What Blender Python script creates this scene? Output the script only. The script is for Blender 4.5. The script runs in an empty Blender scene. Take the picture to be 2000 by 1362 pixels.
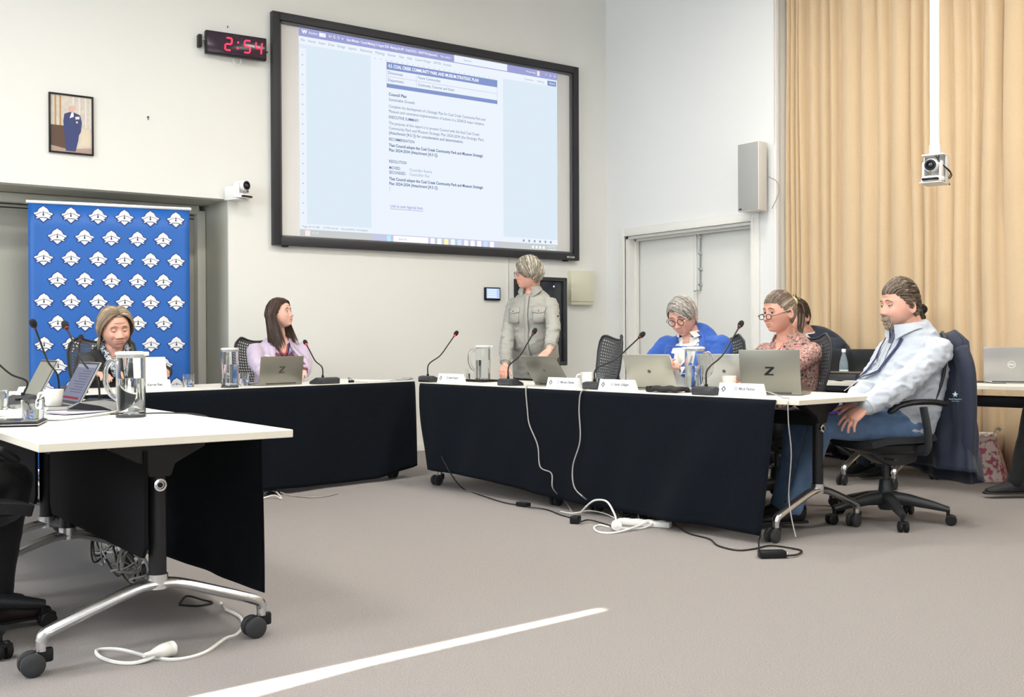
import bpy, bmesh, math, random
import numpy as np
from mathutils import Vector, Matrix, noise, Euler
from mathutils.bvhtree import BVHTree

SC = bpy.context.scene
COL = SC.collection
PI = math.pi
random.seed(7)
np.random.seed(7)

# ------------------------------------------------------------------ camera
# room axes: +x along the screen wall to the right, +y towards the screen wall, z up; camera stands over the origin
FPX, PITCH, ROLL, YAW, CAMH = 2105.0, -0.006163, -0.0041015, 0.6218313, 1.01
_cp, _sp = math.cos(PITCH), math.sin(PITCH)
_r, _f, _u = np.array([1, 0, 0.]), np.array([0, _cp, _sp]), np.array([0, -_sp, _cp])
_rt = _r*math.cos(ROLL)+_u*math.sin(ROLL)
_up = -_r*math.sin(ROLL)+_u*math.cos(ROLL)
_c, _s = math.cos(YAW), math.sin(YAW)
_M = np.array([[_c, _s, 0], [-_s, _c, 0], [0, 0, 1]])
FW, RT, UP = _M@_f, _M@_rt, _M@_up
CAM = np.array([0, 0, CAMH])
cam_d = bpy.data.cameras.new('camera')
cam_d.sensor_fit = 'HORIZONTAL'
cam_d.sensor_width = 36.0
cam_d.lens = FPX/2000.0*36.0
cam_d.clip_start = 0.05
cam = bpy.data.objects.new('camera', cam_d)
COL.objects.link(cam)
cam.matrix_world = Matrix(((RT[0], UP[0], -FW[0], 0), (RT[1], UP[1], -FW[1], 0), (RT[2], UP[2], -FW[2], CAMH), (0, 0, 0, 1)))
SC.camera = cam

# ------------------------------------------------------------------ world, sun, room lights, exposure
SC.view_settings.view_transform = 'Standard'
SC.view_settings.look = 'None'
SC.view_settings.gamma = 1.0
SC.view_settings.use_curve_mapping = False
SC.view_settings.exposure = -0.22
SC.cycles.use_denoising = True
SC.cycles.max_bounces = 10
SC.cycles.diffuse_bounces = 5
SC.cycles.transmission_bounces = 10
SC.cycles.transparent_max_bounces = 12
SC.cycles.sample_clamp_indirect = 6.0
W = bpy.data.worlds.new('world')
SC.world = W
W.use_nodes = True
W.node_tree.nodes['Background'].inputs[0].default_value = (0.75, 0.86, 1.0, 1)
W.node_tree.nodes['Background'].inputs[1].default_value = 1.0
def lamp(name, kind, loc, energy, color, size=None, sizey=None, d=(0, 0, -1), **k):
    L = bpy.data.lights.new(name, kind)
    L.energy = energy
    L.color = color
    if kind == 'AREA':
        L.shape = 'RECTANGLE'
        L.size = size
        L.size_y = sizey or size
    for a, b in k.items():
        setattr(L, a, b)
    o = bpy.data.objects.new(name, L)
    o.location = loc
    o.rotation_euler = Vector(d).to_track_quat('-Z', 'Y').to_euler()
    COL.objects.link(o)
    return o
# late sun that reaches the room only through the gap beside the blind in the left wall
lamp('sun', 'SUN', (-8, 2, 6), 55.0, (1.0, 0.95, 0.86), d=(math.cos(math.radians(24)), 0.058*math.cos(math.radians(24)), -math.sin(math.radians(24))), angle=math.radians(0.25))
# ceiling troffers (their housings hang from the ceiling, see ceiling_light)
TROFFERS = [(x, y) for y in (0.4, 2.9, 5.3) for x in (-1.4, 1.9, 5.2)]
for (x, y) in TROFFERS:
    lamp('troffer_lamp', 'AREA', (x, y, 4.66), 92.0, (1.0, 0.955, 0.88), 1.15, 0.55)
# cool fill lamp added behind the camera; the wall there is closed
lamp('added_cool_fill', 'AREA', (1.2, -3.35, 2.1), 100.0, (0.82, 0.90, 1.0), 6.0, 2.6, d=(0.25, 1, -0.08))
# second cool fill lamp, added before the left wall, which has no windows
lamp('added_cool_fill', 'AREA', (-4.2, 4.0, 2.9), 330.0, (0.80, 0.89, 1.0), 4.6, 1.6, d=(1, -0.05, -0.12))

# ------------------------------------------------------------------ picking helpers (photo pixel -> point of the room)
def ray(x, y):
    return FW+RT*(x-1000)/FPX-UP*(y-681)/FPX
def atz(x, y, z=0.0):
    v = ray(x, y); return CAM+v*(z-CAMH)/v[2]
def aty(x, y, Y):
    v = ray(x, y); return CAM+v*Y/v[1]
def atx(x, y, X):
    v = ray(x, y); return CAM+v*X/v[0]
def atd(x, y, d):
    return CAM+ray(x, y)*d

# ------------------------------------------------------------------ geometry helpers
class G:
    def __init__(s):
        s.v = []; s.f = []; s.m = []; s.n = 0; s.cols = []
    def add(s, VF, mi=0, M=None, col=None):
        V, F = VF
        V = np.asarray(V, float)
        if M is not None:
            M = np.array(M)
            V = V@M[:3, :3].T+M[:3, 3]
        s.v.append(V)
        n = s.n
        s.f += [tuple(i+n for i in f) for f in F]
        s.m += [mi]*len(F)
        s.cols += [col]*len(V)
        s.n += len(V)
        return s
    def vf(s):
        return (np.vstack(s.v), s.f)
def T(x=0, y=0, z=0, rz=0, rx=0, ry=0, sc=1):
    return Matrix.Translation((x, y, z))@Euler((rx, ry, rz)).to_matrix().to_4x4()@Matrix.Scale(sc, 4)
def box(cx, cy, cz, sx, sy, sz):
    V = [(cx+a*sx/2, cy+b*sy/2, cz+c*sz/2) for a in (-1, 1) for b in (-1, 1) for c in (-1, 1)]
    F = [(0, 1, 3, 2), (4, 6, 7, 5), (0, 4, 5, 1), (2, 3, 7, 6), (0, 2, 6, 4), (1, 5, 7, 3)]
    return V, F
def bb(x0, x1, y0, y1, z0, z1):
    return box((x0+x1)/2, (y0+y1)/2, (z0+z1)/2, x1-x0, y1-y0, z1-z0)
def bm_out(bm):
    bm.verts.ensure_lookup_table()
    V = [tuple(v.co) for v in bm.verts]
    for i, v in enumerate(bm.verts): v.index = i
    F = [tuple(v.index for v in f.verts) for f in bm.faces]
    bm.free()
    return V, F
def bevel(VF, w, seg=2):
    bm = bmesh.new()
    vs = [bm.verts.new(v) for v in VF[0]]
    for f in VF[1]: bm.faces.new([vs[i] for i in f])
    bmesh.ops.recalc_face_normals(bm, faces=bm.faces)
    bmesh.ops.bevel(bm, geom=list(bm.edges), offset=w, segments=seg, affect='EDGES', profile=0.5)
    return bm_out(bm)
def rbox(cx, cy, cz, sx, sy, sz, w=0.005, seg=2):
    return bevel(box(cx, cy, cz, sx, sy, sz), w, seg)
def frames(P, up=None):
    P = np.asarray(P, float)
    n = len(P)
    t = np.zeros_like(P)
    t[1:-1] = P[2:]-P[:-2]
    t[0] = P[1]-P[0]; t[-1] = P[-1]-P[-2]
    t /= np.maximum(np.linalg.norm(t, axis=1)[:, None], 1e-9)
    if up is None:
        up = np.array([0, 0, 1.]) if abs(t[0][2]) < 0.9 else np.array([0, 1., 0])
    a = np.cross(up, t[0]); a /= max(np.linalg.norm(a), 1e-9)
    A = [a]
    for i in range(1, n):
        a = A[-1]-t[i]*(A[-1]@t[i])
        a /= max(np.linalg.norm(a), 1e-9)
        A.append(a)
    A = np.array(A)
    return t, A, np.cross(t, A)
def tube(P, r, n=8, up=None, cap=True, round_cap=False, rb=None):
    """swept tube; r: radius along side axis (scalar or list), rb: second radius for elliptic sections"""
    P = np.asarray(P, float)
    k = len(P)
    r = np.full(k, r, float) if np.isscalar(r) else np.asarray(r, float)
    rb = r if rb is None else (np.full(k, rb, float) if np.isscalar(rb) else np.asarray(rb, float))
    if round_cap:
        def capit(P, r, rb):
            d = P[0]-P[1]; d /= np.linalg.norm(d)
            e = [(P[0]+d*max(r[0], rb[0])*math.sin(q), r[0]*math.cos(q), rb[0]*math.cos(q)) for q in (1.35, 0.95, 0.5)]
            return np.vstack([[x[0] for x in e], P]), np.concatenate([[x[1] for x in e], r]), np.concatenate([[x[2] for x in e], rb])
        P, r, rb = capit(P, r, rb)
        P, r, rb = capit(P[::-1], r[::-1], rb[::-1])
        P, r, rb = P[::-1], r[::-1], rb[::-1]
        k = len(P)
    t, A, B = frames(P, up)
    ang = np.arange(n)*2*PI/n
    V = (P[:, None, :]+A[:, None, :]*(r[:, None]*np.cos(ang))[:, :, None]+B[:, None, :]*(rb[:, None]*np.sin(ang))[:, :, None]).reshape(-1, 3)
    F = [(i*n+j, i*n+(j+1) % n, (i+1)*n+(j+1) % n, (i+1)*n+j) for i in range(k-1) for j in range(n)]
    if cap:
        F += [tuple(range(n))[::-1], tuple((k-1)*n+j for j in range(n))]
    return V, F
def spline(P, m=6):
    """Catmull-Rom through the points"""
    P = np.asarray(P, float)
    Q = np.vstack([2*P[0]-P[1], P, 2*P[-1]-P[-2]])
    out = []
    for i in range(1, len(Q)-2):
        for j in range(m):
            t = j/m
            a, b, c, d = Q[i-1], Q[i], Q[i+1], Q[i+2]
            out.append(0.5*((2*b)+(-a+c)*t+(2*a-5*b+4*c-d)*t*t+(-a+3*b-3*c+d)*t**3))
    out.append(P[-1])
    return np.array(out)
def lathe(prof, n=24, cap=True):
    V = []; F = []
    k = len(prof)
    for (r, z) in prof:
        for j in range(n):
            a = 2*PI*j/n
            V.append((r*math.cos(a), r*math.sin(a), z))
    for i in range(k-1):
        for j in range(n):
            F.append((i*n+j, i*n+(j+1) % n, (i+1)*n+(j+1) % n, (i+1)*n+j))
    if cap:
        F += [tuple(range(n))[::-1], tuple((k-1)*n+j for j in range(n))]
    return V, F
def prism(poly, z0, z1):
    n = len(poly)
    V = [(x, y, z0) for x, y in poly]+[(x, y, z1) for x, y in poly]
    F = [tuple(range(n))[::-1], tuple(range(n, 2*n))]+[(i, (i+1) % n, n+(i+1) % n, n+i) for i in range(n)]
    return V, F
def swap(VF, order):
    """permute axes, e.g. 'xzy' puts y up"""
    V = np.asarray(VF[0], float)
    ix = ['xyz'.index(c) for c in order]
    return V[:, ix], VF[1]
def ellip(c, r, nu=16, nv=10, M=None):
    V = []; F = []
    for i in range(nv+1):
        th = PI*i/nv
        for j in range(nu):
            a = 2*PI*j/nu
            V.append((r[0]*math.sin(th)*math.cos(a), r[1]*math.sin(th)*math.sin(a), r[2]*math.cos(th)))
    for i in range(nv):
        for j in range(nu):
            F.append((i*nu+j, (i+1)*nu+j, (i+1)*nu+(j+1) % nu, i*nu+(j+1) % nu))
    V = np.array(V)
    if M is not None: V = V@np.array(M)[:3, :3].T
    return V+np.array(c), F
def surf(fn, nu, nv):
    V = [fn(i/nu, j/nv) for j in range(nv+1) for i in range(nu+1)]
    F = [(j*(nu+1)+i, j*(nu+1)+i+1, (j+1)*(nu+1)+i+1, (j+1)*(nu+1)+i) for j in range(nv) for i in range(nu)]
    return V, F
def thick(VF, d):
    """give an open sheet a thickness d along its normals"""
    V = np.asarray(VF[0], float); F = VF[1]
    N = np.zeros_like(V)
    for f in F:
        a, b, c = V[f[0]], V[f[1]], V[f[2]]
        nn = np.cross(b-a, c-a)
        for i in f: N[i] += nn
    N /= np.maximum(np.linalg.norm(N, axis=1)[:, None], 1e-12)
    n = len(V)
    V2 = np.vstack([V+N*d/2, V-N*d/2])
    F2 = list(F)+[tuple(i+n for i in f[::-1]) for f in F]
    cnt = {}
    for f in F:
        for a, b in zip(f, f[1:]+f[:1]):
            cnt[(a, b)] = cnt.get((a, b), 0)+1
    for (a, b) in list(cnt):
        if (b, a) not in cnt:
            F2.append((b, a, a+n, b+n))
    return V2, F2

# ------------------------------------------------------------------ materials
MATS = {}
def rgb(r, g, b):
    return tuple(((c/255.0)/12.92 if c/255.0 <= 0.04045 else ((c/255.0+0.055)/1.055)**2.4) for c in (r, g, b))
def mat(name, col=(0.8, 0.8, 0.8), rough=0.5, metal=0.0, var=0.0, scale=8.0, bump=0.0, bscale=60.0, spec=0.5, emit=None, estr=1.0, trans=0.0, ior=1.45, alpha=1.0, sheen=0.0, vcol=False, coat=0.0, sss=0.0):
    if name in MATS: return MATS[name]
    m = bpy.data.materials.new(name)
    m.use_nodes = True
    nt = m.node_tree
    b = nt.nodes['Principled BSDF']
    b.inputs['Base Color'].default_value = (*col, 1)
    b.inputs['Roughness'].default_value = rough
    b.inputs['Metallic'].default_value = metal
    b.inputs['Specular IOR Level'].default_value = spec
    b.inputs['IOR'].default_value = ior
    if trans: b.inputs['Transmission Weight'].default_value = trans
    if alpha < 1: b.inputs['Alpha'].default_value = alpha
    if sheen: b.inputs['Sheen Weight'].default_value = sheen
    if coat: b.inputs['Coat Weight'].default_value = coat
    if sss:
        b.inputs['Subsurface Weight'].default_value = sss
        b.inputs['Subsurface Radius'].default_value = (0.012, 0.004, 0.002)
    if emit is not None:
        b.inputs['Emission Color'].default_value = (*emit, 1)
        b.inputs['Emission Strength'].default_value = estr
    tc = None
    def coords():
        nonlocal tc
        if tc is None: tc = nt.nodes.new('ShaderNodeTexCoord')
        return tc.outputs['Object']
    if vcol:
        a = nt.nodes.new('ShaderNodeVertexColor')
        a.layer_name = 'Col'
        src = a.outputs['Color']
        nt.links.new(src, b.inputs['Base Color'])
    if var and not vcol:
        nz = nt.nodes.new('ShaderNodeTexNoise')
        nz.inputs['Scale'].default_value = scale
        nz.inputs['Detail'].default_value = 4
        nt.links.new(coords(), nz.inputs['Vector'])
        mx = nt.nodes.new('ShaderNodeMix')
        mx.data_type = 'RGBA'
        mx.inputs[6].default_value = (*[max(0, c*(1-var)) for c in col], 1)
        mx.inputs[7].default_value = (*[min(1, c*(1+var)) for c in col], 1)
        nt.links.new(nz.outputs['Fac'], mx.inputs[0])
        nt.links.new(mx.outputs[2], b.inputs['Base Color'])
    if bump:
        nz2 = nt.nodes.new('ShaderNodeTexNoise')
        nz2.inputs['Scale'].default_value = bscale
        nz2.inputs['Detail'].default_value = 3
        nt.links.new(coords(), nz2.inputs['Vector'])
        bp = nt.nodes.new('ShaderNodeBump')
        bp.inputs['Strength'].default_value = bump
        bp.inputs['Distance'].default_value = 0.01
        nt.links.new(nz2.outputs['Fac'], bp.inputs['Height'])
        nt.links.new(bp.outputs['Normal'], b.inputs['Normal'])
    MATS[name] = m
    return m
def emat(name, col, s=1.0):
    """self-lit print of a screen or projected picture"""
    if name in MATS: return MATS[name]
    m = bpy.data.materials.new(name)
    m.use_nodes = True
    nt = m.node_tree
    nt.nodes.clear()
    e = nt.nodes.new('ShaderNodeEmission')
    e.inputs[0].default_value = (*col, 1)
    e.inputs[1].default_value = s*1.34
    o = nt.nodes.new('ShaderNodeOutputMaterial')
    nt.links.new(e.outputs[0], o.inputs[0])
    MATS[name] = m
    return m

# ------------------------------------------------------------------ objects
def mesh_of(g, name, mats, angle=40, smooth=True):
    V, F = g.vf()
    me = bpy.data.meshes.new(name)
    me.from_pydata([tuple(v) for v in V], [], F)
    for m in (mats if isinstance(mats, (list, tuple)) else [mats]): me.materials.append(m)
    me.polygons.foreach_set('material_index', g.m)
    if g.cols and any(c is not None for c in g.cols):
        at = me.color_attributes.new('Col', 'FLOAT_COLOR', 'POINT')
        dat = np.ones((len(V), 4), np.float32)
        for i, c in enumerate(g.cols):
            if c is not None: dat[i, :3] = c
        at.data.foreach_set('color', dat.ravel())
    bm = bmesh.new(); bm.from_mesh(me)
    bmesh.ops.recalc_face_normals(bm, faces=bm.faces)
    bm.to_mesh(me); bm.free()
    if smooth:
        me.polygons.foreach_set('use_smooth', [True]*len(me.polygons))
        if angle: me.set_sharp_from_angle(angle=math.radians(angle))
    return me
def link(name, me, parent=None, loc=None, rz=None, M=None):
    o = bpy.data.objects.new(name, me)
    COL.objects.link(o)
    if parent is not None: o.parent = parent
    if loc is not None: o.location = loc
    if rz is not None: o.rotation_euler = (0, 0, rz)
    if M is not None: o.matrix_local = M
    return o
def obj(name, g, mats, parent=None, angle=40, loc=None, rz=None, M=None, smooth=True):
    if not isinstance(g, G):
        q = G(); q.add(g); g = q
    return link(name, mesh_of(g, name, mats, angle, smooth), parent, loc, rz, M)
def tag(o, label=None, cat=None, group=None, kind=None):
    if label: o['label'] = label
    if cat: o['category'] = cat
    if group: o['group'] = group
    if kind: o['kind'] = kind
    return o
def thing(name, label, cat, loc=(0, 0, 0), rz=0, group=None):
    o = bpy.data.objects.new(name, None)
    o.empty_display_size = 0.1
    COL.objects.link(o)
    o.location = loc; o.rotation_euler = (0, 0, rz)
    return tag(o, label, cat, group)
def struct(name, g, mats, parent=None, **k):
    o = obj(name, g, mats, parent, **k)
    if parent is None: o['kind'] = 'structure'
    return o
def dup(root, loc, rz, label=None, group=None):
    r = root.copy(); COL.objects.link(r)
    r.location = loc; r.rotation_euler = (0, 0, rz)
    if label: r['label'] = label
    if group: r['group'] = group
    for ch in list(root.children):
        c = ch.copy(); COL.objects.link(c); c.parent = r
        for gch in list(ch.children):
            d = gch.copy(); COL.objects.link(d); d.parent = c
    return r
def text(name, s, size, m, parent, M, align='LEFT', bold=0.0, ext=0.0, sx=1.0):
    cu = bpy.data.curves.new(name, 'FONT')
    cu.body = s; cu.size = size
    cu.align_x = align; cu.align_y = 'CENTER'
    cu.offset = bold; cu.extrude = ext
    cu.resolution_u = 2
    cu.materials.append(m)
    o = bpy.data.objects.new(name, cu)
    COL.objects.link(o); o.parent = parent
    o.matrix_local = M@Matrix.Diagonal((sx, 1, 1, 1))
    return o
# ------------------------------------------------------------------ the room
WY, WX, CZ = 8.667, 7.448, 4.8
M_wall = mat('wall_paint_cream', (0.79, 0.79, 0.75), 0.75, var=0.02, scale=1.2, bump=0.05, bscale=220)
M_wall2 = mat('wall_paint_white', (0.80, 0.81, 0.80), 0.75, var=0.015, scale=1.2, bump=0.05, bscale=220)
M_trim = mat('trim_enamel', (0.80, 0.795, 0.75), 0.35)
M_door = mat('door_enamel', (0.78, 0.785, 0.745), 0.4, var=0.01, scale=2)
M_recess = mat('recess_shade_paint', (0.56, 0.555, 0.48), 0.6, var=0.03, scale=3)  # wall paint darkened to stand for the weaker light inside the recess
M_carpet = mat('carpet', (0.355, 0.325, 0.308), 0.97, var=0.55, scale=200, bump=0.9, bscale=420, spec=0.1, sheen=0.15)
M_black = mat('black_plastic', (0.009, 0.0095, 0.0105), 0.42, spec=0.3)
M_graph = mat('graphite_plastic', (0.028, 0.030, 0.033), 0.45, bump=0.08, bscale=300)
M_white = mat('white_plastic', (0.83, 0.83, 0.82), 0.35)
M_chrome = mat('polished_metal', (0.72, 0.73, 0.75), 0.16, 1.0)
M_alu = mat('cast_aluminium', (0.62, 0.63, 0.65), 0.26, 1.0)
M_cord_w = mat('white_cord', (0.75, 0.745, 0.71), 0.5)
M_cord_b = mat('black_cord', (0.012, 0.012, 0.013), 0.5)
M_cord_g = mat('grey_cord', (0.32, 0.31, 0.29), 0.5)

g = G(); g.add(bb(-4.4, 8.3, -3.8, 9.5, -0.12, 0.0)); struct('floor', g, M_carpet)
g = G(); g.add(bb(-4.4, 8.3, -3.8, 9.5, CZ, CZ+0.1)); struct('ceiling', g, mat('ceiling_paint', (0.82, 0.82, 0.80), 0.9))
# back wall with the recess on the left
g = G()
g.add(bb(3.312, WX+0.12, WY, WY+0.12, 0, CZ))
g.add(bb(0.5, 3.312, WY, WY+0.12, 2.205, CZ))
g.add(bb(-4.4, 0.5, WY, WY+0.12, 0, CZ))
wall_back = struct('wall_back', g, M_wall)
# recess lining, a panelled frame in it
g = G()
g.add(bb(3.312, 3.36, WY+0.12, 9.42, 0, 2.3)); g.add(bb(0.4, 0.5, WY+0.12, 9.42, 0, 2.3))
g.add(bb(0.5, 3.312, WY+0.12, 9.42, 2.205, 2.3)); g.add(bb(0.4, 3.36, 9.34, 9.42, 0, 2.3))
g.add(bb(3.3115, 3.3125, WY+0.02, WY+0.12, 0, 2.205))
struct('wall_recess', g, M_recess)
g = G()
g.add(rbox(3.27, 9.26, 1.08, 0.075, 0.15, 2.16, 0.008)); g.add(rbox(1.9, 9.26, 2.165, 2.7, 0.15, 0.075, 0.008)); g.add(rbox(0.54, 9.26, 1.08, 0.075, 0.15, 2.16, 0.008))
struct('trim_1', g, mat('recess_frame_paint', (0.66, 0.66, 0.58), 0.45))
d1 = thing('door_2', 'grey panelled recess doors behind the blue banner', 'door'); d1['kind'] = 'structure'; del d1['category']
for a, b in ((0.58, 1.9), (1.906, 3.232)):
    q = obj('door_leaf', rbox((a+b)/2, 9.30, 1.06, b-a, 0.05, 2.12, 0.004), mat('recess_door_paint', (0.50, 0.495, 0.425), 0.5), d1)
g = G(); g.add(bb(0.5, 3.312, 9.27, 9.275, 2.09, 2.098)); obj('door_head_gap', g, M_black, d1)
# right wall with the double door opening and its free end beside the curtain
DY0, DY1, DZ = 6.648, 8.36, 2.09
g = G()
g.add(bb(WX, WX+0.25, DY1, WY, 0, CZ)); g.add(bb(WX, WX+0.25, 6.405, DY0, 0, CZ)); g.add(bb(WX, WX+0.25, DY0, DY1, DZ, CZ))
g.add(bb(WX+0.25, 8.1, 6.405, 6.5, 0, CZ)); g.add(bb(WX+0.24, WX+0.3, DY0-0.1, DY1+0.1, 0, DZ+0.1))
struct('wall_right', g, M_wall2)
g = G(); g.add(bb(7.98, 8.1, -3.8, 6.405, 0, CZ)); struct('wall_curtain_side', g, M_wall2)
g = G()
for (a, b, c, d) in ((DY1, DY1+0.085, 0, DZ+0.085), (DY0-0.085, DY0, 0, DZ+0.085), (DY0, DY1, DZ, DZ+0.085)):
    g.add(rbox(WX-0.012, (a+b)/2, (c+d)/2, 0.024, b-a, d-c, 0.006))
for (a, b, c, d) in ((DY1, DY1+0.03, 0, DZ+0.03), (DY0-0.03, DY0, 0, DZ+0.03), (DY0, DY1, DZ, DZ+0.03)):
    g.add(rbox(WX-0.02, (a+b)/2, (c+d)/2, 0.03, b-a, d-c, 0.004))
g.add(bb(WX, WX+0.16, DY1-0.03, DY1, 0, DZ)); g.add(bb(WX, WX+0.16, DY0, DY0+0.03, 0, DZ)); g.add(bb(WX, WX+0.16, DY0, DY1, DZ-0.025, DZ))
g.add(bb(WX+0.09, WX+0.13, DY1-0.05, DY1-0.03, 0, DZ)); g.add(bb(WX+0.09, WX+0.13, DY0, DY1, DZ-0.045, DZ-0.025))
struct('trim_2', g, M_trim)
door = thing('door_1', 'cream double door in the right wall', 'door'); door['kind'] = 'structure'; del door['category']
DX = WX+0.165
MID = 7.50
obj('door_leaf', rbox(DX, (MID+DY1-0.03)/2+0.001, 1.03, 0.04, DY1-0.034-MID, 2.05, 0.003), M_door, door)
obj('door_leaf', rbox(DX+0.004, (MID+DY0+0.03)/2-0.001, 1.03, 0.04, MID-DY0-0.034, 2.05, 0.003), M_door, door)
obj('meeting_strip', rbox(DX-0.024, MID+0.012, 1.03, 0.01, 0.04, 2.04, 0.003), M_trim, door)
p = atx(1368, 452, DX-0.03); q = atx(1366, 562, DX-0.03)
bolt = obj('surface_bolt', tube([(DX-0.035, p[1], 2.04), (DX-0.035, p[1], 1.50)], 0.008, 8), mat('steel_bolt', (0.30, 0.33, 0.34), 0.3, 1.0), door)
for i, z in enumerate((2.02, 1.86, 1.71, 1.56)):
    obj('bolt_guide', rbox(DX-0.032, p[1], z, 0.028, 0.034, 0.028, 0.004), M_alu, bolt)
obj('bolt_handle', tube([(DX-0.035, p[1], 1.505), (DX-0.06, p[1]+0.01, 1.50), (DX-0.062, p[1]+0.055, 1.495)], 0.007, 8, round_cap=True), M_alu, bolt)
# left wall, its blind not quite closed: the gap throws the strip of sun on the carpet
g = G()
g.add(bb(-4.4, -4.38, -3.8, 2.569, 0, CZ)); g.add(bb(-4.4, -4.38, 2.716, WY, 0, CZ))
g.add(bb(-4.4, -4.38, 2.569, 2.716, 0, 2.0)); g.add(bb(-4.4, -4.38, 2.569, 2.716, 3.13, CZ))
poly = [(2.569, 2.36), (2.646, 2.66), (2.664, 3.0), (2.672, 3.13), (2.569, 3.13)]
g.add((np.array([(-4.4, y, z) for y, z in poly]+[(-4.38, y, z) for y, z in poly]), prism(poly, 0, 1)[1]))
struct('wall_left', g, M_wall2)
# closed wall behind the camera; unseen window frame added for the fill lamp
g = G()
g.add(bb(-4.4, -2.0, -3.8, -3.6, 0, CZ)); g.add(bb(4.4, 8.3, -3.8, -3.6, 0, CZ)); g.add(bb(-2.0, 4.4, -3.8, -3.6, 0, 0.7)); g.add(bb(-2.0, 4.4, -3.8, -3.6, 3.5, CZ))
g.add(bb(-2.0, 4.4, -3.82, -3.8, 0.7, 3.5))
struct('wall_rear', g, M_wall2)
g = G()
for x in (-2.0, 0.13, 2.27, 4.4): g.add(box(x, -3.62, 2.1, 0.07, 0.08, 2.8))
for z in (0.7, 3.5): g.add(box(1.2, -3.62, z, 6.4, 0.08, 0.07))
struct('added_window_frame', g, M_alu)
# skirting boards, panel joint on the back wall
def skirting(name, x0, x1, y, m):
    g = G(); g.add(bb(x0, x1, y-0.016, y, 0, 0.058)); g.add(bb(x0, x1, y-0.011, y, 0.058, 0.068))
    return struct(name, g, m)
skirting('baseboard_back', 3.32, WX, WY, M_trim)
g = G(); g.add(bb(WX-0.016, WX, DY1+0.085, WY, 0, 0.066)); g.add(bb(WX-0.016, WX, 6.405, DY0-0.085, 0, 0.066)); struct('baseboard_right', g, M_trim)
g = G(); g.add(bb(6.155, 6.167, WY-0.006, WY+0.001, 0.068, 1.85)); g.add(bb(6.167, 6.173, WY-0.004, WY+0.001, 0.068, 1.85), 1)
struct('trim_3', g, [M_trim, mat('joint_shade', (0.25, 0.25, 0.23), 0.8)])  # second material: dark strip painted for the shade in the panel groove
g = G(); g.add(rbox(7.475, 6.395, CZ/2, 0.05, 0.02, CZ-0.02, 0.004)); struct('trim_4', g, mat('white_gloss', (0.88, 0.89, 0.90), 0.3))
# ceiling light housings
for i, (x, y) in enumerate(TROFFERS):
    g = G()
    for a in (-1, 1):
        g.add(box(a*0.61, 0, 0.05, 0.04, 0.66, 0.18)); g.add(box(0, a*0.31, 0.05, 1.22, 0.04, 0.18))
    t = obj('ceiling_light', g, M_white, loc=(x, y, 4.64))
    tag(t, 'white recessed ceiling light troffer above the meeting room', 'ceiling light', 'ceiling lights out of frame')

# ------------------------------------------------------------------ curtain
def curtain():
    rnd = random.Random(11)
    ys = [6.40]; folds = []
    y = 6.40
    first = [0.06, 0.055, 0.05, 0.07, 0.13, 0.11, 0.085, 0.21, 0.17, 0.12, 0.20, 0.11, 0.09, 0.17, 0.12, 0.10, 0.16, 0.22, 0.13, 0.11]
    i = 0
    while y > -2.5:
        w = first[i] if i < len(first) else rnd.uniform(0.08, 0.22)
        folds.append((y, w, rnd.uniform(0.55, 1.0), rnd.uniform(-0.25, 0.25), rnd.uniform(-0.012, 0.012)))
        y -= w; i += 1
    nz = 14
    cols = []
    for (y0, w, a, sk, wob) in folds:
        for k in range(9):
            cols.append((y0, w, a, sk, wob, k/9.0))
    V = []; F = []
    for j in range(nz+1):
        z = 0.03+(CZ-0.05-0.03)*j/nz
        for (y0, w, a, sk, wob, t) in cols:
            s = math.sin(PI*t)
            e = s**0.55 if s > 0 else 0
            amp = (0.045+0.055*a)*(0.85+0.3*j/nz)
            ts = t+sk*math.sin(PI*t)*0.5
            yy = y0-w*ts+wob*math.sin(z*1.1+y0*5)+0.006*math.sin(2.3*z+9*y0)
            V.append((7.66-amp*e+0.008*math.sin(z*2+y0*7), yy, z))
    n = len(cols)
    for j in range(nz):
        for i in range(n-1):
            F.append((j*n+i, j*n+i+1, (j+1)*n+i+1, (j+1)*n+i))
    return thick((V, F), 0.004)
M_curt = mat('curtain_fabric', (0.63, 0.475, 0.295), 0.85, var=0.07, scale=90, bump=0.25, bscale=500, sheen=0.3)
cu = obj('curtain', curtain(), M_curt, angle=None)
tag(cu, 'floor-length mustard beige pleated curtain covering the right side of the room', 'curtain')

# ------------------------------------------------------------------ projection screen
FY = 8.60
def wallrect(x0, x1, z0, z1, y, d=0.001):
    return bb(x0, x1, y-d, y, z0, z1)
sx0, sx1, sz0, sz1 = 3.685, 7.022, 1.842, 3.826
scr = thing('projection_screen', 'large black framed wall screen with a projected document page', 'screen', (0, 0, 0))
g = G(); bw = 0.068
for (a, b, c, d) in ((sx0, sx0+bw, sz0, sz1), (sx1-bw, sx1, sz0, sz1), (sx0+bw, sx1-bw, sz1-bw, sz1), (sx0+bw, sx1-bw, sz0, sz0+bw)):
    g.add(rbox((a+b)/2, FY+0.028, (c+d)/2, b-a, 0.056, d-c, 0.004))
obj('frame', g, mat('black_screen_frame', (0.022, 0.022, 0.026), 0.5), scr)
g = G()
for (a, b, c, d) in ((sx0+bw, sx0+bw+0.02, sz0+bw, sz1-bw), (sx1-bw-0.02, sx1-bw, sz0+bw, sz1-bw), (sx0+bw, sx1-bw, sz1-bw-0.02, sz1-bw), (sx0+bw, sx1-bw, sz0+bw, sz0+bw+0.02)):
    g.add(rbox((a+b)/2, FY+0.035, (c+d)/2, b-a, 0.03, d-c, 0.003))
obj('inner_bead', g, mat('grey_bead', (0.10, 0.10, 0.105), 0.4), scr)
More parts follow.
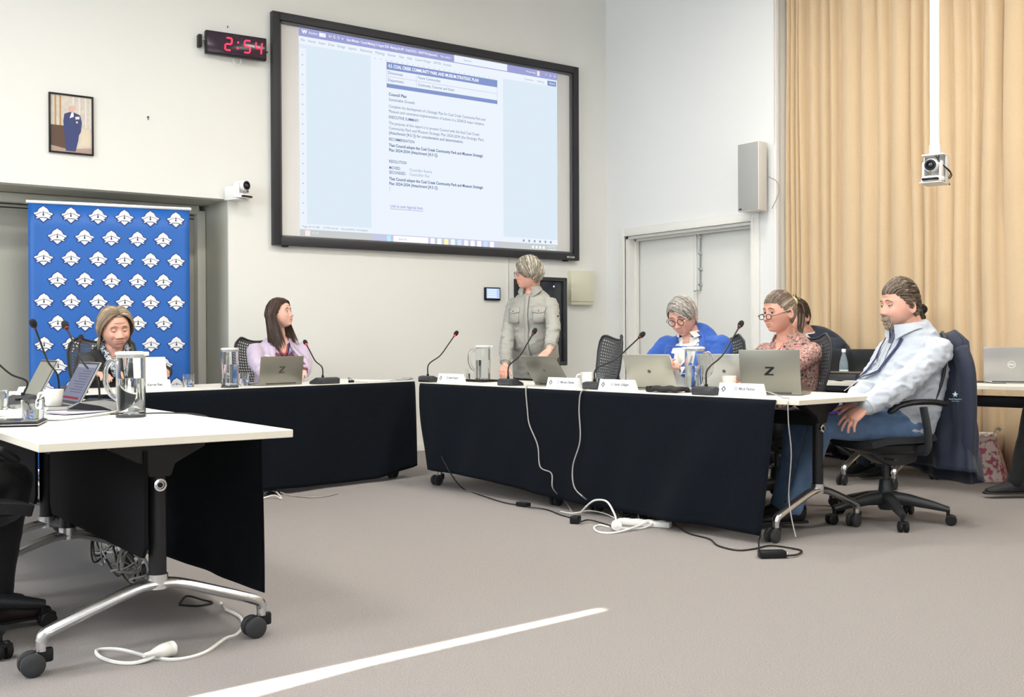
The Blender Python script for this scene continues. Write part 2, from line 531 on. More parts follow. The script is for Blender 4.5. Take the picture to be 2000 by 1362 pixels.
obj('screen_fabric', wallrect(sx0+0.05, sx1-0.05, sz0+0.05, sz1-0.05, FY+0.054, 0.004), mat('screen_fabric', (0.72, 0.71, 0.69), 0.8), scr)
obj('maker_plate', rbox(6.905, FY-0.002, 1.873, 0.10, 0.004, 0.018, 0.002), mat('silver_plate', (0.6, 0.62, 0.65), 0.3, 0.8), scr)
text('lettering', 'VISION', 0.016, M_black, scr, T(6.905, FY-0.0045, 1.873, rx=PI/2), 'CENTER', 0.0004)
for x in (3.80, 6.86):
    obj('frame_foot', rbox(x, FY+0.03, sz0-0.006, 0.05, 0.04, 0.014, 0.004), M_black, scr)
# projected picture (flat light on the fabric)
px0, px1, pz0, pz1 = 3.945, 6.775, 1.925, 3.745
PY = FY+0.0495
C_page = emat('projected_page', (0.86, 0.92, 1.0), 0.86)
C_back = emat('projected_backdrop', (0.76, 0.87, 0.97), 0.84)
C_bar = emat('projected_title_bar', (0.36, 0.38, 0.68), 0.85)
C_head = emat('projected_heading_blue', (0.25, 0.33, 0.63), 0.85)
C_txt = emat('projected_text', (0.09, 0.17, 0.36), 0.75)
C_txt2 = emat('projected_small_text', (0.28, 0.40, 0.56), 0.8)
C_wht = emat('projected_white', (0.95, 0.97, 1.0), 0.92)
C_task = emat('projected_task_bar', (0.60, 0.62, 0.82), 0.85)
C_task2 = emat('projected_task_bar_grey', (0.62, 0.64, 0.64), 0.85)
pic = obj('projected_picture', wallrect(px0, px1, pz0, pz1, PY, 0.001), C_back, scr)
PW, PH = px1-px0, pz1-pz0
lay = [0]
def prect(u0, u1, v0, v1, m, name='projected_panel', l=1):
    """rectangle in picture fractions, v from the top"""
    return obj(name, wallrect(px0+u0*PW, px0+u1*PW, pz1-v1*PH, pz1-v0*PH, PY-0.001*l, 0.0006), m, pic)
def ptext(s, u, v, size, m=None, bold=0.0, fit=None, l=3):
    o = text('projected_text', s, size, m or C_txt, pic, T(px0+u*PW, PY-0.001*l-0.0004, pz1-v*PH, rx=PI/2), 'LEFT', bold, 0.0, 1.0)
    if fit: o['fit'] = fit*PW
    return o
prect(0, 1, 0, 0.044, C_bar, 'title_bar')
prect(0, 1, 0.044, 0.082, C_page, 'menu_bar')
prect(0.0, 0.024, 0.100, 0.935, C_page, 'ruler')
prect(0.247, 0.762, 0.082, 0.935, C_page, 'document_page')
prect(0, 1, 0.935, 0.962, C_page, 'status_bar')
prect(0, 1, 0.962, 1.0, C_task2, 'task_bar')
prect(0.245, 0.735, 0.962, 1.0, C_task, 'task_bar', 2)
ptext('W', 0.010, 0.022, 0.045, C_wht, 0.002)
ptext('AutoSave', 0.032, 0.022, 0.030, C_wht, fit=0.030)
prect(0.068, 0.090, 0.013, 0.031, C_wht, 'toggle', 2)
ptext('Off', 0.078, 0.022, 0.020, C_bar, fit=0.009)
for k, ch in enumerate(('H', 'S', 'O', 'v')): ptext(ch, 0.100+0.0145*k, 0.022, 0.036, C_wht, fit=0.008)
ptext('Open Minutes - Council Meeting 21 August 2024 - Meeting No.497 - Draft.DOCX - DRAFTV03 (Restored S', 0.161, 0.023, 0.034, C_wht, 0.0004, fit=0.335)
ptext('No Label v', 0.508, 0.023, 0.030, C_wht, fit=0.042)
prect(0.562, 0.780, 0.004, 0.040, C_page, 'search_box', 2)
ptext('Search', 0.600, 0.022, 0.028, C_txt2, fit=0.03)
ptext('Presenting', 0.862, 0.022, 0.026, C_wht, fit=0.04)
prect(0.910, 0.921, 0.010, 0.036, emat('projected_avatar', (0.95, 0.70, 0.72), 1.0), 'avatar', 2)
ptext('\u2212', 0.945, 0.022, 0.04, C_wht, fit=0.008); ptext('o', 0.965, 0.022, 0.034, C_wht, fit=0.008); ptext('x', 0.985, 0.022, 0.036, C_wht, fit=0.008)
for wd, uu, ww in (('File', .006, .013), ('Home', .030, .025), ('Insert', .066, .022), ('Draw', .098, .021), ('Design', .129, .027), ('Layout', .168, .027), ('References', .209, .042), ('Mailings', .263, .033), ('Review', .309, .028), ('View', .349, .019), ('Help', .380, .018), ('Custom Manager', .410, .060), ('EXPON', .481, .028), ('Acrobat', .518, .032)):
    ptext(wd, uu, 0.062, 0.034, C_txt2, fit=ww)
ptext('Comments', 0.855, 0.066, 0.026, C_txt2, fit=0.038); ptext('Editing', 0.912, 0.066, 0.026, C_txt2, fit=0.028)
prect(0.956, 0.996, 0.052, 0.080, C_head, 'share_button', 2); ptext('Share', 0.965, 0.066, 0.026, C_wht, fit=0.024)
for k in range(24): prect(0.262+k*0.020, 0.264+k*0.020, 0.089, 0.093, C_txt2, 'ruler_mark', 2)
for k in range(17): prect(0.010, 0.013, 0.13+k*0.047, 0.135+k*0.047, C_txt2, 'ruler_mark', 2)
# document table
prect(0.304, 0.738, 0.098, 0.136, C_head, 'table_heading', 2)
ptext('4.3. COAL CREEK COMMUNITY PARK AND MUSEUM STRATEGIC PLAN', 0.310, 0.117, 0.042, C_wht, 0.0012, fit=0.35)
prect(0.304, 0.738, 0.206, 0.226, C_head, 'table_footer', 2)
prect(0.304, 0.738, 0.169, 0.1715, C_task, 'table_rule', 2)
for uu in (0.304, 0.414, 0.7368): prect(uu, uu+0.0012, 0.136, 0.206, C_task, 'table_rule', 2)
ptext('Directorate:', 0.309, 0.152, 0.038, fit=0.055); ptext('Future Communities', 0.421, 0.152, 0.038, fit=0.085)
ptext('Department:', 0.309, 0.188, 0.038, fit=0.058); ptext('Community, Customer and Visitor', 0.421, 0.188, 0.038, fit=0.141)
for s, v, b, w in (('Council Plan', .259, .0010, .066), ('Sustainable Growth', .285, 0, .096), ('Complete the development of a Strategic Plan for Coal Creek Community Park and', .319, 0, .375),
                ('Museum and commence implementation of actions in a 2024/25 major initiative.', .344, 0, .371), ('EXECUTIVE SUMMARY', .373, .0004, .112),
                ('The purpose of this report is to present Council with the final Coal Creek', .403, 0, .351), ('Community Park and Museum Strategic Plan 2024-2034 (the Strategic Plan)', .428, 0, .368),
                ('(Attachment [4.3.1]) for consideration and determination.', .452, .0004, .285), ('RECOMMENDATION', .484, .0004, .094),
                ('That Council adopts the Coal Creek Community Park and Museum Strategic', .514, .0010, .366), ('Plan 2024-2034 (Attachment [4.3.1]).', .538, .0008, .185),
                ('RESOLUTION', .595, .0004, .064), ('MOVED:', .627, .0004, .042), ('SECONDED:', .650, .0004, .062),
                ('That Council adopts the Coal Creek Community Park and Museum Strategic', .682, .0010, .366), ('Plan 2024-2034 (Attachment [4.3.1]).', .706, .0008, .185)):
    ptext(s, 0.311, v, 0.0385, C_txt, b, fit=w)
ptext('Councillor Keerie', 0.387, 0.627, 0.0385, C_txt2, fit=0.085); ptext('Councillor Fax', 0.387, 0.650, 0.0385, C_txt2, fit=0.075)
prect(0.313, 0.3138, 0.72, 0.745, C_txt2, 'text_cursor', 2)
ptext('Link to next Agenda Item.', 0.315, 0.818, 0.038, C_head, 0.0003, fit=0.123)
prect(0.315, 0.438, 0.831, 0.833, C_head, 'link_underline', 2)
ptext('Page 35 of 180    21344 words    Accessibility: Investigate', 0.008, 0.949, 0.024, C_txt2, fit=0.225)
for k in range(6): prect(0.845+k*0.024, 0.852+k*0.024, 0.943, 0.955, C_txt2, 'view_icon', 2)
ptext('11\u00b0C', 0.040, 0.978, 0.026, C_wht, fit=0.02)
prect(0.018, 0.034, 0.966, 0.992, emat('projected_weather', (0.95, 0.75, 0.75), 1.0), 'weather_icon', 2)
prect(0.302, 0.316, 0.966, 0.996, emat('projected_cyan', (0.45, 0.75, 0.95), 1.0), 'start_icon', 3)
prect(0.326, 0.457, 0.966, 0.997, C_wht, 'search_field', 3); ptext('Search', 0.345, 0.982, 0.026, C_txt2, l=4, fit=0.03)
ic = [(0.9, 0.95, 1), (0.95, 0.95, 1), (0.98, 0.85, 0.45), (0.75, 0.92, 0.85), (0.6, 0.75, 0.95), (0.85, 0.85, 0.9), (0.9, 0.97, 0.95), (1, 1, 1), (0.55, 0.68, 0.92), (0.95, 0.95, 1)]
for k, c in enumerate(ic):
    prect(0.466+k*0.0265, 0.482+k*0.0265, 0.967, 0.997, emat('projected_icon_%d' % k, c, 1.0), 'app_icon', 3)
for k in range(4): prect(0.885+k*0.016, 0.893+k*0.016, 0.974, 0.988, C_wht, 'tray_icon', 2)
ptext('2:54 PM', 0.955, 0.974, 0.02, C_wht, fit=0.032); ptext('21/08/2024', 0.955, 0.99, 0.02, C_wht, fit=0.036)

# ------------------------------------------------------------------ wall clock
ck = thing('digital_clock', 'black digital wall clock with red figures on a swivel bracket', 'clock', (3.36, 8.60, 3.472), math.radians(-4))
obj('case', rbox(0, 0, 0, 0.51, 0.05, 0.187, 0.006), M_black, ck)
obj('display_window', rbox(0, -0.026, 0, 0.485, 0.004, 0.165, 0.001), mat('clock_window', (0.035, 0.018, 0.032), 0.15), ck)
C_led = emat('red_led', (1.0, 0.045, 0.10), 1.8)
def seg7(ch, cx):
    S = {'2': 'abged', '5': 'afgcd', '4': 'fgbc'}[ch]
    w, hh, t = 0.05, 0.05, 0.013
    pos = {'a': (0, hh, 1), 'g': (0, 0, 1), 'd': (0, -hh, 1), 'f': (-w/2, hh/2, 0), 'b': (w/2, hh/2, 0), 'e': (-w/2, -hh/2, 0), 'c': (w/2, -hh/2, 0)}
    for k in S:
        x, z, hz = pos[k]
        L = (w if hz else hh)-0.012
        a = L/2; b = t/2
        poly = [(-a-b*0.6, 0), (-a, b), (a, b), (a+b*0.6, 0), (a, -b), (-a, -b)]
        if not hz: poly = [(q, r) for r, q in poly]
        sh = 0.10*z
        V, F = prism(poly, 0, 0.003)
        V = [(cx+x+sh+vx+0.10*vy, -0.0285-vz, z+vy) for vx, vy, vz in V]
        obj('led_segment', (V, F), C_led, ck)
seg7('2', -0.070); seg7('5', 0.088); seg7('4', 0.184)
for z in (0.024, -0.024):
    obj('led_colon', swap(lathe([(0.0085, 0), (0.0085, 0.003)], 14), 'xzy'), C_led, ck, M=T(0.008+0.1*z, -0.0315, z))
obj('bracket', rbox(-0.295, 0.02, 0.005, 0.03, 0.06, 0.10, 0.004), M_black, ck)
obj('swivel_pin', tube([(-0.285, 0.0, 0.02), (-0.25, 0.0, 0.02)], 0.008, 8), M_alu, ck)
obj('swivel_pin', tube([(0.25, 0.0, -0.015), (0.272, 0.0, -0.015)], 0.007, 8), M_black, ck)
th = np.linspace(0, 4*PI, 40)
obj('cable_coil', tube(np.c_[0.02+0.033*np.cos(th), 0.03+0.004*np.sin(th*0.5), -0.115+0.033*np.sin(th)], 0.0035, 6), M_cord_w, ck)

# ------------------------------------------------------------------ framed portrait, screws
pf = thing('framed_portrait', 'small black framed colour portrait of a standing figure in a navy suit', 'picture', (2.071, WY-0.012, 2.686))
g = G()
for (a, b, c, d) in ((-0.162, -0.150, -0.227, 0.227), (0.150, 0.162, -0.227, 0.227), (-0.150, 0.150, 0.215, 0.227), (-0.150, 0.150, -0.227, -0.215)):
    g.add(rbox((a+b)/2, 0, (c+d)/2, b-a, 0.024, d-c, 0.002))
obj('frame', g, M_black, pf)
pr = obj('print', bb(-0.152, 0.152, 0.002, 0.004, -0.217, 0.217), mat('print_room', (0.62, 0.56, 0.49), 0.5, var=0.25, scale=25), pf)
def flat(poly, y, m, name, parent=pr):
    V, F = prism(poly, 0, 0.0006)
    obj(name, ([(a, y-c, b) for a, b, c in V], F), m, parent)
mm = lambda n, c: mat('print_'+n, c, 0.5)
for k, x in enumerate((-0.12, -0.085, 0.01, 0.055, 0.1, 0.135)):
    flat([(x, -0.02), (x+0.012, -0.02), (x+0.012, 0.21), (x, 0.21)], 0.0015, mm('gold', (0.45, 0.27, 0.10)) if k < 2 else mm('drape', (0.72, 0.68, 0.63)), 'printed_column')
flat([(-0.148, -0.17), (-0.04, -0.19), (-0.04, -0.015), (-0.148, -0.015)], 0.0012, mm('desk', (0.10, 0.055, 0.035)), 'printed_desk')
flat([(-0.148, -0.215), (0.148, -0.215), (0.148, -0.17), (-0.04, -0.19), (-0.148, -0.17)], 0.0012, mm('rug', (0.42, 0.30, 0.24)), 'printed_rug')
flat([(0.07, -0.16), (0.14, -0.16), (0.14, -0.03), (0.075, -0.03)], 0.0012, mm('chair', (0.70, 0.60, 0.46)), 'printed_chair')
flat([(-0.04, -0.205), (-0.05, -0.08), (-0.058, 0.02), (-0.05, 0.075), (-0.015, 0.092), (0.02, 0.092), (0.065, 0.075), (0.078, 0.02), (0.07, -0.05), (0.055, -0.08), (0.05, -0.12), (0.03, -0.205)], 0.0006, mm('suit', (0.035, 0.05, 0.16)), 'printed_suit')
flat([(-0.012, 0.045), (0.002, 0.09), (0.016, 0.09), (0.018, 0.06)], 0.0001, mm('collar', (0.85, 0.85, 0.85)), 'printed_shirt')
flat([(0.03, 0.04), (0.06, 0.045), (0.06, 0.065), (0.03, 0.06)], 0.0001, mm('medal', (0.75, 0.70, 0.65)), 'printed_medals')
flat([(0.035, 0.012), (0.047, 0.012), (0.047, 0.026), (0.035, 0.026)], 0.0001, mm('medal', (0.75, 0.70, 0.65)), 'printed_medals')
flat([(0.004+0.022*math.cos(a), 0.122+0.03*math.sin(a)) for a in np.linspace(0, 2*PI, 15)[:-1]], 0.0002, mm('face', (0.68, 0.42, 0.34)), 'printed_face')
flat([(0.004+0.023*math.cos(a), 0.138+0.016*math.sin(a)) for a in np.linspace(0, PI, 10)], -0.0002, mm('hair', (0.62, 0.58, 0.54)), 'printed_hair')
for (a, b, s) in ((289, 229, 1.0), (444, 52, 0.6)):
    p = aty(a, b, WY)
    g = G(); g.add(swap(lathe([(0.004, 0), (0.004, 0.012), (0.009, 0.012), (0.009, 0.016)], 10), 'xzy'), 0, T(0, -0.016, 0, sc=s)); g.add(bb(-0.003, 0.003, -0.008, 0, -0.022, 0), 0, T(sc=s))
    tag(obj('wall_screw', g, mat('dark_steel', (0.10, 0.10, 0.10), 0.4, 0.8), loc=tuple(p)), 'bare screw left in the cream wall '+('between portrait and screen' if s == 1 else 'just above the digital clock'), 'screw')

# ------------------------------------------------------------------ pan-tilt cameras
def ptz(root):
    V, F = lathe([(0.055, 0), (0.072, 0.004), (0.074, 0.02), (0.07, 0.03), (0.06, 0.036)], 28)
    obj('base', (V, F), M_white, root)
    g = G(); g.add(rbox(0, -0.02, 0.014, 0.105, 0.12, 0.016, 0.007)); obj('front_band', g, M_black, root)
    g = G()
    for s in (-1, 1):
        g.add(bevel(prism([(-0.03, 0.03), (0.03, 0.03), (0.026, 0.12), (0.012, 0.135), (-0.012, 0.135), (-0.026, 0.12)], s*0.054-0.008, s*0.054+0.008), 0.003))
    V = np.vstack(g.v); obj('yoke', (V[:, [2, 0, 1]], g.f), M_white, root)
    hd = obj('camera_head', swap(lathe([(0.02, -0.055), (0.04, -0.05), (0.044, -0.02), (0.044, 0.045), (0.040, 0.056), (0.036, 0.058)], 26), 'xzy'), M_white, root, M=T(0, 0, 0.105, rz=PI))
    obj('lens_ring', swap(lathe([(0.036, 0), (0.036, 0.012), (0.024, 0.014), (0.021, 0.004)], 26), 'xzy'), M_black, hd, M=T(0, 0.055, 0))
    obj('lens_glass', swap(lathe([(0.022, 0), (0.018, 0.006), (0.008, 0.010), (0.001, 0.011)], 22), 'xzy'), mat('lens_glass', (0.01, 0.012, 0.02), 0.05, coat=1.0), hd, M=T(0, 0.057, 0))
    obj('tally_light', rbox(0.0, -0.072, 0.055, 0.02, 0.004, 0.02, 0.002), mat('smoked_lens', (0.12, 0.10, 0.05), 0.2), root)
p = aty(472, 388, 8.54)
pz = thing('ptz_camera', 'white pan-tilt camera on a bracket at the recess corner beside the screen', 'camera', (p[0], 8.55, p[2]), math.radians(25), 'white conference cameras')
ptz(pz)
g = G(); g.add(rbox(0, 0.05, -0.008, 0.13, 0.15, 0.008, 0.002)); g.add(rbox(-0.06, 0.06, 0.045, 0.008, 0.13, 0.11, 0.002))
obj('bracket', g, M_white, pz)
p = atd(1822, 356, 7.05)
pz2 = thing('ptz_camera', 'white pan-tilt camera hanging from a long ceiling pole before the curtain', 'camera', tuple(p), math.radians(-72), 'white conference cameras')
ptz(pz2)
g = G()
g.add(rbox(0, 0.03, -0.006, 0.14, 0.19, 0.008, 0.002)); g.add(rbox(0, 0.12, 0.085, 0.14, 0.008, 0.19, 0.002)); g.add(rbox(0, 0.06, 0.18, 0.14, 0.14, 0.008, 0.002))
for s in (-1, 1): g.add(rbox(s*0.068, 0.085, 0.085, 0.006, 0.07, 0.18, 0.002))
obj('bracket', g, M_white, pz2)
obj('ceiling_pole', tube([(0.0, 0.05, 0.18), (0, 0.05, CZ-p[2])], 0.031, 20), M_white, pz2)
obj('pole_collar', tube([(0.0, 0.05, 0.184), (0, 0.05, 0.25)], 0.036, 20), M_white, pz2)
obj('cable', tube(spline([(0.03, 0.03, 0.175), (0.045, -0.02, 0.13), (0.08, 0.06, 0.08), (0.09, 0.11, 0.05), (0.06, 0.13, 0.02), (0.075, 0.12, -0.01)]), 0.004, 6), M_cord_b, pz2)
obj('cable', tube(spline([(0.01, 0.03, 0.175), (0.05, 0.0, 0.12), (0.09, 0.08, 0.07), (0.07, 0.1, 0.03)]), 0.003, 6), M_cord_b, pz2)

# ------------------------------------------------------------------ loudspeaker
X1 = WX-0.20
pa = atx(1441, 282, X1); pb = atx(1482, 415, X1)
y1, y0 = pa[1], pb[1]
zt, zb = pa[2], atx(1441, 415, X1)[2]
spk = thing('loudspeaker', 'tall white wall loudspeaker with grey grille above the double door', 'speaker', (WX, (y0+y1)/2, zb))
hh, ww = zt-zb, y1-y0
V, F = prism([(-0.20, -ww/2), (-0.20, ww/2), (-0.05, ww/2*0.7), (-0.05, -ww/2*0.7)], 0, hh)
obj('cabinet', bevel((V, F), 0.006), M_white, spk)
obj('grille', rbox(-0.203, 0.0, hh/2, 0.008, ww-0.012, hh-0.016, 0.003), mat('speaker_grille', (0.46, 0.47, 0.46), 0.6, bump=0.6, bscale=700), spk)
obj('maker_badge', rbox(-0.209, ww/2-0.035, 0.022, 0.003, 0.03, 0.012, 0.001), mat('badge_dark', (0.03, 0.01, 0.015), 0.4), spk)
obj('wall_bracket', rbox(-0.028, 0, hh/2, 0.05, 0.06, hh*0.7, 0.006), M_black, spk)
obj('cable', tube(spline([(-0.06, -ww/2+0.01, 0.30), (-0.02, -ww/2-0.05, 0.25), (-0.01, -ww/2-0.06, 0.15), (-0.03, -ww/2+0.0, 0.02)]), 0.004, 6), M_cord_g, spk)
obj('cable', tube([(-0.01, -ww/2-0.01, hh-0.02), (-0.008, -ww/2-0.01, CZ-zb)], 0.006, 6), M_cord_w, spk)

# ------------------------------------------------------------------ wall panel, cabinet, cream box
a = aty(948, 561, WY-0.03); b = aty(978, 587, WY-0.03)
tp = thing('touch_panel', 'small black wall touch panel with a lit blue-white display', 'control panel', ((a[0]+b[0])/2, WY-0.015, (a[2]+b[2])/2))
w_, h_ = b[0]-a[0], a[2]-b[2]
obj('housing', rbox(0, 0, 0, w_, 0.03, h_, 0.006), M_black, tp)
obj('display', bb(-w_/2+0.014, w_/2-0.014, -0.017, -0.015, -h_/2+0.018, h_/2-0.012), emat('panel_display', (0.50, 0.64, 0.93), 0.95), tp)
for k in range(4):
    obj('display_button', bb(-w_/2+0.024, w_/2-0.05, -0.0178, -0.017, -0.036+k*0.022, -0.022+k*0.022), emat('panel_button', (0.68, 0.78, 0.98), 1.0), tp)
    obj('display_button', bb(w_/2-0.044, w_/2-0.02, -0.0178, -0.017, -0.036+k*0.022, -0.022+k*0.022), emat('panel_button2', (0.40, 0.50, 0.80), 1.0), tp)
a = aty(1030, 540, 8.42); b = aty(1107, 714, 8.42)
cb = thing('equipment_cabinet', 'tall black wall-mounted equipment cabinet behind the standing person', 'cabinet', ((a[0]+b[0])/2, 8.42, b[2]))
w_, h_ = b[0]-a[0], a[2]-b[2]
obj('body', rbox(0, 0.125, h_/2, w_-0.02, 0.235, h_-0.02, 0.006), M_black, cb)
g = G()
for s in (-1, 1): g.add(rbox(s*(w_/2-0.022), 0, h_/2, 0.045, 0.03, h_-0.05, 0.008))
for z in (0.02, h_-0.02): g.add(rbox(0, 0, z, w_, 0.035, 0.04, 0.01))
dr = obj('door', g, M_graph, cb)
obj('door_glass', rbox(0, 0.006, h_/2, w_-0.09, 0.006, h_-0.08, 0.001), mat('smoked_glass', (0.02, 0.022, 0.028), 0.12), dr)
obj('status_light', ellip((w_/2-0.16, -0.002, h_-0.09), (0.007, 0.004, 0.007), 10, 6), emat('blue_led', (0.35, 0.45, 1.0), 6.0), cb)
a = aty(1115, 528, WY-0.07); b = aty(1161, 597, WY-0.07)
w_, h_ = b[0]-a[0], a[2]-b[2]
wb = thing('switch_box', 'cream rectangular metal box on the wall right of the cabinet', 'wall box', ((a[0]+b[0])/2, WY, b[2]))
M_cream = mat('cream_enamel', (0.70, 0.69, 0.54), 0.45)
obj('body', rbox(0, -0.032, h_/2-0.0, w_-0.02, 0.062, h_-0.01, 0.004), M_cream, wb)
obj('lid', rbox(0, -0.068, h_/2+0.018, w_, 0.012, h_-0.04, 0.005), M_cream, wb)
obj('latch', rbox(-w_/2+0.004, -0.070, h_*0.42, 0.014, 0.018, 0.05, 0.003), M_cream, wb)
# ------------------------------------------------------------------ pull-up banner
bn = thing('pull_up_banner', 'blue pull-up banner patterned with rows of white crest emblems', 'banner', (2.375, 8.70, 0), math.radians(-10))
BW, BT = 1.19, 2.085
sheet = obj('sheet', surf(lambda u, v: ((u-0.5)*BW*(1-0.0*v), 0.0012*math.sin(u*9)+0.004*math.sin(v*3), 0.06+v*(BT-0.06)), 24, 12), mat('banner_blue', (0.018, 0.125, 0.46), 0.45, var=0.06, scale=4), bn, angle=None)
sheet.modifiers.new('s', 'SOLIDIFY').thickness = 0.002
obj('top_rail', rbox(0, 0.0, BT+0.008, BW+0.03, 0.02, 0.026, 0.006), mat('rail_alu', (0.78, 0.79, 0.80), 0.3, 0.6), bn)
obj('base_cassette', rbox(0, 0.02, 0.03, BW+0.06, 0.12, 0.06, 0.02), M_alu, bn)
for s in (-1, 1): obj('base_foot', rbox(s*0.4, 0.02, 0.006, 0.04, 0.34, 0.012, 0.004), M_alu, bn)
obj('back_pole', tube([(0, 0.06, 0.05), (0, 0.04, BT)], 0.01, 8), M_alu, bn)
lg = G()
def lp(pts, mi, d):
    V, F = prism(pts, 0, 0.0004)
    lg.add(([(a, -d*0.4-c, b) for a, b, c in V], F), mi)
def mir(p): return p+[(-x, y) for x, y in p[::-1]]
out = [(0, 0.56), (0.09, 0.47), (0.20, 0.41), (0.28, 0.31), (0.34, 0.17), (0.56, 0.06), (0.53, -0.02), (0.46, -0.10), (0.42, -0.18), (0.44, -0.27), (0.34, -0.33), (0.22, -0.33), (0, -0.55)]
lp([(x*1.03, y*1.02) for x, y in mir(out)], 2, 0.0)
up_ = [(0, 0.5), (0.08, 0.43), (0.18, 0.37), (0.25, 0.28), (0.31, 0.14), (0.5, 0.06), (0.45, -0.03), (0.36, 0.0), (0.22, 0.09), (0.1, 0.13), (0, 0.135)]
lp(mir(up_), 0, 0.0012)
md_ = [(0, 0.105), (0.1, 0.10), (0.22, 0.055), (0.36, -0.035), (0.40, -0.08), (0.28, -0.19), (0.38, -0.22), (0.36, -0.27), (0.26, -0.24), (0.18, -0.185), (0, -0.17)]
lp(mir(md_), 0, 0.0012)
lp(mir([(0, -0.215), (0.2, -0.235), (0.16, -0.30), (0, -0.46)]), 0, 0.0012)
lp([(0, 0.27), (0.025, 0.05), (0.05, -0.08), (-0.05, -0.08), (-0.025, 0.05)], 1, 0.003)
lg_me = mesh_of(lg, 'emblem', [mat('emblem_white', (0.82, 0.82, 0.81), 0.5), mat('emblem_black', (0.01, 0.012, 0.015), 0.5), mat('emblem_navy', (0.008, 0.045, 0.20), 0.5)])
dz = 0.1665
for r in range(12):
    n = 6 if r % 2 == 0 else 5
    for k in range(n):
        x = (-0.5+(k+0.5)/6.0)*BW*0.985+(0 if n == 6 else BW*0.985/12)
        z = BT-0.085-r*dz
        if z < 0.2: continue
        e = link('emblem', lg_me, bn)
        e.matrix_local = T(x, 0.0012*math.sin((x/BW+0.5)*9)+0.004*math.sin((z-0.06)/(BT-0.06)*3)-0.0022, z)@Matrix.Diagonal((0.135, 1, 0.125, 1))

# ------------------------------------------------------------------ flip-top tables
M_top = mat('white_laminate', (0.80, 0.785, 0.73), 0.32, var=0.015, scale=3)
M_edge = mat('cream_edge_band', (0.68, 0.65, 0.56), 0.4)
TT = 0.72
M_cloth_panel = mat('black_panel_fabric', (0.008, 0.008, 0.009), 0.9, spec=0.1)
def make_table(L=1.45, Wd=0.8, name='folding_table'):
    t = thing(name, 'table', 'table')
    g = G(); g.add(bevel(bb(-L/2, L/2, -Wd/2, Wd/2, TT-0.026, TT-0.0005), 0.002, 1), 1)
    g.add(bb(-L/2+0.002, L/2-0.002, -Wd/2+0.002, Wd/2-0.002, TT-0.002, TT), 0)
    obj('table_top', g, [M_top, M_edge], t)
    obj('cross_beam', rbox(0, 0.0, 0.60, L-0.36, 0.045, 0.075, 0.01), M_black, t)
    for s in (-1, 1):
        x = s*(L/2-0.17)
        c = obj('column', tube([(x, 0, 0.235), (x, 0, 0.655)], 0.028, 20), mat('black_powder_coat', (0.010, 0.0105, 0.012), 0.38, spec=0.35), t)
        V, F = prism([(-0.15, 0.694), (0.15, 0.694), (0.15, 0.672), (0.05, 0.62), (0.036, 0.58), (-0.036, 0.58), (-0.05, 0.62), (-0.15, 0.672)], -0.032, 0.032)
        obj('top_bracket', bevel(([(x+c_, a, b) for a, b, c_ in V], F), 0.004), M_black, t)
        kn = obj('tilt_knob', swap(lathe([(0.021, 0), (0.0205, 0.010), (0.014, 0.012), (0.012, 0.008), (0.001, 0.008)], 20), 'zxy'), M_chrome, t, M=T(x+s*0.024, 0, 0.553, ry=0 if s > 0 else PI))
        obj('knob_core', swap(lathe([(0.009, 0.008), (0.008, 0.012), (0.001, 0.012)], 16), 'zxy'), M_black, kn)
        obj('foot_hub', tube([(x, 0, 0.215), (x, 0, 0.262)], 0.033, 20), M_alu, t)
        g = G()
        for q in (-1, 1):
            P = spline([(x, 0.0, 0.232), (x, q*0.07, 0.222), (x, q*0.20, 0.178), (x, q*0.325, 0.132), (x, q*0.350, 0.118), (x, q*0.358, 0.100)], 5)
            g.add(tube(P, 0.018, 12, up=np.array([1., 0, 0]), rb=[0.033-0.013*k/(len(P)-1) for k in range(len(P))]))
            g.add(tube([(x, q*0.357, 0.112), (x, q*0.357, 0.072)], 0.0165, 12))
        obj('foot', g, M_alu, t)
        for q in (-1, 1):
            g = G()
            g.add(rbox(x, q*0.357-0.01, 0.058, 0.022, 0.05, 0.045, 0.008))
            g.add(tube([(x, q*0.357, 0.05), (x, q*0.357, 0.078)], 0.014, 12))
            cs = obj('caster', g, M_black, t)
            for w in (-1, 1):
                V, F = lathe([(0.012, -0.010), (0.030, -0.010), (0.0365, -0.006), (0.0365, 0.006), (0.030, 0.010), (0.012, 0.010)], 24)
                obj('wheel', swap((V, F), 'zxy'), M_graph, cs, M=T(x+w*0.020, q*0.357+0.028, 0.0365))
    return t
tb = make_table()
def place_table(c, rz, label, first=[True]):
    if first[0]:
        first[0] = False
        tb.location = (*c, 0); tb.rotation_euler = (0, 0, rz); tb['label'] = label; tb['group'] = 'white folding tables on castors'
        return tb
    return dup(tb, (*c, 0), rz, label, 'white folding tables on castors')
aN = math.radians(90.9)
tN1 = place_table((1.090, 4.070), aN, 'nearest white folding table at lower left with aluminium feet')
tN2 = place_table((1.070, 5.535), aN, 'white folding table behind the nearest one, touching the one before the banner')
# right row (slightly skewed)
LR = np.array([-0.0687, 0.9976]); AR = np.array([0.9976, 0.0687]); R0 = np.array([4.190, 3.45])
aR = math.atan2(LR[1], LR[0])
def onR(s, d, z=TT): q = R0+LR*s+AR*d; return np.array([q[0], q[1], z])
tb2 = make_table(1.60)
tb2['group'] = 'white folding tables on castors'
c = onR(0.80, 0.40); tb2.location = (c[0], c[1], 0); tb2.rotation_euler = (0, 0, aR); tb2['label'] = 'white folding table with black cloth in front of the seated bearded person'
c = onR(2.42, 0.40); dup(tb2, (c[0], c[1], 0), aR, 'white folding table where the person in grey stands')
